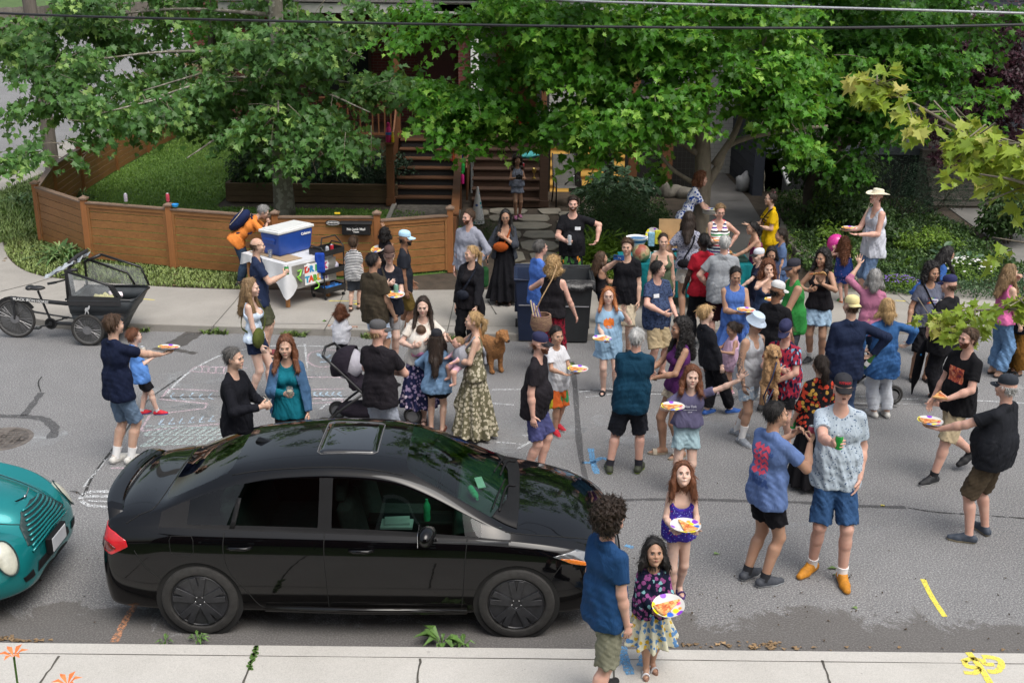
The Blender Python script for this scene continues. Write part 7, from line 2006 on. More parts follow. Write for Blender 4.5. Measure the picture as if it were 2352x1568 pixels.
def plate_mat():
 m,t,b_=nm_('spotted paper plate')
 co=oc(t);v=node(t,'ShaderNodeTexVoronoi');iv(v,'Scale',14);lk(t,co,v.inputs['Vector'])
 cols=ramp(t,v.outputs['Color'],[(0,lin('e8e21e')),(.3,lin('8a3cc8')),(.45,lin('f0f0f0')),(.55,lin('f04aa0')),(.68,lin('2a6fd8')),(.8,lin('f5a020'))],'CONSTANT')
 lk(t,mixc(t,ramp(t,v.outputs['Distance'],[(.42,1.),(.5,0.0)]),(.62,.62,.6),cols),b_.inputs['Base Color']);iv(b_,'Roughness',.4)
 return m
PLATE_M=plate_mat()
PLATE_W=mat('white paper plate',(.72,.71,.68),.5,var=.04)
def pizza_mat():
 m,t,b_=nm_('pizza topping');co=oc(t)
 a=ramp(t,noise(t,co,28,3,.6),[(.38,(.48,.085,.03)),(.48,(.66,.22,.06)),(.58,(.78,.5,.18))])
 v=node(t,'ShaderNodeTexVoronoi');iv(v,'Scale',30);lk(t,co,v.inputs['Vector'])
 lk(t,mixc(t,ramp(t,v.outputs['Distance'],[(.2,.7),(.26,0.0)]),a,(.42,.05,.02)),b_.inputs['Base Color']);iv(b_,'Roughness',.45)
 bump(t,b_,noise(t,co,60,3),.8,.01);return m
PIZZA=pizza_mat();CRUST=mat('pizza crust',(.58,.33,.13),.7,var=.25,scale=30,bmp=.4)
def plate(pos,lb,pz=1,tilt=(0,0),r=.125,rz=0,white=False,food='pizza'):
 T=emp('paper_plate',lb,'plate',tu(pos),rz,'paper plates of food');T.rotation_euler=(tilt[0],tilt[1],rz)
 b=MB().lathe([(0,0.0),(r*.68,0),(r*.8,.006),(r,.016),(r*1.,.019),(r*.8,.01),(r*.68,.004),(0,.004)],n=28)
 b.bd('plate_dish',PLATE_W if white else PLATE_M,T,smo=True)
 if pz:
  Z=emp('pizza_slice','x','pizza slice',tu(pos),rz,'slices of pizza');Z.rotation_euler=(tilt[0],tilt[1],rz)
  Z['label']='pizza slice on the '+lb.replace('paper plate','plate').replace('spotted ','').replace(' of pizza','').replace('big yellow centred ','')
  L=min(.2,r*1.6);x0=-L*.45
  tp=MB();tp.prism([(x0,-.068),(x0,.068),(x0+L,.006),(x0+L,-.006)],.008,.02);tp.bd('topping',PIZZA,Z,bevel=.003)
  c=MB();c.tb([(x0,-.058,.016),(x0-.008,0,.018),(x0,.058,.016)],.012,8);c.bd('crust',CRUST,Z,smo=True)
 return T
def can(pos,col,lb,tilt=None,top=(.6,.6,.62),tall=.122,text=None):
 T=emp('drink_can',lb,'drink can',tu(pos),0,'cans of drink')
 b=MB().lathe([(.024,0),(.033,.006),(.033,tall-.012),(.027,tall),(.025,tall-.003),(0,tall-.004)],n=20)
 b2=MB();b.bd('can_body',mat('can '+str(col),lin(col),.3,.4,var=.25,scale=30),T,smo=True)
 b2.lathe([(.0275,tall-.001),(.0265,tall+.002),(.0245,tall-.002),(0,tall-.002)],n=20);b2.bd('can_lid',mat('aluminium',(.62,.63,.65),.3,.9),T,smo=True)
 if tilt:T.rotation_euler=tilt
 return T
def cup(pos,lb,m,r=.04,h=.1,liquid=None,name='drink_glass',cat='glass',wine=False):
 T=emp(name,lb,cat,tu(pos));b=MB()
 prof=[(r*.75,0),(r*.78,.002),(r,h),(r*.95,h),(r*.73,.006),(0,.006)]if not wine else[(.02,0),(.036,.02),(.042,.045),(.033,.105),(.031,.105),(.039,.045),(.033,.022),(0,.01)]
 b.lathe(prof,n=20);b.bd('glass_bowl',m,T,smo=True)
 if liquid:b=MB().lathe([(r*.7,.008),(r*.85,h*.6),(0,h*.6)],n=16);b.bd('drink',liquid,T,smo=True)
 return T
def hl(p,s=1,off=(0,0,0)):
 g=p['grips'][s];return p['W'](Vc(g[0])+Vc(off))
def two(p,off=(0,0,.03)):
 return(hl(p,1)+hl(p,-1))/2+Vc(off)
def sbg(p,side,m,lb,size=(.26,.1,.17),at=(.19,.06,0.0),strap='same',name='shoulder_bag',back=False,soft=True):
 0
 W=p['W'];S=p['S'];tt=p['tt']
 c=tt((at[0]*side,at[1],at[2]+0.0));T=emp(name,lb,'bag',tu(W(c)),p['A'],'bags worn on a strap')
 b=MB().ball((0,0,0),1,7,sc3=tu(q*.5 for q in size));
 b.v=[(x,y,z*(1+.15*cos(x*12)))for x,y,z in b.v]
 b.bd('bag_body',m,T,smo='all')
 fr=.125*p['w']+.03;os=-side;sp=[]
 path=[(at[0]*side,at[1]*1.+(0.0),at[2]+size[2]*.3),(side*.09,fr+.005,.16*S),(os*.03,fr+.012,.34*S),(os*.11,.05,p['shz']+.045),(os*.115,-.03,p['shz']+.05),(os*.07,-fr+.01,.38*S),(side*.06,-fr,.18*S),(side*(abs(at[0])),-.04 if at[1]>-.05 else at[1],at[2]+size[2]*.3)]
 P=catmull([tu(Vc(tt(q))-Vc(c))for q in path],4)
 b=MB()
 for i in rg(len(P)-1):
  mid=(P[i]+P[i+1])/2+Vc(c);rad=Vc((mid.x,mid.y,0))
  b.bar(P[i],P[i+1]+(P[i+1]-P[i])*.1,.006,.026,up=tu((P[i+1]-P[i]).cross(rad))if rad.length>.02 else(0,0,1))
 b.bd('bag_strap',m if strap=='same' else strap,T)
 return T
def project(p,o,back=False,off=.0035,top=None):
 0
 g=top or p['tops'][-1]
 me=g.data;bv=BVHTree.FromPolygons([v.co.copy()for v in me.vertices],[tu(q.vertices)for q in me.polygons])
 sg=-1 if back else 1
 for v in o.data.vertices:
  x=v.co.x*(-1 if not back else 1);z=v.co.y
  c=p['tt']((x,0,z));org=Vc((c[0],c[1],c[2]))+Vc((0,sg*.6,0))
  hit=bv.ray_cast(org,Vc((0,-sg,0)))
  v.co=(hit[0]+Vc((0,sg*off,0)))if hit[0]is not None else Vc((c[0],c[1]+sg*.1,c[2]))
 o.data.update();o.parent=g
 return o
def gdp(w,h,cx,cz,m,name,nx=14,nz=14):
 b=MB();vs=[(cx+w*(i/nx-.5),cz+h*(j/nz-.5),0)for j in rg(nz+1)for i in rg(nx+1)]
 b.add(vs,[(j*(nx+1)+i,j*(nx+1)+i+1,(j+1)*(nx+1)+i+1,(j+1)*(nx+1)+i)for j in rg(nz)for i in rg(nx)])
 return b.bd(name,m,smo='all')
def ltp(txt,size,cx,cz,m,name='shirt_print',bold=.0015,spacing=1.):
 o=txm(txt,size,m,name,extrude=0,bold=bold,spacing=spacing)
 for v in o.data.vertices:v.co=(v.co.x+cx,v.co.y+cz,0)
 return o
def baby(lb,pos,face,skin,suit,hairc=None,hang=True,pitch=0):
 0
 T=emp('baby',lb,'baby',tu(pos),-R_(face),'babies carried at the street party')
 T.rotation_euler=(R_(pitch),0,-R_(face))
 P_=[ell((0,0.0,0.0),(.058,.068,.066),.02),ell((0,.03,-.03),(.042,.036,.036),.02),cap((0,.062,-.008),(0,.07,-.018),.007,.009,.006),ell((.06,0,-.008),(.007,.014,.018),.005),ell((-.06,0,-.008),(.007,.014,.018),.005),cap((0,-.01,-.06),(0,-.02,-.09),.028,k=.02),cap((0,-.02,-.13),(0,-.01,-.26),.062,.075,.04)]
 for s in(1,-1):
  P_+=[cap((s*.06,-.01,-.11),(s*.11,.04,-.19),.028,.024,.02),cap((s*.11,.04,-.19),(s*.1,.11,-.22),.024,.018,.015),ell((s*.1,.13,-.225),(.018,.022,.014),.01),cap((s*.045,0.0,-.29),(s*.1,.09,-.34),.045,.036,.03),cap((s*.1,.09,-.34),(s*.11,.08,-.47),.036,.022,.02),cap((s*.11,.08,-.485),(s*.11,.135,-.5),.02,.016,.01)]
 v,f=nets(*field(P_,.0075));cen=v[f].mean(1);mi=((cen[:,2]<-.1)&(cen[:,2]>-.36)&(np.abs(cen[:,0])<.12)&(cen[:,1]<.1)).astype(int)
 o=np_mesh('body',v,f,[skin_mat(skin),suit],T,midx=mi)
 b=MB()
 for s in(1,-1):b.ball((s*.022,.057,0.0),.0065,5);b.tb([(s*.012,.064,.018),(s*.024,.062,.021),(s*.034,.055,.017)],.0018,4)
 b.bd('eye',EYE_D,T)
 def post(F,x,y,z):return np.maximum(np.maximum(F,.8*y-.6*(z-.03)-.028),-.02-z)
 v,f=nets(*field([ell((0,-.008,.004),(.061,.07,.066),.02)],.006,post));np_mesh('hair',v,f,hair_mat(hairc or 'dirty'),T)
 return T

# ================================================================ the people (face = compass heading, 0 away from the camera, 90 to the right)
C=cloth
BLK='15151a';NVY='161e36'
DN=C('5a7ba0','denim','7c9cc0');DNL=C('92aec6','denim','b4cada');DND=C('2a3a55','denim','3b4f70');DNK=C('22242b','denim','30333b')
CREAM=C('cdbfa6');WHT=C('dcdee2');BK=C(BLK);BK2=C('1c1a1e');KH=C('b5a382')
SNW=('sneaker','c9c7c2','e6e6e2');SNB=('sneaker','26272b','8a8a88');SND=('sandal','5a3a28','3a2a20')
P={}
p=P['polo']=pn('man in a navy polo, back turned, holding a plate out to the right',feet=(285,1062),head=(258,722),face=38,hy=8,hair=('messy','brown'),skin='fair',build=1.08,top=('polo',C(NVY),.13,.012),bt_=('shorts',C('64788f'),.47,.02),sh_=SNW,socks=('e8e8e8',.12),R=('plateout',(.1,.52,.26)),L='grip',legs=((.08,.05,6,0),(.08,-.05,8,0)))
plate(hl(p,1,(0,.05,.02)),'spotted paper plate held out by the man in the navy polo',tilt=(-.1,.1),rz=.4,pz=1)
can(hl(p,-1)+Vc((0,0,-.05)),'d8d2c8','pale paper cup held in the left hand of the man in the navy polo')
pn('small boy in a light blue t-shirt and black shorts with red and blue shoes',feet=(342,952),head=(300,753),face=60,sex='c',hair=('short','auburn'),skin='pale',top=('tee',C('5f8fd6'),.12,.02),bt_=('shorts',BK,.42,.02),sh_=('sneaker','c02030','2a50b0'),socks=('c8c8cc',.05),R=('plate',(.1,.3,.3)),L='down',legs=((.08,.16,20,0),(.08,-.12,8,0)))
p=pn('grey haired man in a black pullover holding a small glass',head=(532,796),H=1.76,face=104,hair=('short','darkgrey'),skin='fair',top=('long',C('14151c'),.1,.014,'collar','v'),bt_=('trousers',BK,.96,.015),R='grip',L=('grip',(.08,.3,.22)),hy=0)
cup(two(p,(0,0,-.02)),'small glass of juice held by the grey haired man in black',mat('clear glass',(.8,.82,.82),.05,trans=.9,var=.02),.033,.09,mat('pale juice',(.7,.58,.38),.2))
p=pn('woman with long auburn hair in a blue denim jacket over a teal top',head=(655,771),H=1.67,face=172,sex='f',hy=4,hair=('wavy','auburn',.25),skin='fair',top=('long',C('0f6676'),.12,.01),over=('long',C('3a5a7c','denim','58789a'),.07,.012,'collar','',.085),bt_=('trousers',BK2,.96,.008),R=('grip',(.02,.3,.26)),L=('down',(.24,.12,-.06)))
cup(hl(p,1,(0,0,-.02)),'stemless wine glass held by the woman in the denim jacket',MATS['clear glass'],wine=True,liquid=mat('white wine',(.72,.62,.42),.2),name='wine_glass')
p=pn('strawberry blonde woman in a white tank top and navy shorts',feet=(598,915),head=(572,640),face=95,sex='f',hair=('wavy','dirty',.3),skin='pale',top=('strap',C('c9d8ea'),.02,.004),bt_=('shorts',C('1d2740'),.22,.02),sh_=('sneaker','b9b5ac','d8d4cc'),R=('down',(.2,.14,-.05)),L='down',legs=((.07,-.1,6,0),(.07,.14,6,0)))
sbg(p,1,C('4d5528'),'olive green sling bag of the woman in the white tank top',size=(.3,.14,.24),at=(.17,.1,.05))
p=pn('tall balding man in a navy t-shirt and olive shorts holding a green can',feet=(602,818),head=(588,545),face=80,hair=('crew','brown',.03),skin='fair',build=1.05,top=('tee',C('242f4a'),.14,.014),bt_=('shorts',C('4c4e3c'),.46,.02),sh_=('slide','7a3038','3a2a28'),R=('gripup',(.05,.36,.3)),L='down',legs=((.08,0,6,0),(.08,.06,6,0)))
can(hl(p,1)+Vc((0,0,-.06)),'3c9a4a','green can held by the tall man in the navy t-shirt')
p=P['backpack']=pn('grey haired woman in an orange t-shirt bending over to eat behind the cooler',feet=(552,655),head=(552,500),z0=.12,H=1.62,face=80,sex='f',lean=46,hair=('short','grey'),glasses='on',skin='fair',top=('tee',C('d9813c'),.1,.02),bt_=('trousers',C('2f3f55'),.96,.01),R='mouth',L='mouth',hp=-4)
bp=emp('backpack','navy backpack with a white bottle worn by the bending woman in orange','backpack',tu(p['W'](p['tt']((0,-.19,.3*p['S'])))),p['A']);bp.rotation_euler=(-R_(46),0,p['A'])
b=MB().ball((0,0,0),1,8,sc3=(.17,.11,.24));b.bd('pack_body',C('1b2547'),bp,smo='all')
b=MB().tb([(-.1,-.07,-.16),(-.14,-.08,.02),(-.08,-.09,.18),(.08,-.09,.18),(.14,-.08,.02),(.1,-.07,-.16)],.006,5);b.bd('piping',mat('tan piping',(.5,.42,.3),.8),bp)
b=MB().cyl((-.17,0,-.14),(-.17,0,.04),.035);b.bd('side_bottle',WP,bp)
b=MB()
for s in(1,-1):b.tb([(s*.09,.08,.2),(s*.1,.24,.14),(s*.12,.28,-.02),(s*.12,.1,-.18)],.016,6)
b.bd('shoulder_strap',C('1b2547'),bp)
pn('little boy in a navy and white striped t-shirt and grey shorts facing the cart',feet=(815,712),head=(812,542),z0=.12,face=10,sex='c',hair=('messy','brown'),skin='fair',top=('tee',C('22252e','stripes','d8d8d8',None,1.6),.1,.02),bt_=('shorts',C('3b3f46'),.46,.02),sh_=('boot','3a2a20','55402c'),R='down',L=('reach',(.12,.3,.28)),legs=((.07,.1,6,0),(.07,-.12,6,0)))
p=pn('toddler boy with black curls reaching up onto the wooden fence',feet=(885,648),head=(884,520),z0=.12,face=5,sex='c',hair=('curly','black',.05),skin='olive',top=('tee',BK2,.1,.02),bt_=('shorts',C('303238'),.45,.02),R=('plate',(.2,.2,.35)),L=('up',(.12,.25,1.)),H=.98)
plate(gy(868,573,p['base'].y-.05),'spotted paper plate held by the toddler at the fence',tilt=(.3,-.2))
pn('broad man in an olive brown t-shirt and pale blue shorts, back turned',head=(857,580),H=1.76,face=35,hy=28,hair=('short','black'),skin='olive',build=1.12,belly=.02,top=('tee',C('3e372c'),.14,.02),bt_=('shorts',C('b4c3d8'),.42,.02),sh_=SNB,R='relax',L='down')
p=pn('woman in a brown cap and navy t-shirt with grey bike shorts holding a plate',feet=(893,838),head=(895,566),face=172,sex='f',hy=4,hair=('crew','brown',.03),hat=('cap','4a3630'),skin='pale',top=('tee',C('181b26'),.14,.02),bt_=('tights',C('8e8c8e'),.4,0.0),sh_=('sneaker','9a5030','b8b8b0'),L='plate',R=('chest',(.05,.28,.36)))
plate(hl(p,-1,(0,0.0,.02))+Vc((0,-.06,0)),'paper plate of pizza held by the woman in the brown cap',tilt=(.15,0))
can(hl(p,-1)+Vc((-0.0,.02,.03)),'7fb09a','sea green can standing on the plate of the woman in the brown cap')
sbg(p,-1,C('4a443c'),'thin grey crossbody strap bag of the woman in the brown cap',size=(.14,.06,.1),at=(.15,-.1,.02))
pn('bearded man in a pale blue cap and dark t-shirt by the gate',feet=(925,775),head=(930,530),face=88,hat=('cap','a9cfe6'),hair=('crew','black',0.0),beard=('full','black'),skin='brown',top=('tee',C('23262e'),.13,.016),bt_=('shorts',C('5a4a22'),.47,.02),sh_=SNW,socks=('e4e4e4',.22),R='down',L='relax',legs=((.09,.05,6,0),(.09,-.08,6,0)))
pn('toddler in a white cardigan and black leggings with arms held out',feet=(785,835),head=(783,699),face=8,sex='c',hair=('toddler','auburn'),skin='fair',top=('long',C('d6d8e0'),.1,.03),bt_=('tights',BK,.62,.01),sh_=SNW,R=('out',(.34,.02,.3)),L=('out',(.34,.12,.26)),legs=((.06,0,6,0),(.07,-.1,6,0)))
pn('man in a dark charcoal t-shirt and grey cap behind the black car, back turned',head=(868,737),H=1.79,face=22,hy=38,hat=('cap','4a4a4c'),hair=('crew','dirty',0.0),skin='rosy',build=1.1,top=('tee',C('221f24'),.12,.014),bt_=('shorts',C('9aa0ac'),.42,.02),sh_=SNB,R=('cross',(.02,.24,.22)),L=('cross',(.02,.24,.18)))
p=P['wrap']=pn('dark haired woman in a navy flowered skirt with a baby in a cream wrap',feet=(958,968),head=(975,680),face=182,sex='f',hp=-6,hair=('long','dark',.26),skin='pale',top=('tee',C('d4ccc2'),.05,.02),bt_=('skirt',C('1f2446','floral','8f7f9f','c8b8c8',1.),.62,.02),sh_=('sandal','3a2420','2a2020'),R=('chest',(.1,.28,.25)),L=('phone',(.16,.22,.3)))
b=MB().ball(p['tt']((0,.15,.26*p['S'])),1,9,sc3=(.15,.12,.17));b.bd('baby_wrap',C('d6cfc6'),p['T'],smo='all')
baby('baby with a pink top tucked in the cream wrap on the dark haired woman',p['W'](p['tt']((0.0,.17,.45*p['S']))),0,'rosy',C('d08aa8'),'brown')
p=pn('woman in an oversized pale denim jacket and black cap, back turned',feet=(1003,990),head=(1003,757),face=3,sex='f',hat=('cap','16171f'),hair=('wavy','dark',.36),skin='fair',top=('long',C('6c8cae','denim','90acc8'),.13,.05),bt_=('shorts',BK2,.3,.03),sh_=('sandal','8a4a38','5a3a30'),R=('hipfront',(.18,.28,.16)),L=('hipfront',(.2,.26,.14)),build=1.12)
p=P['carrier']=pn('blonde woman in a green patterned dress with a baby in a grey carrier',feet=(1092,1000),head=(1090,714),face=262,sex='f',hair=('pony','blond',.14),skin='fair',top=('strap',C('6a6650','floral','b8b09a','c8c0aa',1.),.06,.01),bt_=('skirt',C('6a6650','floral','b8b09a','c8c0aa',1.),.78,.03),sh_=('slide','d8d2c4','d0cabc'),R=('eat',(.1,.3,.42)),L=('chest',(.02,.26,.2)),legs=((.09,.1,6,0),(.09,-.12,10,0)),build=1.1)
b=MB().ball(p['tt']((0,.16,.24*p['S'])),1,9,sc3=(.14,.11,.15));b.tb([p['tt']((.1,.1,.38*p['S'])),p['tt']((.12,.02,p['shz']+.05)),p['tt']((.08,-.11,.3*p['S'])),p['tt']((-.1,-.12,.15*p['S']))],.022,6)
baby('bald baby asleep in the grey carrier on the blonde woman in the patterned dress',p['W'](p['tt']((0.0,.2,.44*p['S']))),250,'rosy',C('c9a0b0'),'dirty')
b.tb([p['tt']((-.1,.1,.38*p['S'])),p['tt']((-.12,.02,p['shz']+.05)),p['tt']((-.08,-.11,.3*p['S'])),p['tt']((.1,-.12,.15*p['S']))],.022,6);b.bd('baby_carrier',C('8b8c94'),p['T'],smo='all')
pn('bearded man in a light grey zip hoodie with sunglasses on his collar',head=(1077,480),H=1.8,z0=.12,face=205,hy=22,hair=('short','brown'),beard=('full','auburn'),skin='rosy',build=1.08,top=('hood',C('8e919e'),.1,.03),bt_=('trousers',DND,.96,.012),R='down',L='hipfront')
p=pn('blonde ponytailed woman in an open black cardigan and black trousers looking left',feet=(1075,822),head=(1085,563),face=200,hy=38,sex='f',hair=('pony','blond',.3),skin='fair',top=('tee',BK2,.1,.01),over=('long',C('17171c'),.22,.014,'','',.07),bt_=('trousers',C('131317'),.96,.014),sh_=SNB,R='down',L=('down',(.2,.2,-.02)))
sbg(p,1,C('20242f'),'small dark belt bag worn by the blonde woman in the black cardigan',size=(.2,.1,.13),at=(.07,.15,.12),name='belt_bag')
b=MB();q=hl(p,-1);b.tb([q,q+Vc((.05,-.02,-.12)),q+Vc((0.0,-.04,-.2)),q+Vc((-.05,-.02,-.05)),q+Vc((-.1,0,-.18)),q+Vc((-.04,.02,-.02)),q],.012,6)
tag(b.bd('dog_leash',mat('green webbing',lin('1d4a3c'),.7),smo='all'),'coiled dark green dog leash in the hand of the blonde woman in black','dog leash')
tb=emp('tote_bag','green rucksack hanging behind the blonde woman in the black cardigan','bag',tu(gy(1108,636,16.9)))
b=MB().box((0,0,0),(.2,.14,.34));b.bd('bag_body',C('1f4a28'),tb,bevel=.06,seg=4);b=MB().tb([(-.08,0,.22),(-.05,0,.42),(.05,0,.42),(.08,0,.22)],.012,6);b.bd('bag_handle',BP,tb)
p=pn('woman with long black hair in a dark denim jacket over a long black dress',feet=(1157,695),head=(1162,480),z0=.12,face=182,hp=-8,sex='f',hair=('long','black',.3),skin='tan',glasses='on',top=('strap',BK,0.0,.006),over=('roll',C('343840','denim','484c55'),.05,.03,'collar','',.075),bt_=('skirt',BK,.74,.03),sh_=('flat','4a3c3a','6a5a50'),R=('relax',(.34,.12,0.0)),L='chest')
sbg(p,1,C('9c4a1c'),'tan leather crescent bag across the chest of the woman in the long black dress',size=(.26,.11,.15),at=(.08,.16,.18),name='crossbody_bag')
p=P['camgirl']=pn('girl in a grey romper holding a black camera on the flagstones',feet=(1187,500),head=(1188,355),z0=.14,face=168,hp=-22,sex='c',hair=('curly','dark',.16),skin='olive',top=('sleeveless',C('83899a','spots','5d6478',None,.8),0.0,.015),bt_=('shorts',C('83899a','spots','5d6478',None,.8),.22,.03),sh_=('sneaker','c07aa0','d8b8c8'),R=('grip',(.06,.26,.28)),L=('grip',(.04,.27,.27)),legs=((.06,.1,10,0),(.1,-.06,6,0)))
cm=emp('camera','small black camera held in front of the girl in the grey romper','camera',tu(two(p,(0,-.02,.02))));b=MB().box((0,0,0),(.14,.06,.09));b.box((0,0,.05),(.05,.05,.03));b.bd('camera_body',BP,cm,bevel=.006);b=MB().cyl((0,-.02,-.005),(0,-.11,-.005),.034);b.bd('lens',BP,cm)
b=MB();c0=p['base']+Vc((0,0,0));hw=p['W'](p['hc']);b.tb([Vc(cm.location)+Vc((-.07,0,.03)),hw+Vc((-.06,-.05,-.14)),hw+Vc((0,.06,-.11)),hw+Vc((.06,-.05,-.14)),Vc(cm.location)+Vc((.07,0,.03))],.006,5);o=b.bd('camera_strap',BP);o.parent=cm;o.location=-Vc(cm.location)
p=P['tropic']=pn('smiling man in a black v-neck t-shirt and black tropical print shorts behind the bins',head=(1317,450),H=1.84,z0=.12,face=184,hair=('messy','dark'),beard=('full','auburn'),skin='rosy',smile=1,build=1.1,belly=.015,top=('vneck',BK,.1,.014),bt_=('shorts',C('14181c','leafy','3c6a34','c07a2a',.8),.56,.03),sh_=SND,R=('grip',(.1,.32,.2)),L=('hip',(.42,.06,.16)))
can(hl(p,1)+Vc((0,-.01,-.05)),'b8bcc0','silver can held by the smiling man in the black v-neck t-shirt',tall=.155)
pn('man in a blue t-shirt and glasses partly hidden between the wheeled bins',head=(1240,550),H=1.76,face=62,hair=('short','darkgrey'),skin='rosy',glasses='on',top=('tee',C('4a70bc'),.12,.016),bt_=('shorts',KH,.46,.02),R='relax',L='down')
p=P['curlyblond']=pn('curly blonde woman in a black tank top and red skirt, back turned',head=(1271,590),H=1.68,face=18,sex='f',build=1.2,belly=.02,hair=('curly','blond',.05),skin='rosy',top=('tank',BK2,.03,.016),bt_=('skirt',C('8a1c30','batik','1c1418',None,1.),.72,.012),sh_=SND,R=('down',(.34,.12,-.06)),L=('mouth',(.16,.24,.42)))
bk=emp('woven_basket_bag','round woven straw basket bag with paper rolls slung behind the curly blonde woman','bag',tu(gy(1243,738,p['base'].y-.32)))
WICK=brick_mat('woven straw',(.34,.22,.13),(.2,.1,.08),(.06,.03,.025),.25)
b=MB().lathe([(0.0,-.12),(.12,-.12),(.155,-.04),(.135,.1),(.115,.1),(.13,-.03)],n=24);b.bd('basket',WICK,bk,smo=True)
b=MB().tb([(-.1,0,.1),(0.0,-.04,.35),(.14,.02,.6),(.2,.12,.74),(.2,.24,.76)],.009,6);b.bd('strap',mat('tan strap',lin('a88a66'),.8),bk)
b=MB()
for i in rg(6):b.cyl((-.09+i*.02,0.0,0),(-.15+i*.02,-0.0,.3-i*.02),.01,n=8,mi=i%2)
b.bd('paper_roll',[mat('cream card',lin('d8c9a0'),.8),mat('violet card',lin('6a5a9a'),.8)],bk)
p=pn('long haired girl in a black tank top and denim shorts beside the bins',feet=(1385,762),head=(1378,577),face=78,sex='c',hair=('long','brown',.3),skin='olive',top=('tank',BK2,0.0,.01),bt_=('shorts',DND,.22,.02),sh_=('sneaker','3a2030','8a4a6a'),R=('plate',(.06,.38,.2)),L=('plate',(.12,.34,.2)),socks=('b08a9a',.08))
plate(two(p,(.1,0,.03)),'paper plate held by the long haired girl in black beside the bins')
p=P['phone']=pn('young man in a black t-shirt and cream shorts photographing with a raised phone',head=(1442,547),H=1.76,face=196,hair=('messy','brown'),skin='fair',top=('tee',BK,.12,.02),bt_=('shorts',CREAM,.5,.03),sh_=SNB,R=('phone',(.1,.34,.58)),L=('down',(.24,.08,-.08)))
ph=emp('phone','blue phone held up in front of the young man in the black t-shirt','phone',tu(hl(p,1,(0,0,0.0))+Vc((-0.0,-.04,.03))),-R_(196));b=MB().box((0,0,0),(.155,.01,.075));b.bd('phone_case',mat('blue phone',lin('28508a'),.3),ph,bevel=.004);b=MB().cyl((.055,.004,.02),(.055,.012,.02),.01);b.cyl((.035,.004,.02),(.035,.012,.02),.01);b.bd('phone_lens',BP,ph)
p=P['redgirl']=pn('red haired girl in a long light blue t-shirt with an orange print',feet=(1400,902),head=(1396,658),face=182,hp=4,sex='c',hair=('long','red',.18),skin='pale',glasses='on',top=('tee',C('92b3cf'),.24,.03),sh_=('slide','24262c','24262c'),R=('plate',(.08,.3,.1)),L='wave',legs=((.11,0.0,12,0),(.1,.02,10,0)))
plate(hl(p,1,(.06,.05,.02)),'yellow paper plate of pizza held by the red haired girl',rz=1)
OR_P=mat('orange print',lin('e0762c'),.8,var=.2,scale=30)
b=MB();pr=[(-.085,.27),(-.075,.33),(-.055,.335),(-.03,.36),(-.01,.33),(.02,.37),(.05,.345),(.075,.36),(.085,.3),(.08,.235),(.055,.26),(.03,.235),(-.02,.25),(-.06,.23)]
b.add([(x*p['S']*1.3,z*p['S']*1.1,0)for x,z in pr]+[(0,.3*p['S']*1.1,0)],[(i,(i+1)%14,14)for i in rg(14)]);project(p,b.bd('shirt_print',OR_P));project(p,ltp('FOX LAKE',.026,0,.22*p['S']*1.1,OR_P))
p=pn('black haired boy in a white t-shirt, bright shorts and red shoes',feet=(1278,990),head=(1276,748),face=150,sex='c',hair=('short','black'),skin='tan',top=('tee',C('c8c9ce'),.14,.03),bt_=('shorts',C('c8602c','leafy','b8b030','2f8a50',.5),.5,.03),sh_=('sneaker','b81f30','d8d0d0'),R='plate',L='plate',legs=((.08,.08,10,0),(.08,-.1,10,0)))
plate(two(p,(.08,0,.03)),'paper plate with pink spots held by the boy in the rainbow shorts')
pn('man in a black t-shirt, navy cap and violet blue shorts by the car bonnet',feet=(1213,1092),head=(1243,765),face=108,hy=6,hat=('cap','1d2044','101018'),hair=('crew','auburn',0.0),beard=('full','auburn'),glasses='on',skin='rosy',build=1.12,belly=.02,top=('tee',C('211e23'),.13,.018),bt_=('shorts',C('494c78'),.44,.03),sh_=SNW,R='down',L=('down',(.26,.02,-.08)),legs=((.08,0,6,0),(.08,.12,6,0)))
p=P['teal']=pn('silver haired man in a dark teal t-shirt and black denim shorts, back turned',feet=(1432,1085),head=(1466,752),face=12,hair=('short','silver'),skin='rosy',build=1.12,belly=.01,top=('tee',C('12394f'),.14,.02),bt_=('shorts',DNK,.5,.03),sh_=('sneaker','3a3f30','a8c83a'),socks=('22222c',.08),R='cross',L='cross',legs=((.17,.06,10,0),(.17,-.02,14,0)))
p=pn('dark haired man in a slate blue leaf print shirt and khaki shorts',feet=(1505,862),head=(1510,597),face=150,hy=-62,hair=('short','black'),glasses='on',skin='rosy',build=1.1,belly=.015,top=('tee',C('3c4a68','batik','222b42',None,1.4),.16,.02,'collar'),bt_=('shorts',KH,.5,.03),sh_=SND,R=('hipfront',(.12,.3,.16)),L=('relax',(.18,.26,.04)))
TAGW=mat('name tag paper',(.78,.8,.84),.6,var=.02)
def nametag(p,x,z,txt=None,col='c8ccd6'):
 o=project(p,gdp(.095,.055,x,z,TAGW,'name_tag',3,3),off=.006)
 if txt:project(p,ltp(txt,.028,x,z,mat('violet ink',lin('6a4a9a'),.7),'tag_lettering'),off=.009,top=p['tops'][-1])
nametag(p,-.09,.34);nametag(P['tropic'],.09,.37)
p=pn('curly black haired woman in a purple top and cream shorts',feet=(1548,1045),head=(1566,731),face=255,sex='f',hair=('curly','black',.3),skin='olive',smile=2,top=('sleeveless',C('54285f'),.04,.008),bt_=('shorts',C('c9bda8'),.2,.02),sh_=('slide','b0a594','8a8070'),R=('table',(.1,.36,.18)),L=('table',(.08,.34,.16)),legs=((.09,.12,10,0),(.09,-.06,10,0)))
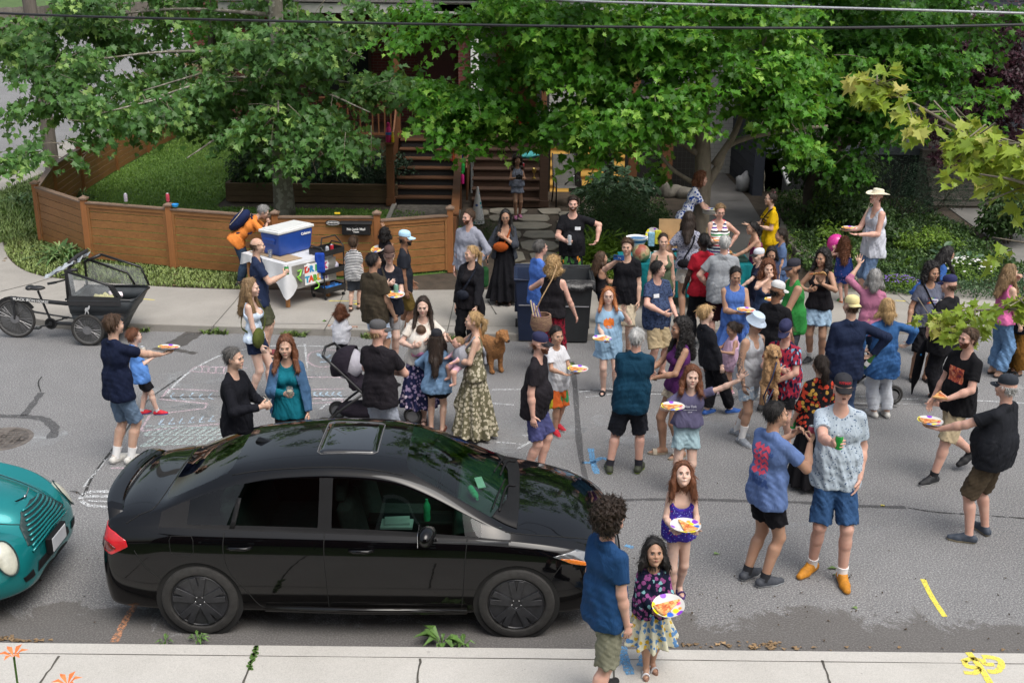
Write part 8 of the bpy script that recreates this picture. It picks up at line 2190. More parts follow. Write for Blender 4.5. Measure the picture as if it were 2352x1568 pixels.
p=P['armsup']=pn('girl in a grey violet t-shirt with one arm flung up and a plate',feet=(1563,1130),head=(1592,840),face=180,hp=6,hr=-4,sex='c',hair=('wavy','auburn',.17),skin='pale',top=('tee',C('5b5874'),-.06,.006),bt_=('shorts',C('8aa3ac','denim','b0c4c8'),.27,.03),sh_=SND,R=('plateout',(.3,.3,.4)),L=('up',(.62,.14,.74)),hi=.0066,legs=((.09,0,6,0),(.09,.02,6,0)))
plate(hl(p,1,(0,.03,.025)),'paper plate of pizza balanced on the hand of the girl with her arm up',rz=.3)
LTG=mat('pale print',lin('c8c8d8'),.8)
project(p,ltp('New York',.04,0,.36*p['S'],LTG,bold=.001));project(p,ltp('MANHATTAN & YACHT CLUB',.014,0,.31*p['S'],LTG,bold=.0006));project(p,ltp('SINCE 1985',.012,0,.28*p['S'],LTG,bold=.0006))
p=P['swim']=pn('girl in a purple spotted swimsuit looking up with a plate',feet=(1550,1372),head=(1570,1060),face=180,hp=26,sex='c',hair=('wavy','auburn',.22),skin='pale',smile=1,top=('swim',C('3b2f92','spots','8fa0e0','b03070',1.5),.06,.004),bt_=('shorts',C('2f2c8c'),.07,-.003),sh_=('sandal','4a2f6a','5a3f7a'),R=('plate',(.14,.34,.2)),L=('plate',(.14,.34,.2)),hi=.0062,legs=((.06,.12,6,0),(.07,-.14,10,0)))
plate(two(p,(0,0.0,.03)),'big yellow centred paper plate held by the girl in the swimsuit',rz=2,r=.135)
p=P['floral']=pn('little girl in a navy flowered jacket and yellow printed skirt on the near pavement',feet=(1490,1538),head=(1503,1237),z0=.12,face=176,hp=18,sex='c',hair=('wavy','black',.12),skin='tan',top=('long',C('141830','floral','8a4a80','7fb0b8',1.2),.06,.03),bt_=('skirt',C('c8c6b0','floral','5a86b8','c8a83c',1.1),.3,.03),sh_=('sandal','d0d0d4','8a6a5a'),R=('plate',(.02,.3,.14)),L=('plate',(.16,.34,.22)),hi=.0058,legs=((.05,.06,10,0),(.05,-.06,10,0)))
plate(two(p,(.03,-.02,.03)),'spotted paper plate tilted by the little girl in the flowered jacket',tilt=(.15,-.2),rz=.5)
p=P['bluepolo']=pn('man with thick dark curls in a blue polo, back turned at the kerb',feet=(1376,1622),head=(1402,1158),z0=.12,face=58,hy=4,hp=-14,hair=('bigcurl','dark',.03),skin='rosy',build=1.06,top=('polo',C('20446f'),.13,.016),bt_=('shorts',C('7d7d6c'),.5,.03),sh_=('sneaker','1b1a1c','26262a'),socks=('20232c',.16),R='down',L='down',hi=.0068,legs=((.13,-.18,6,0),(.14,.12,14,0)))
pn('smiling dark haired woman in a green camisole',head=(1524,535),H=1.68,z0=0.0,face=180,sex='f',hair=('pony','dark',.26),skin='fair',smile=1,top=('strap',C('55624c'),.05,.008),bt_=('trousers',C('6a7c8a','floral','3f6f9a','9a4a6a',.7),.95,.02),R='down',L='down')
p=pn('woman in a speckled blouse and white shorts at the food table',feet=(1580,745),head=(1581,485),face=6,hy=4,sex='f',hair=('long','dark',.28),skin='tan',top=('tee',C('a8a9b6','batik','565a70',None,1.8),.02,.03),bt_=('shorts',C('c9c5bd'),.24,.04),sh_=SND,R='relax',L='hipfront')
sbg(p,-1,BK,'black crossbody bag on the back of the woman in the speckled blouse',size=(.22,.08,.13),at=(.08,-.15,.08),name='crossbody_bag')
p=P['bluedress']=pn('woman in a white and blue flowered dress holding out a stack of plates',feet=(1565,612),head=(1588,395),z0=.12,face=95,sex='f',lean=20,hair=('curly','auburn',.03),skin='rosy',top=('tee',C('d8dcea','floral','2a4a9a','304f9c',1.),.1,.01,'','v'),bt_=('skirt',C('d8dcea','floral','2a4a9a','304f9c',1.),.62,.02),sh_=SND,R=('reach',(.1,.46,.24)),L=('reach',(.12,.46,.24)))
for i in rg(4):plate(gy(1630,491-i*3,20.2),('lowest','second','third','topmost')[i]+' plate of the stack held out by the woman in the flowered dress',pz=0,rz=i,white=i<3,r=.13)
p=pn('woman in a rainbow striped white tank top behind the food table',head=(1655,467),H=1.7,z0=.12,face=178,hp=-14,sex='f',build=1.22,belly=.02,hair=('short','dirty'),skin='rosy',glasses='on',top=('tank',C('d8d8d8','rainbow'),.1,.02),bt_=('shorts',DND,.45,.02),R=('plate',(.04,.3,.24)),L='hip')
plate(hl(p,1,(.05,.06,.02)),'plate of pizza held by the woman in the rainbow striped tank top',white=True)
pn('woman in a red football shirt and black trousers, back turned',feet=(1605,792),head=(1617,535),face=350,hy=-25,sex='f',hair=('pony','black',.02),skin='dark',build=1.05,top=('tee',C('a01c2c'),.1,.014),bt_=('trousers',BK,.95,.006),sh_=SNB,R='relax',L='relax')
pn('grey haired man in a pale grey t-shirt and maroon shorts',head=(1666,540),H=1.8,face=5,hair=('short','silver'),skin='rosy',build=1.12,belly=.02,top=('tee',C('92969b'),.14,.024),bt_=('shorts',C('33161f'),.5,.03),sh_=('slide','1c1c20','26262a'),R='relax',L='hipfront')
p=P['yellow']=pn('woman with a dark bun and pink scrunchie in a yellow t-shirt',feet=(1772,655),head=(1770,440),z0=.12,face=262,sex='f',hair=('bun','dark'),skin='fair',glasses='on',build=1.1,top=('tee',C('c9a40c'),.1,.04),bt_=('trousers',C('c9a40c'),.9,.02),R='plate',L=('plate',(.1,.3,.24)))
b=MB().tb([p['hd']((.036*cos(a),-.045+.036*sin(a),.118))for a in[2*PI*i/12 for i in rg(12)]],.011,6,closed=True);b.bd('scrunchie',mat('pink scrunchie',lin('d07a90'),.8,bmp=.6),p['T'],smo='all')
for i,t_ in enu(('NOT ALL ONE','BUT WE ARE','ALL WITH')):project(p,ltp(t_,.045,0.0,(.4-i*.06)*p['S'],BK,bold=.002),off=.006)
p2=sbg(p,1,BK,'black crossbody strap bag of the woman in the yellow t-shirt',size=(.18,.08,.12),at=(.16,.08,.04),name='crossbody_bag')
pn('girl with a black ponytail in a blue strappy top reaching for pizza',head=(1748,507),H=1.45,z0=.12,face=262,lean=12,sex='c',hair=('pony','black',.16),skin='tan',top=('strap',C('7a2a5a'),.05,.01),bt_=('shorts',C('2a5a8a'),.4,.02),R='plate',L=('reach',(.08,.5,.24)))
pn('girl with a long dark braid in a blue pinstriped dress facing the table',head=(1797,524),H=1.38,z0=.12,face=268,hp=-10,sex='c',hair=('braid','dark'),skin='tan',top=('tee',C('43577a','stripes','5b6f92',None,3.),.06,.02),bt_=('skirt',C('43577a'),.45,.04),R='table',L='down')
pn('boy in a black and white cap with painted face beside the table',head=(1745,571),H=1.32,z0=.12,face=262,hat=('cap','c8ccd4','15151a'),hair=('crew','dark',0.0),skin='pale',sex='c',top=('tee',C('1b2136'),.12,.02),bt_=('shorts',C('1b2136'),.45,.03),R='down',L='table')
pn('child with shoulder length black hair behind the curly haired girl',head=(1773,566),H=1.28,z0=.12,face=190,hp=-15,sex='c',hair=('bob','black'),skin='tan',top=('tee',C('3a3f58'),.1,.02),bt_=('shorts',BK,.4),R='down',L='down')
p=P['eatgirl']=pn('curly auburn haired girl in blue dungarees with an orange drink',head=(1765,598),H=1.52,z0=0.0,face=178,sex='f',hair=('curly','auburn',.12),skin='fair',top=('strap',C('2c3a55','denim','3c4c6a'),.05,.015),bt_=('shorts',C('2c3a55','denim','3c4c6a'),.3,.03),R='mouth',L=('plate',(.1,.3,.24)))
plate(hl(p,-1,(.04,.05,.02)),'paper plate held by the auburn haired girl in dungarees')
cup(hl(p,-1,(-.16,0.0,-.04)),'tall glass of orange juice by the girl in dungarees',MATS['clear glass'],.042,.15,mat('orange juice',lin('f0a21c'),.3))
p=P['bluekid']=pn('girl in a light blue dress looking down at her plate',feet=(1688,872),head=(1687,611),face=176,hp=-18,sex='c',hair=('pony','black',.2),skin='tan',top=('sleeveless',C('4a6cb0'),.04,.02),bt_=('skirt',C('4a6cb0'),.34,.05),sh_=('slide','a8707a','c8a0a0'),R=('plate',(.04,.3,.24)),L='plate')
plate(two(p,(.02,0,.03)),'paper plate of toppings held by the girl in the light blue dress')
pn('blond boy in a black and grey athletic top and track trousers striding right',feet=(1652,950),head=(1612,700),face=62,hy=15,sex='c',hair=('messy','blond'),skin='pale',top=('long',C('1b1c22'),.1,.01),bt_=('trousers',C('141419'),.94,.02),sh_=('sneaker','28549a','c8c8cc'),R='down',L='relax',legs=((.07,.16,10,0),(.07,-.2,10,0)))
p=pn('toddler girl with dark hair in a pink top looking down at a snack',feet=(1672,905),head=(1686,738),face=250,hp=-22,sex='c',hair=('pony','dark',.06),skin='tan',top=('sleeveless',C('c8a8c0'),.14,.04),bt_=('shorts',C('b88aa0'),.3,.02),sh_=('sneaker','c8a8b0','d8c8c8'),socks=('d89ab0',.06),R='grip',L='grip',legs=((.07,.08,10,0),(.06,-.06,6,0)))
b=MB().box((0,0,0),(.07,.02,.09));o=b.bd('snack_packet',mat('snack foil',lin('3a6a9a'),.3,var=.6,scale=40),bevel=.008);o.location=hl(p,1);o.rotation_euler=(.5,.3,.4);tag(o,'small blue and white snack packet in the hand of the toddler in pink','snack packet')
p=P['bucket']=pn('man in a white tank top and white bucket hat looking at the puppy',feet=(1695,1008),head=(1740,718),face=140,hp=-20,hy=6,hat=('bucket','b8c8da'),hair=('crew','black',0.0),beard=('stash','black'),skin='ink',build=1.08,top=('tank',C('a9acb2'),.14,.02),bt_=('shorts',C('9db0c2','batik','c8ccd0'),.34,.03),sh_=('sneaker','8a9098','d8d8d8'),socks=('e0e0e0',.2),R='relax',L='relax',legs=((.09,.12,10,0),(.1,-.12,14,0)))
p=P['hawaii']=pn('person in a red leaf print shirt and navy cap cradling a puppy',feet=(1795,1025),head=(1805,736),face=214,hp=-24,hat=('cap','22254a'),hair=('crew','brown',0.0),skin='rosy',build=1.12,belly=.02,top=('tee',C('9a2a3e','leafy','16233f','7fb4d2',1.5),.16,.03,'collar'),bt_=('shorts',BK,.36,.02),sh_=SNW,R=('cross',(-.02,.26,.26)),L=('cross',(0.0,.24,.1)))
p=pn('man in a white baseball cap with face paint and a black t-shirt looking right',head=(1787,647),H=1.77,face=42,hy=30,hp=-10,hat=('cap','c8c8c8'),hair=('crew','black',0.0),skin='brown',build=1.05,top=('tee',C('17171b'),.12,.016),bt_=('shorts',C('30343c'),.46,.02),R='relax',L='relax')
p=P['green']=pn('man in a green sleeveless top and navy cap',feet=(1822,885),head=(1822,596),face=262,hp=-4,hat=('cap','22222e'),hair=('crew','black',0.0),skin='olive',build=1.16,belly=.015,top=('sleeveless',C('2f7f3c'),.14,.02),bt_=('shorts',C('3b3f48'),.48,.03),sh_=SNB,R='down',L=('hipfront',(.05,.3,.06)))
p=P['blacktank']=pn('woman in a black tank top and pale denim shorts eating pizza',feet=(1873,832),head=(1890,573),face=205,hy=22,sex='f',hair=('curly','black',.16),skin='olive',build=1.08,top=('strap',BK2,.04,.006),bt_=('shorts',DNL,.34,.04),sh_=SNB,socks=('d8d8d8',.1),R=('chest',(.14,.22,.26)),L=('eat',(.06,.32,.42)),legs=((.1,0.0,14,0),(.1,.08,10,0)))
def slice_at(pos,lb,rz=0,tilt=(0,0)):
 Z=emp('pizza_slice',lb,'pizza slice',tu(pos),rz,'slices of pizza');Z.rotation_euler=(tilt[0],tilt[1],rz)
 tp=MB();tp.prism([(-.1,-.07),(-.1,.07),(.11,.006),(.11,-.006)],0.0,.013);tp.bd('topping',PIZZA,Z,bevel=.003)
 c=MB();c.tb([(-.1,-.075,.008),(-.108,0,.01),(-.1,.075,.008)],.014,8);c.bd('crust',CRUST,Z,smo=True)
slice_at(hl(p,-1,(0,0.0,.06))+Vc((-.05,-.05,.02)),'slice of pizza raised by the woman in the black tank top',2.6,(.5,.2))
pn('small child with long curly brown hair in a blue patterned outfit, back turned',feet=(1938,692),head=(1938,545),z0=.12,face=5,sex='c',hair=('curly','auburn',.26),skin='rosy',top=('sleeveless',C('27407f','spots','8a6aa0',None,.7),.1,.03),bt_=('shorts',C('27407f','spots','8a6aa0',None,.7),.4,.03),sh_=('slide','3f8a4a','c8642a'),R='down',L=('up',(.24,.16,.52)),legs=((.07,.04,6,0),(.1,-.1,20,0)))
bl=emp('balloon','shiny pink balloon held up beside the curly haired child','balloon',tu(gy(1920,560,18.9)));b=MB().ball((0,0,0),.155,12,sc3=(1,1,1.12));b.cyl((0,0,-.17),(0,0,-.19),.008,.016);b.bd('balloon_skin',mat('pink latex',lin('d03a94'),.18,var=.05),bl,smo='all')
b=MB().tb([(0,0,-.18),(-.05,0,-.35),(-.08,0,-.5)],.002,4);b.bd('string',WP,bl)
p=P['sunhat']=pn('tall man in a cream sun hat and white tank top holding a plate',feet=(1995,700),head=(2016,434),z0=.12,face=250,hy=10,hp=8,hat=('sun','d9d2bc'),hair=('crew','brown',0.0),beard=('stash','brown'),skin='rosy',top=('tank',C('bfc2cc'),.18,.026),bt_=('shorts',C('5a6f8c','denim','6f85a2'),.52,.02),sh_=SNB,R='plate',L=('plate',(.12,.32,.2)))
plate(two(p,(-.02,0,.03)),'paper plate of pizza held by the man in the cream sun hat')
project(p,ltp('FIRST FIELD',.036,0,.4*p['S'],mat('pale lilac print',lin('9aa0b4'),.8)));project(p,ltp('BREWERY',.04,0,.22*p['S'],MATS['pale lilac print']))
b=MB();n=24
for i in rg(n):
 a0,a1=2*PI*i/n,2*PI*(i+1)/n;r0,r1=.052,.058
 b.add([(r0*cos(a0),.31*p['S']+r0*sin(a0),0),(r0*cos(a1),.31*p['S']+r0*sin(a1),0),(r1*cos(a1),.31*p['S']+r1*sin(a1),0),(r1*cos(a0),.31*p['S']+r1*sin(a0),0)],[(0,1,2,3)])
project(p,b.bd('shirt_print',MATS['pale lilac print']))
p=P['pinkarm']=pn('grey haired woman in a pink sweater waving a raised arm',head=(2012,618),H=1.66,face=18,sex='f',hair=('bob','grey'),skin='fair',glasses='top',top=('roll',C('b0708c'),.1,.02),bt_=('trousers',DND,.95,.01),R='relax',L=('up',(.26,.14,.86)))
p=P['navyback']=pn('man in a navy long sleeved top and backwards yellow cap',feet=(1925,1010),head=(1958,680),face=355,hy=-15,hat=('capback','d8cc96'),hair=('crew','brown',0.0),skin='fair',build=1.15,top=('long',C('1d2740'),.14,.02),bt_=('trousers',C('2f3f5c'),.95,.02),sh_=SNB,R=('hip',(.3,-.06,.16)),L='down')
bt=emp('beer_bottle','green beer bottle held at the hip of the man in the navy top','bottle',tu(gz(2005,840,1.)+Vc((0,0,0))));q=hl(p,1);bt.location=q+Vc((.03,-.05,-.06));bt.rotation_euler=(.3,.5,0)
b=MB().lathe([(.028,-.1),(.03,-.09),(.03,.02),(.013,.07),(.012,.11),(0,.11)],n=16);b.bd('bottle_glass',mat('green glass',lin('2a5a2c'),.1),bt,smo=True);b=MB().lathe([(.0306,-.06),(.0306,0.0)],n=16);b.bd('bottle_label',WP,bt)
pn('woman with a blonde bob in a blue denim shirt and white trousers',feet=(2022,958),head=(2037,686),face=352,sex='f',hair=('bob','blond'),skin='fair',top=('long',C('2f5688','denim','41699a'),.24,.05),bt_=('trousers',C('c8ccd4'),.95,.02),sh_=SNW,R=('hip',(.42,.02,.18)),L=('hip',(.36,0.0,.16)))
p=P['redtop']=pn('woman in a red and gold patterned top and long black skirt',feet=(1856,1118),head=(1888,815),face=352,hy=-5,sex='f',hair=('pony','dark',.16),skin='fair',build=1.05,top=('roll',C('17151a','floral','b8402c','b08a40',.9),.06,.03),bt_=('skirt',C('131216'),.74,.02),sh_=('flat','9a7a70','6a4a40'),R='relax',L='relax')
can(hl(p,-1)+Vc((0,0,-.05)),'3ca85a','green can held low by the woman in the black pleated skirt')
p=P['orange']=pn('tall man in a blue spotted shirt and orange shoes raising a green can',feet=(1905,1312),head=(1936,862),face=186,hp=4,hat=('cap','22232a','15151a','KITSCO','b81c2a'),hair=('crew','brown',0.0),skin='rosy',build=1.12,smile=2,top=('tee',C('a9b6c2','spots','2f4a6e',None,1.1),.13,.03,'collar','v'),bt_=('shorts',C('2f4d74'),.46,.03),sh_=('sneaker','b87a1c','9a7040'),socks=('e4e4e4',.07),R=('upfwd',(.16,.52,.46)),L='pocket',legs=((.17,.02,40,0),(.08,.16,4,0)),hi=.0066)
can(hl(p,1)+Vc((0,-.01,-.05)),'2f9a44','green and blue can raised toward the camera by the man in the spotted shirt')
p=P['tiger']=pn('man in a faded blue t-shirt with a red print on the back',feet=(1740,1335),head=(1784,922),face=62,hy=28,hair=('short','black'),skin='tan',build=1.12,top=('tee',C('5f76a6'),.13,.02),bt_=('shorts',BK,.34,.02),sh_=('sneaker','3c4048','c8ccd0'),socks=('22242a',.06),R='gripup',L='gripup',legs=((.09,0.0,10,0),(.09,-.06,10,0)),hi=.0066)
can(hl(p,1)+Vc((.02,.02,-.03)),'a8485a','raspberry red can held by the man in the faded blue t-shirt')
RP=mat('coral print',lin('e0506a'),.8,var=.15,scale=20);NV=mat('navy print',lin('34508a'),.8)
for i in rg(5):
 z=(.44-i*.055)*p['S'];b=MB().add([(-.1,z,0),(-.05,z+.03,0),(-.03,z-.005,0),(0.0,z+.03,0),(.02,z-.005,0),(.06,z+.03,0),(.1,z,0),(.1,z-.035,0),(.05,z-.012,0),(.02,z-.04,0),(-.02,z-.012,0),(-.05,z-.04,0),(-.1,z-.025,0)],[(0,1,12),(1,2,11,12),(2,3,10,11),(3,4,9,10),(4,5,8,9),(5,6,7,8)]);project(p,b.bd('shirt_print',RP),back=True)
project(p,ltp('TIGER',.095,0,.13*p['S'],NV,bold=.007),back=True);project(p,ltp('20',.05,.12,.4*p['S'],NV,bold=.002),back=True)
pn('person with long black hair in a blue shirt bending by the flowers',head=(2137,567),H=1.6,z0=.12,face=80,lean=26,sex='f',hair=('long','black',.24),glasses='on',skin='tan',top=('tee',C('2f5494','denim','4a74b4'),.1,.04),bt_=('trousers',BK,.95,.02),R='relax',L='relax')
p=P['nametee']=pn('woman in a grey t-shirt with a rainbow print and name tag',feet=(2108,872),head=(2143,604),face=176,hy=-14,hp=-6,sex='f',hair=('curly','black',.12),skin='olive',smile=0,build=1.12,belly=.01,top=('tee',C('5c6070'),.06,.016),bt_=('shorts',BK,.5,.03),sh_=('slide','1c1c20','26262a'),R=('down',(.3,.1,-.02)),L='hipfront')
b=MB();cols=['d03a3a','e08a2a','d8c83a','3aa04a','3a6ac0','8a4ab0']
for i,c in enu(cols):b.add([(-.07+i*.024,.28,0),(-.05+i*.024,.28,0),(-.05+i*.024,.36,0),(-.07+i*.024,.36,0)],[(0,1,2,3)],i)
project(p,b.bd('shirt_print',[mat('stripe '+c,lin(c),.8)for c in cols]));nametag(p,.035,.32,'Nicole')
sbg(p,-1,BK,'black crossbody bag strap of the woman with the rainbow print tee',size=(.2,.08,.14),at=(.2,.02,-.02),name='crossbody_bag')
p=P['umb']=pn('broad person in a navy cap, black t-shirt and black trousers',feet=(2150,925),head=(2184,633),face=318,hp=-4,hat=('cap','1f2350'),hair=('crew','brown',0.0),skin='rosy',build=1.3,belly=.04,top=('tee',C('17171b'),.18,.03),bt_=('trousers',BK,.92,.02),sh_=('slide','1a1a1c','b8b8b8'),R='relax',L='hipfront',legs=((.12,.04,12,0),(.13,-.1,16,0)))
ub=emp('umbrella','closed black umbrella with blue trim hanging beside the broad person in black','umbrella',tu(gz(2094,905,.02)));b=MB().tb([(0,0,0),(0,0,.1),(.02,0,.25),(.05,0,.55),(.09,0,.78)],[.008,.02,.055,.06,.02],10);b.bd('umbrella_canopy',BK,ub,smo='all');b=MB().tb([(.09,0,.76),(.12,0,1.)],.01,6);b.tb([(.12,0,1.),(.14,0,1.06),(.1,0,1.08)],.014,6);b.bd('handle',BP,ub);b=MB().tb([(.03,-.055,.58),(.08,0,.63),(.05,.06,.6)],.012,5);b.bd('blue_trim',mat('cyan trim',lin('2a8ad0'),.6),ub)
p=P['galaxy']=pn('bearded man in a black t-shirt with a galaxy picture and khaki shorts walking left',feet=(2168,1096),head=(2232,752),face=246,hy=6,hair=('short','brown'),beard=('full','auburn'),skin='rosy',build=1.1,top=('tee',C('141418'),.12,.018),bt_=('shorts',C('b3a386'),.48,.03),sh_=('sneaker','1b1c20','c8c8c8'),socks=('1c1c20',.06),R='relax',L=('grip',(.14,.3,.12)),legs=((.05,-.42,6,.14),(.06,.22,4,0)))
GX,t_,b_=nm_('galaxy print');co=oc(t_);t_.links.new(ramp(t_,noise(t_,co,16,4,.6,1.5),[(.34,(.03,.01,.05)),(.46,(.3,.03,.03)),(.56,(.62,.14,.05)),(.68,(.72,.35,.22))]),b_.inputs['Base Color'])
project(p,gdp(.22,.17,0.0,.33,GX,'shirt_print',8,8))
slice_at(hl(p,-1,(0,0.0,.03)),'folded pizza slice in the hand of the man in the galaxy t-shirt',1.2)
p=P['oldcap']=pn('older man in a dark cap and brown shorts holding out a plate',feet=(2243,1236),head=(2322,862),face=318,hat=('cap','262c36'),hair=('crew','silver',.02),skin='rosy',build=1.2,belly=.05,top=('tee',C('202228'),.1,.024),bt_=('shorts',C('4f4436'),.5,.035),sh_=('sneaker','3c4450','a89c80'),R='relax',L='plateout',legs=((.16,0.0,30,0),(.14,.02,30,0)))
plate(hl(p,-1,(0,.03,.02)),'yellow and pink paper plate held by the older man in the dark cap')
pn('woman in a pink tank top and blue jeans near the right edge',feet=(2282,862),head=(2322,606),face=72,sex='f',hair=('long','dirty',.26),skin='fair',top=('tank',C('c8689a'),.04,.02),bt_=('trousers',DN,.94,.03),sh_=('slide','26262a','1c1c20'),R='relax',L='mouth')
pn('person in ochre trousers cut off by the right edge',feet=(2335,858),head=(2372,640),face=250,hair=('short','dark'),skin='olive',top=('tee',C('1c1e26'),.1,.02),bt_=('trousers',C('6e4c1c'),.92,.03),sh_=('slide','26262a','1c1c20'))
pn('distant walker in dark clothes on the far side of the cross street',head=(385,30),H=1.75,face=80,hair=('short','brown'),skin='fair',top=('tee',BK,.1,.02),bt_=('shorts',C('303848'),.5,.02),legs=((.08,.2,6,0),(.08,-.2,6,0)))
# ================================================================ dogs
def fur(name,col,sc_=38):
 m,t,b_=nm_(name);co=oc(t);f=noise(t,co,sc_,4,.7,.5)
 lk(t,ramp(t,f,[(.3,tu(q*.5 for q in col)),(.7,tu(min(1,q*1.35)for q in col))]),b_.inputs['Base Color']);iv(b_,'Roughness',.9);bump(t,b_,f,1.,.02);return m
def dog(name,lb,loc,rz,prims,furm,scale,extra,h=.009,rx=0):
 T=emp(name,lb,'dog',tu(loc),rz,None);T.rotation_euler=(rx,0,rz)
 def post(F,x,y,z):return F+.006*wob(x,y,z,75,1.)+.004*wob(y,z,x,130,2.)
 v,f=nets(*field([tu(p_)for p_ in prims],h,post));np_mesh('body',v,f,furm,T)
 b=MB()
 for c,r in extra:b.ball(c,r,6)
 b.bd('eyes_and_nose',BP,T,smo='all');return T
pr=[cap((0,-.22,.42),(0,.18,.44),.125,.14,.04),cap((0,.14,.36),(0,.2,.42),.13,.12,.04),cap((0,.24,.48),(0,.34,.66),.085,.075,.04),ell((0,.38,.72),(.085,.1,.085),.03),cap((0,.44,.69),(0,.54,.665),.05,.04,.03),cap((.075,.36,.75),(.1,.37,.62),.03,.034,.02),cap((-.075,.36,.75),(-.1,.37,.62),.03,.034,.02)]
for s in(1,-1):
 pr+=[cap((s*.085,.17,.38),(s*.085,.16,.2),.055,.04,.03),cap((s*.085,.16,.2),(s*.085,.17,.05),.04,.038,.02),ell((s*.085,.2,.035),(.04,.055,.035),.02),cap((s*.085,-.22,.38),(s*.09,-.15,.24),.085,.055,.03),cap((s*.09,-.15,.24),(s*.09,-.28,.17),.05,.036,.02),cap((s*.09,-.28,.17),(s*.09,-.26,.04),.036,.036,.02),ell((s*.09,-.22,.032),(.04,.055,.032),.02)]
pr+=[cap((0,-.34,.5),(0,-.48,.56),.04,.045,.03),cap((0,-.48,.56),(0,-.55,.66),.045,.03,.03)]
c=gz(1140,862)
dog('dog','curly golden brown dog standing behind the woman in the patterned dress, looking right',c+Vc((-.08,.25,0)),-R_(150),[tu((na(q)*.86 if isinstance(q,np.ndarray)and j<3 else q*.86 if isinstance(q,float)and j in(3,4)and p_[0]=='c' else q)for j,q in enu(p_))for p_ in pr],fur('golden fur',(.3,.135,.045)),1,[((.03,.39,.636),.011),((-.03,.39,.636),.011),((0,.503,.58),.018)])
pr=[cap((0,0.0,-.16),(0,.02,.12),.085,.08,.04),ell((0,.045,.24),(.072,.08,.075),.03),cap((0,.09,.215),(0,.15,.2),.036,.03,.02),cap((.066,.04,.27),(.085,.05,.17),.022,.026,.015),cap((-.066,.04,.27),(-.085,.05,.17),.022,.026,.015),cap((.055,.05,.1),(.06,.11,.02),.036,.03,.02),cap((.06,.11,.02),(.06,.12,-.1),.03,.028,.02),cap((-.055,.05,.1),(-.06,.11,.02),.036,.03,.02),cap((-.06,.11,.02),(-.06,.12,-.1),.03,.028,.02),cap((.06,0.0,-.18),(.07,.08,-.28),.045,.032,.02),cap((.07,.08,-.28),(.07,.06,-.4),.03,.028,.02),cap((-.06,0.0,-.18),(-.07,.08,-.28),.045,.032,.02),cap((-.07,.08,-.28),(-.07,.06,-.4),.03,.028,.02),cap((0,-.08,-.2),(0,-.12,-.32),.03,.02,.02)]
hp_=P['hawaii'];q=hp_['W'](hp_['tt']((.1,.24,.26*hp_['S'])))
dog('puppy','curly apricot puppy held upright against the red and blue leaf print shirt',q,-R_(172),pr,fur('apricot fur',(.46,.27,.13),50),1,[((.028,.112,.255),.01),((-.028,.112,.255),.01),((0,.182,.205),.014)],.0075)
b=MB().tb([q+Vc((.05,-.1,.12)),q+Vc((0.0,-.16,-.05)),q+Vc((-.08,-.15,-.3)),q+Vc((-.04,-.12,-.42)),q+Vc((.03,-.14,-.2))],.009,5);tag(b.bd('puppy_leash',mat('navy webbing',lin('232a4a'),.7),smo='all'),'navy leash hanging from the apricot puppy','dog leash')

# ================================================================ cargo tricycle
bl_=gz(42,775);br_=gz(228,795)
ang=math.atan2(br_.y-bl_.y+.36,br_.x-bl_.x)
TR=emp('cargo_tricycle','black three wheeled cargo bike with a box and clear canopy','cargo bike',tu(bl_),ang,scale=.94)
FR=mat('bike frame black',(.018,.019,.021),.35,var=.2)
HULLM=mat('box plastic',(.03,.036,.042),.55,var=.2,bmp=.2,scale=6)
def spoke_wheel(parent,c,r,tw=.024,ns=28,name='wheel'):
 T=bpy.data.objects.new(name,None);link(T,parent);T.location=c
 ax=Mt.Rotation(PI/2,3,'X')
 b=MB().tb([ax@Vc((cos(a)*(r-tw),sin(a)*(r-tw),0))for a in[2*PI*k/40 for k in rg(40)]],tw,8,closed=True);b.bd('tyre',TYRE,T,smo='all')
 b=MB().lathe([(r-tw*2.2,-.012),(r-tw*1.6,-.014),(r-tw*1.6,.014),(r-tw*2.2,.012),(r-tw*2.2,-.012)],n=40,axis=ax);b.bd('rim',mat('grey rim',(.22,.22,.22),.4,.6),T,smo=True)
 b=MB()
 for k in rg(ns):
  a=2*PI*k/ns;b.tb([ax@Vc((cos(a+.25)*.03,sin(a+.25)*.03,(-1)**k*.025)),ax@Vc((cos(a)*(r-tw*2),sin(a)*(r-tw*2),0))],.0022,4,caps=False)
 b.cyl(ax@Vc((0,0,-.04)),ax@Vc((0,0,.04)),.026);b.lathe([(.07,.03),(.07,.034),(.03,.034)],n=20,axis=ax)
 b.bd('spokes_and_hub',mat('steel spoke',(.3,.3,.31),.35,.8),T)
spoke_wheel(TR,(0,0,.325),.325)
for y in(-.36,.42):spoke_wheel(TR,(1.3,y,.265),.265,.026)
b=MB().tb([(0.0,-.035,.325),(.02,-.045,.52),(.02,-.03,.62)],.018,8);b.tb([(0.0,.035,.325),(.02,.045,.52),(.02,.03,.62)],.018,8);b.box((.02,0,.63),(.06,.1,.05));b.tb([(-.03,0,.67),(1.02,0,.575)],.034,10);b.tb([(.3,0,.44),(.95,0,.34)],.014,8);b.tb([(.1,0,.6),(.32,0,.45),(.5,0,.42)],.01,8)
b.tb([(.42,0,.8),(.58,0,.26)],.019,8);b.tb([(.58,0,.26),(1.05,0,.24)],.03,8);b.bd('frame',FR,TR,smo=True)
o=txm('BLACK IRON HORSE',.062,WP,'frame_lettering',TR,bold=.001);o.location=(.3,-.037,.642);o.rotation_euler=(PI/2,R_(5.2),0)
b=MB().ball((.4,0,.845),1,8,sc3=(.15,.075,.035));b.ball((.3,0,.85),1,8,sc3=(.07,.095,.04));b.bd('saddle',BP,TR,smo='all')
b=MB();
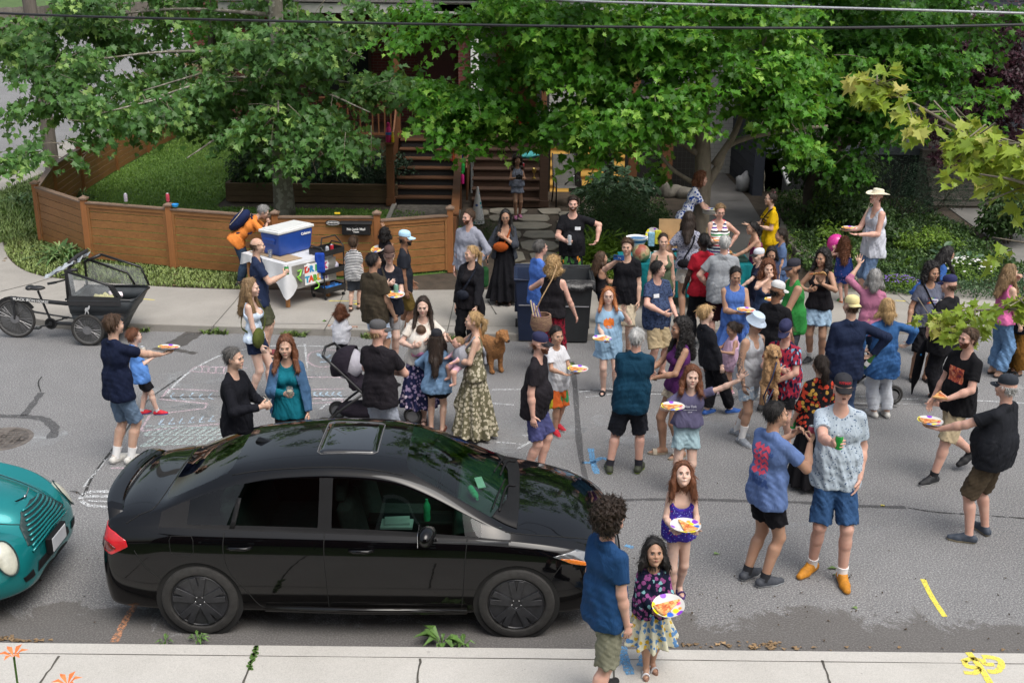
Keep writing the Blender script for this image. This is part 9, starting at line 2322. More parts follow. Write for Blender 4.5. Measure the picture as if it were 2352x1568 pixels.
for k in rg(13):a0=R_(30+k*13);b.bar((cos(a0)*.352,0,.325+sin(a0)*.352),(cos(a0+.24)*.352,0,.325+sin(a0+.24)*.352),.055,.006,up=(0,1,0))
b.bd('mudguard',BP,TR)
b=MB();ax=Mt.Rotation(PI/2,3,'X');b.lathe([(.095,-.01),(.1,0),(.095,.01),(.075,.01),(.075,-.01),(.095,-.01)],(.58,-.04,.26),24,axis=ax);b.lathe([(.03,-.05),(.03,.05)],(.58,-.02,.26),14,axis=ax)
b.bar((.58,-.08,.26),(.42,-.08,.22),.02,.03,up=(0,1,0));b.bar((.58,.08,.26),(.74,.08,.3),.02,.03,up=(0,1,0));b.box((.4,-.13,.21),(.09,.09,.02));b.box((.76,.13,.31),(.09,.09,.02));b.bd('crank',FR,TR,bevel=.002)
def loft_rect(b,secs,mi=0,open_top=True):
 vs=[]
 for(x0,x1,y0,y1,z)in secs:
  n=8;pts=[]
  for cx_,cy_,a0 in((x1,y1,0),(x0,y1,90),(x0,y0,180),(x1,y0,270)):
   r=.09;ccx=cx_-r*(1 if cx_==x1 else-1);ccy=cy_-r*(1 if cy_==y1 else-1)
   for k in rg(5):a=R_(a0+k*22.5);pts.append((ccx+r*cos(a),ccy+r*sin(a),z if not callable(z)else z(ccx)))
  vs.append(pts)
 n=len(vs[0])
 for i in rg(len(vs)-1):b.add(vs[i]+vs[i+1],[(k,(k+1)%n,n+(k+1)%n,n+k)for k in rg(n)],mi)
 b.add(vs[0],[tu(rg(n))],mi)
BX=bpy.data.objects.new('cargo_box',None);link(BX,TR);BX.scale=(.8,1,1);BX.location=(.205,0,0)
b=MB();loft_rect(b,[(1.1,1.92,-.27,.33,.16),(1.06,2.02,-.31,.37,.32),(1.03,2.16,-.34,.4,.5),(1.02,2.2,-.36,.42,.53),(1.,2.34,-.39,.45,.74),(.99,2.36,-.4,.46,.76)])
TRb=b.bd('box_shell',HULLM,BX,smo=True);md=TRb.modifiers.new('s','SOLIDIFY');md.thickness=.02
b=MB().tb([(1.,-.37,.77),(2.28,-.38,.77),(2.37,-.3,.77),(2.37,.36,.77),(2.28,.45,.77),(1.,.44,.77)],.018,8);b.bd('box_rim',FR,BX,smo='all')
b=MB();
for y in(-.37,.43):
 b.tb([(1.06,y,.78),(1.07,y,1.15),(1.1,y*.95,1.24),(1.3,y*.95,1.25)],.028,6)if y<0 else b.tb([(1.06,y,.78),(1.07,y,1.18),(1.42,y*.95,1.3)],.028,6)
 b.tb([(1.12,y,1.22),(1.92,y,1.),(2.05,y,.8)],.022,6);b.tb([(1.42,y,1.3),(2.2,y,1.1),(2.34,y,.8)],.02,6)if y>0 else None
b.tb([(1.1,-.37,1.24),(1.1,0,1.3),(1.1,.43,1.26)],.022,6);b.tb([(2.05,-.37,.8),(2.12,-.37,.79)],.02,6)
b.bd('canopy_frame',BP,BX,smo='all')
b=MB().add([(1.05,-.39,.84),(2.1,-.395,.82),(2.1,-.4,.68),(1.04,-.4,.68)],[(0,1,2,3)]);b.add([(1.03,-.38,.79),(1.05,-.38,1.26),(1.2,-.38,1.24),(1.19,-.38,.79)],[(0,1,2,3)]);b.add([(1.86,-.385,1.03),(1.98,-.385,1.03),(2.16,-.385,.78),(2.,-.385,.78)],[(0,1,2,3)]);b.bd('canopy_border',mat('black canvas',(.02,.02,.022),.8),BX)
FILM=mat('clear plastic film',(.4,.42,.43),.12,alpha=.42,coat=1.,var=.5,scale=3)
b=MB().add([(1.14,-.382,.8),(1.12,-.382,1.2),(1.92,-.382,1.),(2.05,-.382,.8)],[(0,1,2,3)]);b.add([(1.1,.43,.8),(1.1,.43,1.2),(2.2,.43,1.08),(2.33,.43,.8)],[(0,1,2,3)]);b.bd('side_film',FILM,BX)
b=MB();rnd=random.Random(5);g=[[(.62+.6*i/9+rnd.uniform(-.01,.01),-.36+.8*j/10,1.1+.24*i/9+.04*sin(j*1.3)+rnd.uniform(-.015,.015))for j in rg(11)]for i in rg(10)]
for i in rg(9):
 for j in rg(10):b.add([g[i][j],g[i+1][j],g[i+1][j+1],g[i][j+1]],[(0,1,2,3)])
b.bd('rolled_canopy',mat('cloudy plastic',(.35,.38,.4),.12,var=.5,scale=5,coat=1.),BX,smo='all')
b=MB().tb([(1.12,-.3,1.34),(1.15,0,1.38),(1.14,.42,1.36)],.035,8);b.bd('canopy_roll',mat('black canvas',(.02,.02,.022),.8),BX,smo='all')
b=MB().tb([(1.02,0,.6),(.99,0,1.)],.02,8);b.tb([(.72,-.24,.99),(.88,-.22,1.02),(.99,0,1.02),(.88,.24,1.02),(.72,.26,.99)],.014,8);b.tb([(.7,-.24,.985),(.84,-.23,1.01)],.02,8);b.bd('handlebar',FR,TR,smo=True)
b=MB().box((1.55,.03,.55),(1.,.66,.03));b.box((1.15,.03,.6),(.06,.62,.42));b.bd('box_lining',HULLM,BX)
b=MB();hs_=[(0,0),(.03,.01),(.05,.045),(.045,.065),(.03,.06),(.028,.045),(.01,.04),(-.02,.035),(-.035,.01),(-.03,-.02),(-.045,-.045),(-.035,-.05),(-.018,-.015),(0,-.012),(.012,-.045),(.022,-.045),(.018,-.01)]
cx_,cz_=1.42,.6
b.add([(cx_+x*1.3,-.4,cz_+z*1.3)for x,z in hs_]+[(cx_,-.4005,cz_+.015)],[(i,(i+1)%len(hs_),len(hs_))for i in rg(len(hs_))])
for k in rg(5):b.add([(cx_-.01,-.366,cz_+.035+k*.008),(cx_-.09-k*.006,-.368,cz_+.04+k*.018),(cx_-.09-k*.006,-.368,cz_+.05+k*.018),(cx_-.005,-.366,cz_+.042+k*.008)],[(0,1,2,3)])
b.bd('box_emblem',mat('pale grey decal',(.45,.46,.47),.6),BX)
def small(name,lb,cat,b,mats,loc,rot=(0,0,0),group=None,part='body',**kw):
 T=emp(name,lb,cat,tu(loc),0,group);T.rotation_euler=rot
 b.bd(part,mats,T,**kw);return T
def TRw(v):return bl_+Mt.Rotation(ang,3,'Z')@Vc(v)*.94
b=MB().ball((0,0,0),1,8,sc3=(.18,.15,.09));b.v=[(x*(1+.3*sin(y*40)),y*(1+.3*sin(x*37)),z*(1+.5*sin(x*50+y*30)))for x,y,z in b.v]
o=b.bd('blanket',C('c8c48a'),smo='all');o.location=TRw((1.5,-.05,.66));tag(o,'crumpled pale yellow blanket lying in the box of the cargo tricycle','blanket')
b=MB().box((0,0,0),(.2,.12,.04));o=b.bd('wipes_packet',mat('white pink packet',(.68,.6,.64),.5,var=.3,scale=25),bevel=.012);o.location=TRw((1.62,.14,.72));o.rotation_euler=(.2,.2,.5);tag(o,'white and pink wipes packet in the cargo tricycle box','packet')
b=MB().cyl((-.1,0,0),(.1,0,-.03),.012,n=10);o=b.bd('chalk_stick',mat('violet plastic',lin('8a5ab0'),.4));o.location=TRw((1.28,-.2,.68));tag(o,'thin violet tube lying in the cargo tricycle box','toy')
# ================================================================ drink table
A=gz(662,705,.12);Bq=gz(748,682,.12);Cq=gz(594,672,.12)
ux=(Bq-A);uy=(Cq-A);lx=1.28;ly=.74
ta=math.atan2(ux.y,ux.x)
ux=Vc((cos(ta),sin(ta),0));uy=Vc((-ux.y,ux.x,0))
ux,lx_,ly_=ux,.85,1.
DT=emp('drink_table','wooden table with a painted poster standing by the fence','table',tu(A),ta)
TOPZ=.74
OAK=wood_mat('orange table wood',(.36,.15,.045),(.48,.22,.07),rough=.45)
b=MB().box((lx_/2,ly_/2,TOPZ-.015),(lx_+.1,ly_+.1,.03));b.bd('table_top',OAK,DT)
for x in(0,lx_):
 for y in(0,ly_):b=MB().box((x,y,(TOPZ-.03)/2),(.055,.055,TOPZ-.03));b.bd('leg',OAK,DT,bevel=.004)
b=MB();n=26;rnd=random.Random(3)
def edge(t):
 t=(t%1)*4;k=int(t);f=t-k;x0,x1,y0,y1=-.08,lx_+.08,-.08,ly_+.08
 return[(x0+(x1-x0)*f,y0),(x1,y0+(y1-y0)*f),(x1-(x1-x0)*f,y1),(x0,y1-(y1-y0)*f)][k]
rings=[]
for j in rg(6):
 ring=[]
 for i in rg(64):
  t=i/64;x,y=edge(t);u=(t*4)%4
  corner=max(0,1-min(abs(u-0),abs(u-4))/.45);base=.16+.05*sin(i*.7);drop=base+corner*.42 if u<.5 or u>3.5 else base
  q=j/5;out=.03*sin(i*1.1)*q+.02*q+corner*.05*q;cx2,cy2=lx_/2,ly_/2;d=Vc((x-cx2,y-cy2)).normalized()
  ring.append((x+d.x*out,y+d.y*out,TOPZ+.006-drop*q))
 rings.append(ring)
vs=[p for r in rings for p in r];b.add(vs,[(j*64+i,j*64+(i+1)%64,(j+1)*64+(i+1)%64,(j+1)*64+i)for j in rg(5)for i in rg(64)]);b.add(rings[0],[tu(rg(64))])
o=b.bd('tablecloth',mat('white plastic cloth',(.62,.63,.65),.4,var=.06,bmp=.5,scale=4),smo='all');o.location=A;o.rotation_euler=(0,0,ta);tag(o,'white plastic cloth draped over the drink table with one long hanging corner','tablecloth')
def DTw(v):return A+Mt.Rotation(ta,3,'Z')@Vc(v)
b=MB().box((0,0,0),(.34,.98,.006));o=b.bd('brown_paper',mat('kraft paper',(.33,.24,.15),.8));o.location=DTw((.2,.52,TOPZ+.014));o.rotation_euler=(0,0,ta);tag(o,'strip of brown paper on the white cloth beside the cooler','paper')
PS=emp('drink_table_poster','poster lettered drink table in bright paint hanging on the drink table','poster',tu(DTw((.5,-.115,.52))),ta)
b=MB().box((0,.015,-.02),(.92,.006,.4));b.bd('grey_backing',mat('grey foil',(.3,.29,.27),.35,.4,var=.3,scale=6,bmp=.6),PS)
b=MB().box((.03,0,-.02),(.5,.008,.34));b.bd('poster_card',WP,PS)
for row,(tx,cols)in enu((('DRINK',['c8402a','2a8ac0','3a9a4a','e0902a','c84a7a']),('TABLE!',['2a9ac0','d84a2a','5aa03a','e0a02a','3a6ac0','8a4aa0']))):
 for i,ch in enu(tx):
  o=txm(ch,.135,mat('poster '+cols[i],lin(cols[i]),.7),'poster_lettering',PS,bold=.01);o.rotation_euler=(PI/2,0,0);o.location=(-.17+i*(.095 if row==0 else .08),-.006,.065-row*.165)
b=MB().tb([(-.36,-.01,.08),(-.3,-.02,.1),(-.33,-.02,0),(-.38,-.02,0.0),(-.34,-.02,-.06),(-.3,-.02,-.1)],.016,6);b.tb([(0.0,-.02,-.16),(.06,-.02,-.22),(.04,-.02,-.27),(-.04,-.02,-.28)],.012,6);b.bd('lime_ribbon',mat('lime vinyl',lin('8ad04a'),.4),PS,smo='all')
ck=emp('cooler','large blue picnic cooler with a white lid standing on the drink table','cooler',tu(DTw((.5,.58,TOPZ+.015))),ta+.12)
BLUE=mat('cooler blue',(.016,.062,.3),.35,var=.08)
b=MB().add([(-.36,-.19,0),(.36,-.19,0),(.36,.19,0),(-.36,.19,0),(-.4,-.22,.37),(.4,-.22,.37),(.4,.22,.37),(-.4,.22,.37)],[(0,1,2,3),(0,1,5,4),(1,2,6,5),(2,3,7,6),(3,0,4,7),(4,5,6,7)]);b.bd('cooler_body',BLUE,ck,bevel=.03,seg=4)
LIDM=mat('lid plastic',(.62,.63,.62),.4,var=.05)
b=MB().box((0,0,.4),(.84,.47,.05));b.box((0,0,.43),(.76,.4,.03));b.bd('lid',LIDM,ck,bevel=.02,seg=4)
b=MB().box((-.39,0,.25),(.03,.22,.1));b.box((.39,0,.25),(.03,.22,.1));b.box((-.405,0,.27),(.02,.26,.03));b.bd('handle',BLUE,ck,bevel=.006)
o=txm('Coleman',.062,WP,'cooler_lettering',ck,bold=.002);o.rotation_euler=(R_(85),0,0);o.location=(.22,-.224,.3)
cup(DTw((.1,.8,TOPZ+.02)),'stack of teal tumblers beside the cooler',mat('teal cup',(.02,.2,.3),.3),.045,.14,name='tumbler',cat='cup')
cup(DTw((.04,.45,TOPZ+.02)),'clear plastic cup beside the teal tumblers',MATS['clear glass'],.04,.12,name='plastic_cup',cat='cup')
ct_=gz(772,684,.12)
CT=emp('utility_cart','black three tier rolling cart of drinks beside the drink table','cart',tu(ct_),ta+.05)
TRAYM=mat('black steel',(.015,.015,.016),.45,var=.2)
for z,x_ in((.12,0),(.44,0),(.76,0)):
 b=MB().box((0.0,.18,z),(.46,.36,.012));
 for(cx2,cy2,w2,d2)in((0,0.0,.46,.012),(0,.36,.46,.012),(-.23,.18,.012,.36),(.23,.18,.012,.36)):b.box((cx2,cy2,z+.045),(w2,d2,.09))
 b.bd('tray',TRAYM,CT,bevel=.003)
b=MB()
for x in(-.23,.23):
 b.tb([(x,.02,.06),(x,.02,.86),(x,.06,.9),(x,.3,.9),(x,.34,.86),(x,.34,.06)],.012,8)
b.tb([(-.23,.06,.95),(-.1,.18,1.02),(.2,.18,1.02),(.26,.1,.9)],.012,8);b.bd('cart_frame',TRAYM,CT,smo=True)
for x in(-.2,.2):
 for y in(.03,.33):b=MB().cyl((x-.012,y,.03),(x+.012,y,.03),.03,n=14);b.bd('caster',TYRE,CT)
def CTw(v):return ct_+Mt.Rotation(ta+.05,3,'Z')@Vc(v)
can(CTw((-.08,.08,.77)),'b8bcc4','white can on the top tray of the cart',top=None);can(CTw((.06,.12,.77)),'c03040','red can on the top tray of the cart')
b=MB()
for k in rg(3):b.cyl((-.17+k*0.0,.06+k*.08,.17),(.18,.06+k*.08,.17),.036,n=12)
o=b.bd('bottle_pack',mat('blue bottle pack',(.03,.16,.48),.2,var=.5,scale=14,coat=.6),smo=True);o.location=ct_;o.rotation_euler=(0,0,ta+.05);tag(o,'blue shrink wrapped bottles on the lowest tray of the cart','bottle pack')
b=MB().ball((0,0,0),1,7,sc3=(.12,.09,.09));o=b.bd('plastic_bag',mat('white plastic bag',(.5,.48,.58),.3,var=.4,scale=9,bmp=.8),smo='all');o.location=CTw((.08,.16,.53));tag(o,'crumpled white and violet plastic bag on the middle tray of the cart','plastic bag')
b=MB().box((0,0,0),(.16,.07,.34));o=b.bd('blue_bag',C('2044a0'),bevel=.025);o.location=CTw((-.28,.05,.66));tag(o,'bright blue cloth bag hanging on the end of the cart','bag')
# ================================================================ wheeled bins
def wheelie(px,py,col,lb,ox=0,w_=.58,liner=False,lidback=True,z0=0.0,closed=False,rz=0):
 p=gz(px,py,z0);T=emp('wheeled_bin',lb,'bin',tu(p),rz,None)
 m=mat('bin '+str(col),col,.45,var=.15)
 b=MB();w0,w1=w_/2*.8,w_/2;d0,d1=.56,.72;zt=1.
 def ringp(w,y0,y1,z):return[(-w,y0,z),(w,y0,z),(w,y1,z),(-w,y1,z)]
 r0,r1,r2,r3=ringp(w0,.04,.04+d0,.02),ringp(w1,0,d1,zt),ringp(w1-.03,.03,d1-.03,zt),ringp(w0-.02,.07,d0,.3)
 q=[(k,(k+1)%4,4+(k+1)%4,4+k)for k in rg(4)]
 b.add(r0+r1,q+[(0,1,2,3)]);b.add(r1+r2,q);b.add(r2+r3,q+[(4,5,6,7)])
 b.tb([(-w1-.015,-.015,zt),(w1+.015,-.015,zt),(w1+.015,d1+.015,zt),(-w1-.015,d1+.015,zt)],.02,6,closed=True)
 b.bd('bin_body',m,T,bevel=.012)
 b=MB().tb([(-w1+.02,d1+.05,zt+0.0),(w1-.02,d1+.05,zt)],.016,8);b.bd('handle',m,T)
 b=MB().tb([(-.24,-.01,.6),(.24,-.01,.6)],.01,8);b.bd('lift_bar',mat('bar grey',(.3,.3,.32),.4,.8),T)
 for s in(-1,1):b=MB().cyl((s*w1*.86,d0-.05,.11),(s*w1*.98,d0-.05,.11),.11,n=20);b.bd('wheel',TYRE,T)
 b=MB()
 if closed:b.box((0,d1/2,zt+.03),(w_+.04,d1+.06,.05))
 else:b.box((0,d1+.1,zt-.36),(w_+.02,.035,.78),rot=Mt.Rotation(-.06,3,'X'))
 b.bd('lid',m,T,bevel=.012)
 if liner:
  b=MB();rnd=random.Random(1);n=40;R0=[];R1=[];R2=[]
  for k in rg(n):
   t=k/n*4;e=int(t);f=t-e;x0,x1,y0,y1=-w1-.03,w1+.03,-.03,d1+.03
   x,y=[(x0+(x1-x0)*f,y0),(x1,y0+(y1-y0)*f),(x1-(x1-x0)*f,y1),(x0,y1-(y1-y0)*f)][e]
   R0.append((x*.8,(y-.36)*.8+.36,zt-.28));R1.append((x,y,zt+.025));R2.append((x*1.05,(y-.36)*1.04+.36,zt-.1-.08*rnd.random()))
  b.add(R0+R1+R2,[(k,(k+1)%n,n+(k+1)%n,n+k)for k in rg(n)]+[(n+k,n+(k+1)%n,2*n+(k+1)%n,2*n+k)for k in rg(n)]+[tu(rg(n))])
  o=b.bd('bin_liner',mat('black bin liner',(.012,.012,.013),.22,var=.2,bmp=.9,scale=5),smo='all');o.location=p;tag(o,'black plastic liner folded over the rim of the dark grey bin','bin liner')
 return T
wheelie(1226,787,(.012,.022,.055),'open navy blue wheeled bin at the far kerb, left of the pair')
wheelie(1314,790,(.022,.025,.028),'open dark grey wheeled bin lined with a black bag, right of the pair',liner=True)
wheelie(1742,418,(.008,.035,.022),'closed dark green wheeled bin with a white emblem in the shaded walkway',z0=.13,closed=True,w_=.6)
b=MB();q=gz(1742,418,.13)
for dx,dz,ww,hh in((0,0,.16,.03),(-.05,.05,.025,.1),(-.015,.07,.025,.14),(.03,.05,.05,.06)):b.box((q.x+.06+dx,q.y-.012,.75+dz),(ww,.006,hh))
o=b.bd('bin_emblem',WP);o.parent=[c for c in COL.objects if c.name.startswith('wheeled_bin')][-1];o.location=-Vc(o.parent.location)
wheelie(1700,375,(.012,.016,.04),'second wheeled bin with a navy lid behind the green bin',z0=.13,closed=True)
# ================================================================ food table
ft0=gz(1432,606,.86);ft1=gz(1718,600,.86);fz=.86
FT=emp('food_table','long folding table of pizza boxes in front of the maple trunk','table',(ft0.x,ft0.y,.12))
L=ft1.x-ft0.x;
b=MB().box((L/2,.4,.72),(L,.78,.03));b.bd('table_top',mat('table grey',(.4,.4,.4),.6),FT)
for x in(.12,L-.12):
 for y in(.08,.7):b=MB().cyl((x,y,0),(x,y,.7),.016);b.bd('leg',mat('table grey',(.4,.4,.4),.6),FT)
TQ=C('0f6a70')
b=MB();n=60;vs=[]
for j in rg(5):
 for i in rg(n+1):
  x=-.03+(L+.06)*i/n;vs.append((x,-.02-(.02+.018*sin(i*1.3))*j,.742-.13*j))
b.add(vs,[(j*(n+1)+i,j*(n+1)+i+1,(j+1)*(n+1)+i+1,(j+1)*(n+1)+i)for j in rg(4)for i in rg(n)])
b.add([(-.03,-.02,.742),(L+.03,-.02,.742),(L+.03,.8,.742),(-.03,.8,.742)],[(0,1,2,3)]);b.add([(L+.03,-.02,.742),(L+.03,.8,.742),(L+.06,.8,.2),(L+.06,-.06,.2)],[(0,1,2,3)])
o=b.bd('turquoise_cloth',TQ,smo=True);o.location=(ft0.x,ft0.y,.12);tag(o,'turquoise cloth hanging over the long food table','tablecloth')
KB=mat('cardboard',(.36,.23,.11),.85,var=.12)
def pbox(px,py,lb,open_=True,rz=0,lift=0,col=None):
 p=gz(px,py,.87+lift);T=emp('pizza_box',lb,'pizza box',tu(p),rz,'pizza boxes on the food table')
 b=MB().box((0,.2,.02),(.4,.4,.04));b.bd('box_base',col or KB,T,bevel=.003)
 if open_:
  b=MB().box((0,.42,.22),(.4,.02,.4),rot=Mt.Rotation(-.15,3,'X'));b.bd('box_lid',KB,T)
  z=emp('pizza','round pizza in the '+lb,'pizza',tu(p+Vc((0,.2,.045))));b=MB().lathe([(0,0.0),(.16,0),(.165,.01),(0,.012)],n=24);b.bd('topping',PIZZA,z);b=MB().tb([(.165*cos(a),.165*sin(a),.008)for a in[2*PI*k/24 for k in rg(24)]],.012,6,closed=True);b.bd('crust',CRUST,z,smo='all')
pbox(1662,592,'open pizza box at the right end of the food table',rz=.1);pbox(1545,570,'open pizza box behind the smiling woman in the camisole',rz=0);pbox(1625,568,'closed pizza box at the middle of the food table',open_=False);pbox(1690,602,'flat dark green pizza box under the open one',open_=False,lift=-0.0,col=mat('green card',(.02,.06,.05),.6))
p=gz(1462,570,.88);T=emp('serving_bowl','wide white and blue serving bowl on the left end of the food table','bowl',tu(p));b=MB().lathe([(.09,0),(.15,.12),(.19,.2),(.175,.2),(.13,.1),(0,.02)],n=28);b.bd('bowl_dish',WP,T,smo=True);b=MB().lathe([(.152,.12),(.178,.17)],n=28);b.bd('blue_band',mat('blue band',(.03,.13,.3),.5),T)
p=gz(1472,598,.88);b=MB().ball((0,0,.12),.15,10);
WM,t_,b__=nm_('watermelon skin');co=oc(t_);t_.links.new(ramp(t_,noise(t_,co,6,3),[(.4,(.28,.08,.05)),(.5,(.4,.33,.18)),(.6,(.1,.17,.08))]),b__.inputs['Base Color'])
o=b.bd('watermelon',WM,smo='all');o.location=p;tag(o,'striped red and green carved melon at the left front of the food table','melon')
for k,(px,py,cl,lb)in enu(((1495,565,'7aa8c0','pale blue carton behind the melon'),(1510,560,'b8b83a','yellow snack bag behind the melon'))):
 p=gz(px,py,.88);b=MB().box((0,0,.12),(.11,.08,.24));o=b.bd('carton',mat('carton '+cl,lin(cl),.6,var=.4,scale=25),bevel=.01);o.location=p;tag(o,lb,'carton')
p=gz(1490,592,.88)
for k in rg(3):cup(p+Vc((k*.12,.05*k,0)),('first','second','third')[k]+' paper cup from the melon',WP,.035,.1,name='paper_cup',cat='cup')
plate(gy(1500,540,19.6),'spotted paper plate propped up above the cartons on the food table',pz=0,tilt=(1.2,0),r=.14)
# ================================================================ patio chair, stair clutter
pc=gz(1300,470,.14);pcr=R_(8)
CH=emp('patio_chair','grey mesh patio armchair with black frame on the flagstones by the yellow windows','chair',tu(pc),PI+pcr)
MESHG=mat('grey mesh fabric',(.15,.145,.135),.8,var=.2,scale=40)
b=MB().add([(-.25,-.24,.4),(.25,-.24,.4),(.26,.26,.44),(-.26,.26,.44)],[(0,1,2,3)]);b.bd('seat',MESHG,CH);
b=MB().add([(-.25,-.24,.4),(.25,-.24,.4),(.25,-.46,1.12),(-.25,-.46,1.12)],[(0,1,2,3)]);b.bd('backrest',MESHG,CH)
for s in(-1,1):
 b=MB().tb([(s*.29,.3,0),(s*.29,.28,.6),(s*.29,.22,.66),(s*.29,-.28,.64)],.018,8);b.bd('armrest',BP,CH,smo='all')
 b=MB().tb([(s*.27,-.4,0),(s*.27,-.22,.42),(s*.27,-.47,1.14)],.018,8);b.bd('leg',BP,CH,smo='all')
b=MB().tb([(-.06,0,-.18),(0,0,0)],.018,8);b.tb([(0,0,0),(.03,0,.12)],.01,8,1);b.tb([(.03,0,.12),(.08,0,.28)],.017,8);o=b.bd('light_sabre_toy',[BP,CHROME],smo='all');o.name='folded_umbrella';o.location=pc+Vc((.1,-0.0,.6));o.rotation_euler=(0,.5,0);tag(o,'short black and silver folded umbrella resting on the patio chair','umbrella')
cn=gz(1097,512,.14);t_=emp('paper_cone','tall white paper cone with coloured dots standing by the gate behind the hoodie man','paper cone',tu(cn));b=MB().lathe([(.16,0),(.02,.8),(0,.8)],n=20);m,t__,b_=nm_('dotted paper');v=node(t__,'ShaderNodeTexVoronoi');iv(v,'Scale',9);t__.links.new(oc(t__),v.inputs['Vector']);t__.links.new(mixc(t__,ramp(t__,v.outputs['Distance'],[(.25,1.),(.3,0.0)]),(.6,.6,.62),ramp(t__,v.outputs['Color'],[(0,(.05,.1,.3)),(.5,(.03,.35,.4))],'CONSTANT')),b_.inputs['Base Color']);b.bd('cone',m,t_,smo=True)
def bottle(pos,cols,lb,name='bubble_bottle',cat='bottle',s=1.):
 T=emp(name,lb,cat,tu(pos));b=MB().lathe([(.04*s,0),(.045*s,.02*s),(.042*s,.2*s),(.02*s,.24*s)],n=16);b.bd('bottle_body',mat('plastic '+cols[0],lin(cols[0]),.35),T,smo=True)
 b=MB().lathe([(.026*s,.235*s),(.026*s,.29*s),(0,.3*s)],n=14);b.bd('bottle_cap',mat('plastic '+cols[1],lin(cols[1]),.35),T,smo=True)
 b=MB().lathe([(.0435*s,.07*s),(.0435*s,.15*s)],n=16);b.bd('bottle_label',mat('plastic '+cols[2],lin(cols[2]),.4,var=.5,scale=30),T)
 return T
bottle((-2.88,25.7,1.6),('d0307a','d0307a','2a6ab8'),'tall pink bubble bottle on the left stair newel post',s=1.5)
bottle((-2.78,25.66,1.6),('d8c02a','d8c02a','d8a02a'),'small yellow bottle beside the pink bubble bottle',s=.8)
bottle(gy(1063,382,25.2)+Vc((0,0,-.14)),('30b050','d83a7a','2a9a4a'),'green bubble bottle with a pink cap on the sloping rail',s=.95)
bottle(gy(1062,416,24.8)+Vc((0,0,-.06)),('d8308a','30b050','d8308a'),'pink bubble bottle with a green cap lower on the sloping rail',s=.95)
bottle((.7,25.7,1.6),('b8bcc8','2a4ac0','d8c84a'),'sunscreen spray bottle with a blue cap on the right stair newel post',s=1.3,name='spray_bottle')
b=MB().ball((0,0,0),1,8,sc3=(.26,.14,.08));b.v=[(x*(1+.4*sin(y*33)),y,z*(1+.6*sin(x*21))-.25*max(0,-x-.05))for x,y,z in b.v]
o=b.bd('towel',C('4a9a9c'),smo='all');o.location=(.3,26.9,1.13);tag(o,'teal towel dropped on the upper steps of the middle stair','towel')
can((.22,26.5,.85),'9a2a38','red can standing on the middle stair below the towel',tall=.16)
t_=emp('trophy','small gold trophy standing on the stair by the newel post','trophy',(.48,26.2,.69));b=MB().lathe([(.05,0),(.05,.03),(.015,.05),(.012,.12),(.05,.18),(.055,.25),(0.0,.2)],n=14);b.bd('cup',mat('gold',(.5,.38,.12),.3,.9),t_,smo=True)
def stair_shoe(x,y,z,lb):
 b=MB().ball((0,0,.05),1,7,sc3=(.05,.13,.05));b.ball((0,.06,.09),1,7,sc3=(.045,.055,.05));o=b.bd('shoe',WP,smo='all');o.location=(x,y,z);tag(o,lb,'shoe','shoes at the stair head')
stair_shoe(.1,27.9,1.44,'left white shoe at the head of the middle stair');stair_shoe(.26,27.9,1.44,'right white shoe at the head of the middle stair')
b=MB().ball((0,0,.2),1,8,sc3=(.25,.18,.28));o=b.bd('red_jacket',C('7a0f18'),smo='all');o.location=(.18,28.2,1.5);tag(o,'dark red jacket heaped behind the white shoes on the porch','jacket')
b=MB();P_=[gy(1085,424,26.3),gy(1100,420,26.3),gy(1120,426,26.2),gy(1135,420,26.2)];b.tb(catmull(P_,5),.01,6);P_=[gy(1088,436,26.1),gy(1100,455,25.9),gy(1118,462,25.8),gy(1130,450,25.95),gy(1146,436,26.05)];b.tb(catmull(P_,5),.01,6);o=b.bd('extension_cord',mat('cream cord',(.42,.38,.3),.6),smo='all');tag(o,'cream extension cord trailing over the middle stair','cord')
fl=emp('rainbow_flag','small rainbow flag leaning out between the two stairs','flag',tu(gy(1062,310,26.2)))
b=MB();cs_=['7a1520','a8501c','a8962a','2a6a34','1c3a8a'];n=5;p0,p1,p2,p3=gy(1042,302,26.2),gy(1064,340,26.2),gy(1062,388,26.2),gy(1034,368,26.2);O=gy(1062,310,26.2)
for i in rg(n):
 a0=p3.lerp(p0,0).lerp(p2.lerp(p1,0),i/n);a1=p3.lerp(p2,(i+1)/n);a0=p3.lerp(p2,i/n);c0=p0.lerp(p1,i/n);c1=p0.lerp(p1,(i+1)/n);b.add([a0-O,a1-O,c1-O,c0-O],[(0,1,2,3)],i)
b.bd('flag_cloth',[mat('flag '+c,lin(c),.8)for c in cs_],fl);b=MB().tb([p0-O+Vc((-.02,.02,.12)),p1-O+Vc((.03,0,-.15))],.008,6);b.bd('flag_pole',WP,fl)
def fence_pt(px,py,i,h=1.19):
 A_,B_=FW[i],FW[i+1];d=(B_-A_).normalized();n=Vc((d.y,-d.x,0));r_=ray(px,py);o_=Vc((0,0,CAM_H));t=(A_-o_).dot(n)/r_.dot(n);q=o_+r_*t;q.z=h+.12;return q
can(fence_pt(292,486,1),'b0a8b4','silver and red can on the fence cap left of the third post',tall=.15);can(FW[2]+Vc((0,0,FH+.13+.07)),'c04a5a','pink can standing on the third fence post',tall=.15)
b=MB().lathe([(.05,0),(.065,.045),(.058,.045),(.045,.01),(0,.01)],n=16);b.bar((-.05,0,.03),(-.2,-0.0,.02),.02,.01);o=b.bd('sand_scoop',mat('sky blue plastic',lin('2a94d8'),.35),smo=True);o.location=fence_pt(404,492,2,1.17);tag(o,'sky blue plastic scoop on the fence just right of the pink can','toy')
b=MB().box((0,0,.015),(.1,.03,.03));o=b.bd('yellow_toy',mat('yellow plastic',lin('e0c02a'),.4),bevel=.005);o.location=fence_pt(775,495,3,1.17);tag(o,'tiny yellow plastic toy on the fence above the warning plate','toy')
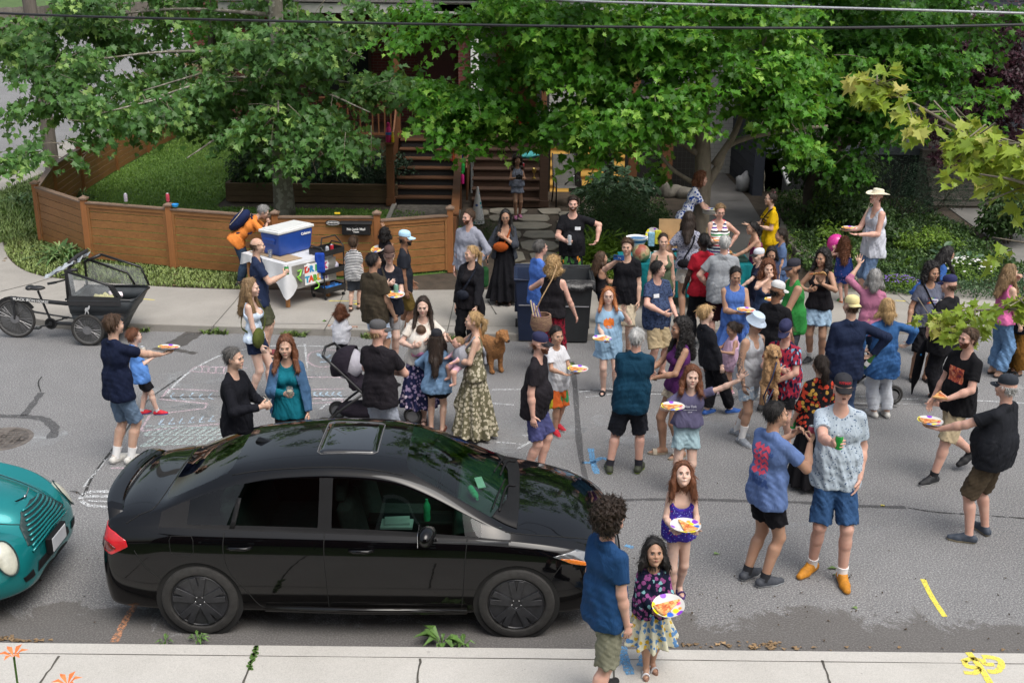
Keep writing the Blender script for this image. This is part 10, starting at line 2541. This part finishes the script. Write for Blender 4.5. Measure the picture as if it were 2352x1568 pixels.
hr_=gz(1735,436,.14);HRl=emp('hose_reel','cream garden hose reel beside the green bin','hose reel',tu(hr_));CRM=mat('cream plastic',(.36,.33,.25),.6)
for s in(-1,1):
 b=MB().tb([(s*.16,.2*cos(a),.32+.2*sin(a))for a in[2*PI*k/20 for k in rg(20)]],.016,6,closed=True)
 for k in rg(4):a=PI*k/4;b.bar((s*.16,.2*cos(a),.32+.2*sin(a)),(s*.16,-.2*cos(a),.32-.2*sin(a)),.01,.02)
 b.bar((s*.18,-.2,0),(s*.18,0,.32),.02,.03);b.bar((s*.18,.2,0),(s*.18,0,.32),.02,.03);b.bd('reel_side',CRM,HRl,smo=True)
b=MB()
for k in rg(7):b.tb([(-.12+k*.04,.13*cos(a),.32+.13*sin(a))for a in[2*PI*j/16 for j in rg(16)]],.018,6,closed=True)
b.bd('hose',mat('dark green hose',(.02,.06,.03),.5),HRl,smo='all')
b=MB().ball((0,0,.2),1,8,sc3=(.2,.18,.26));b.v=[(x*(1+.2*sin(z*30)),y,z*(1+.15*sin(x*23)))for x,y,z in b.v];o=b.bd('rubble_sack',mat('pale sack',(.3,.3,.31),.5,bmp=.8),smo='all');o.location=gz(1706,438,.14);tag(o,'crumpled pale plastic sack left of the hose reel','sack')
# ================================================================ stroller
sp0=gz(845,985)
SV=emp('stroller','black pushchair with a pale lined hood behind the man in the charcoal t-shirt','stroller',tu(sp0),R_(-8))
BKF=C('221d26')
b=MB();n=12;m_=10;vs=[]
for i in rg(n+1):
 th=R_(-10+120*i/n)
 for j in rg(m_+1):
  ph=PI*j/m_;r=.25;vs.append((-.22-sin(th)*r*sin(ph)*1.1+.05,cos(ph)*.23,.8+cos(th)*r*sin(ph)*1.15))
b.add(vs,[(i*(m_+1)+j,i*(m_+1)+j+1,(i+1)*(m_+1)+j+1,(i+1)*(m_+1)+j)for i in rg(n)for j in rg(m_)]);o=b.bd('hood',BKF,SV,smo='all');md=o.modifiers.new('s','SOLIDIFY');md.thickness=.012
b=MB().ball((-.22,0,.86),1,9,sc3=(.2,.19,.2));b.bd('hood_lining',C('a8a6b0'),SV,smo='all')
b=MB().box((.06,0,.58),(.5,.36,.1),rot=Mt.Rotation(.25,3,'Y'));b.box((-.18,0,.75),(.1,.36,.42),rot=Mt.Rotation(-.45,3,'Y'));b.bd('seat',BKF,SV,bevel=.04)
b=MB()
for s in(-1,1):
 b.tb([(-.46,s*.24,1.02),(-.3,s*.25,.88),(.1,s*.25,.5),(.5,s*.24,.16)],.016,8);b.tb([(.02,s*.25,.56),(-.3,s*.25,.3),(-.46,s*.25,.14)],.016,8)
b.tb([(-.46,-.24,1.02),(-.5,0,1.05),(-.46,.24,1.02)],.018,8);b.tb([(-.46,-.25,.14),(-.46,.25,.14)],.014,8);b.tb([(.25,-.25,.56),(.42,0,.62),(.25,.25,.56)],.018,8);b.bd('chassis',BP,SV,smo='all')
for x,y in((.52,-.24),(.52,.24),(-.46,-.27),(-.46,.27)):spoke_wheel(SV,(x,y,.12),.12,.018,8)
b=MB().ball((-.1,0,.26),1,8,sc3=(.28,.2,.1));b.bd('basket',BKF,SV,smo='all')
sp1=gz(2015,945)
S2_=emp('second_stroller','mostly hidden black pushchair between the navy topped man and the woman in white trousers','stroller',tu(sp1+Vc((.1,.35,0))));S2_.name='stroller'
for x,y in((.16,-.1),(.16,.3),(-.45,0)):spoke_wheel(S2_,(x,y,.14),.14,.02,8)
b=MB().tb([(.16,0,.14),(-.1,0,.45),(-.45,0,.14)],.018,8);b.tb([(-.1,0,.45),(-.5,0,.95)],.018,8);b.tb([(.16,-.1,.14),(.16,.3,.14)],.014,6);b.bd('chassis',BP,S2_,smo='all');b=MB().box((-.15,.05,.5),(.45,.34,.1));b.bd('seat',BKF,S2_,bevel=.04)
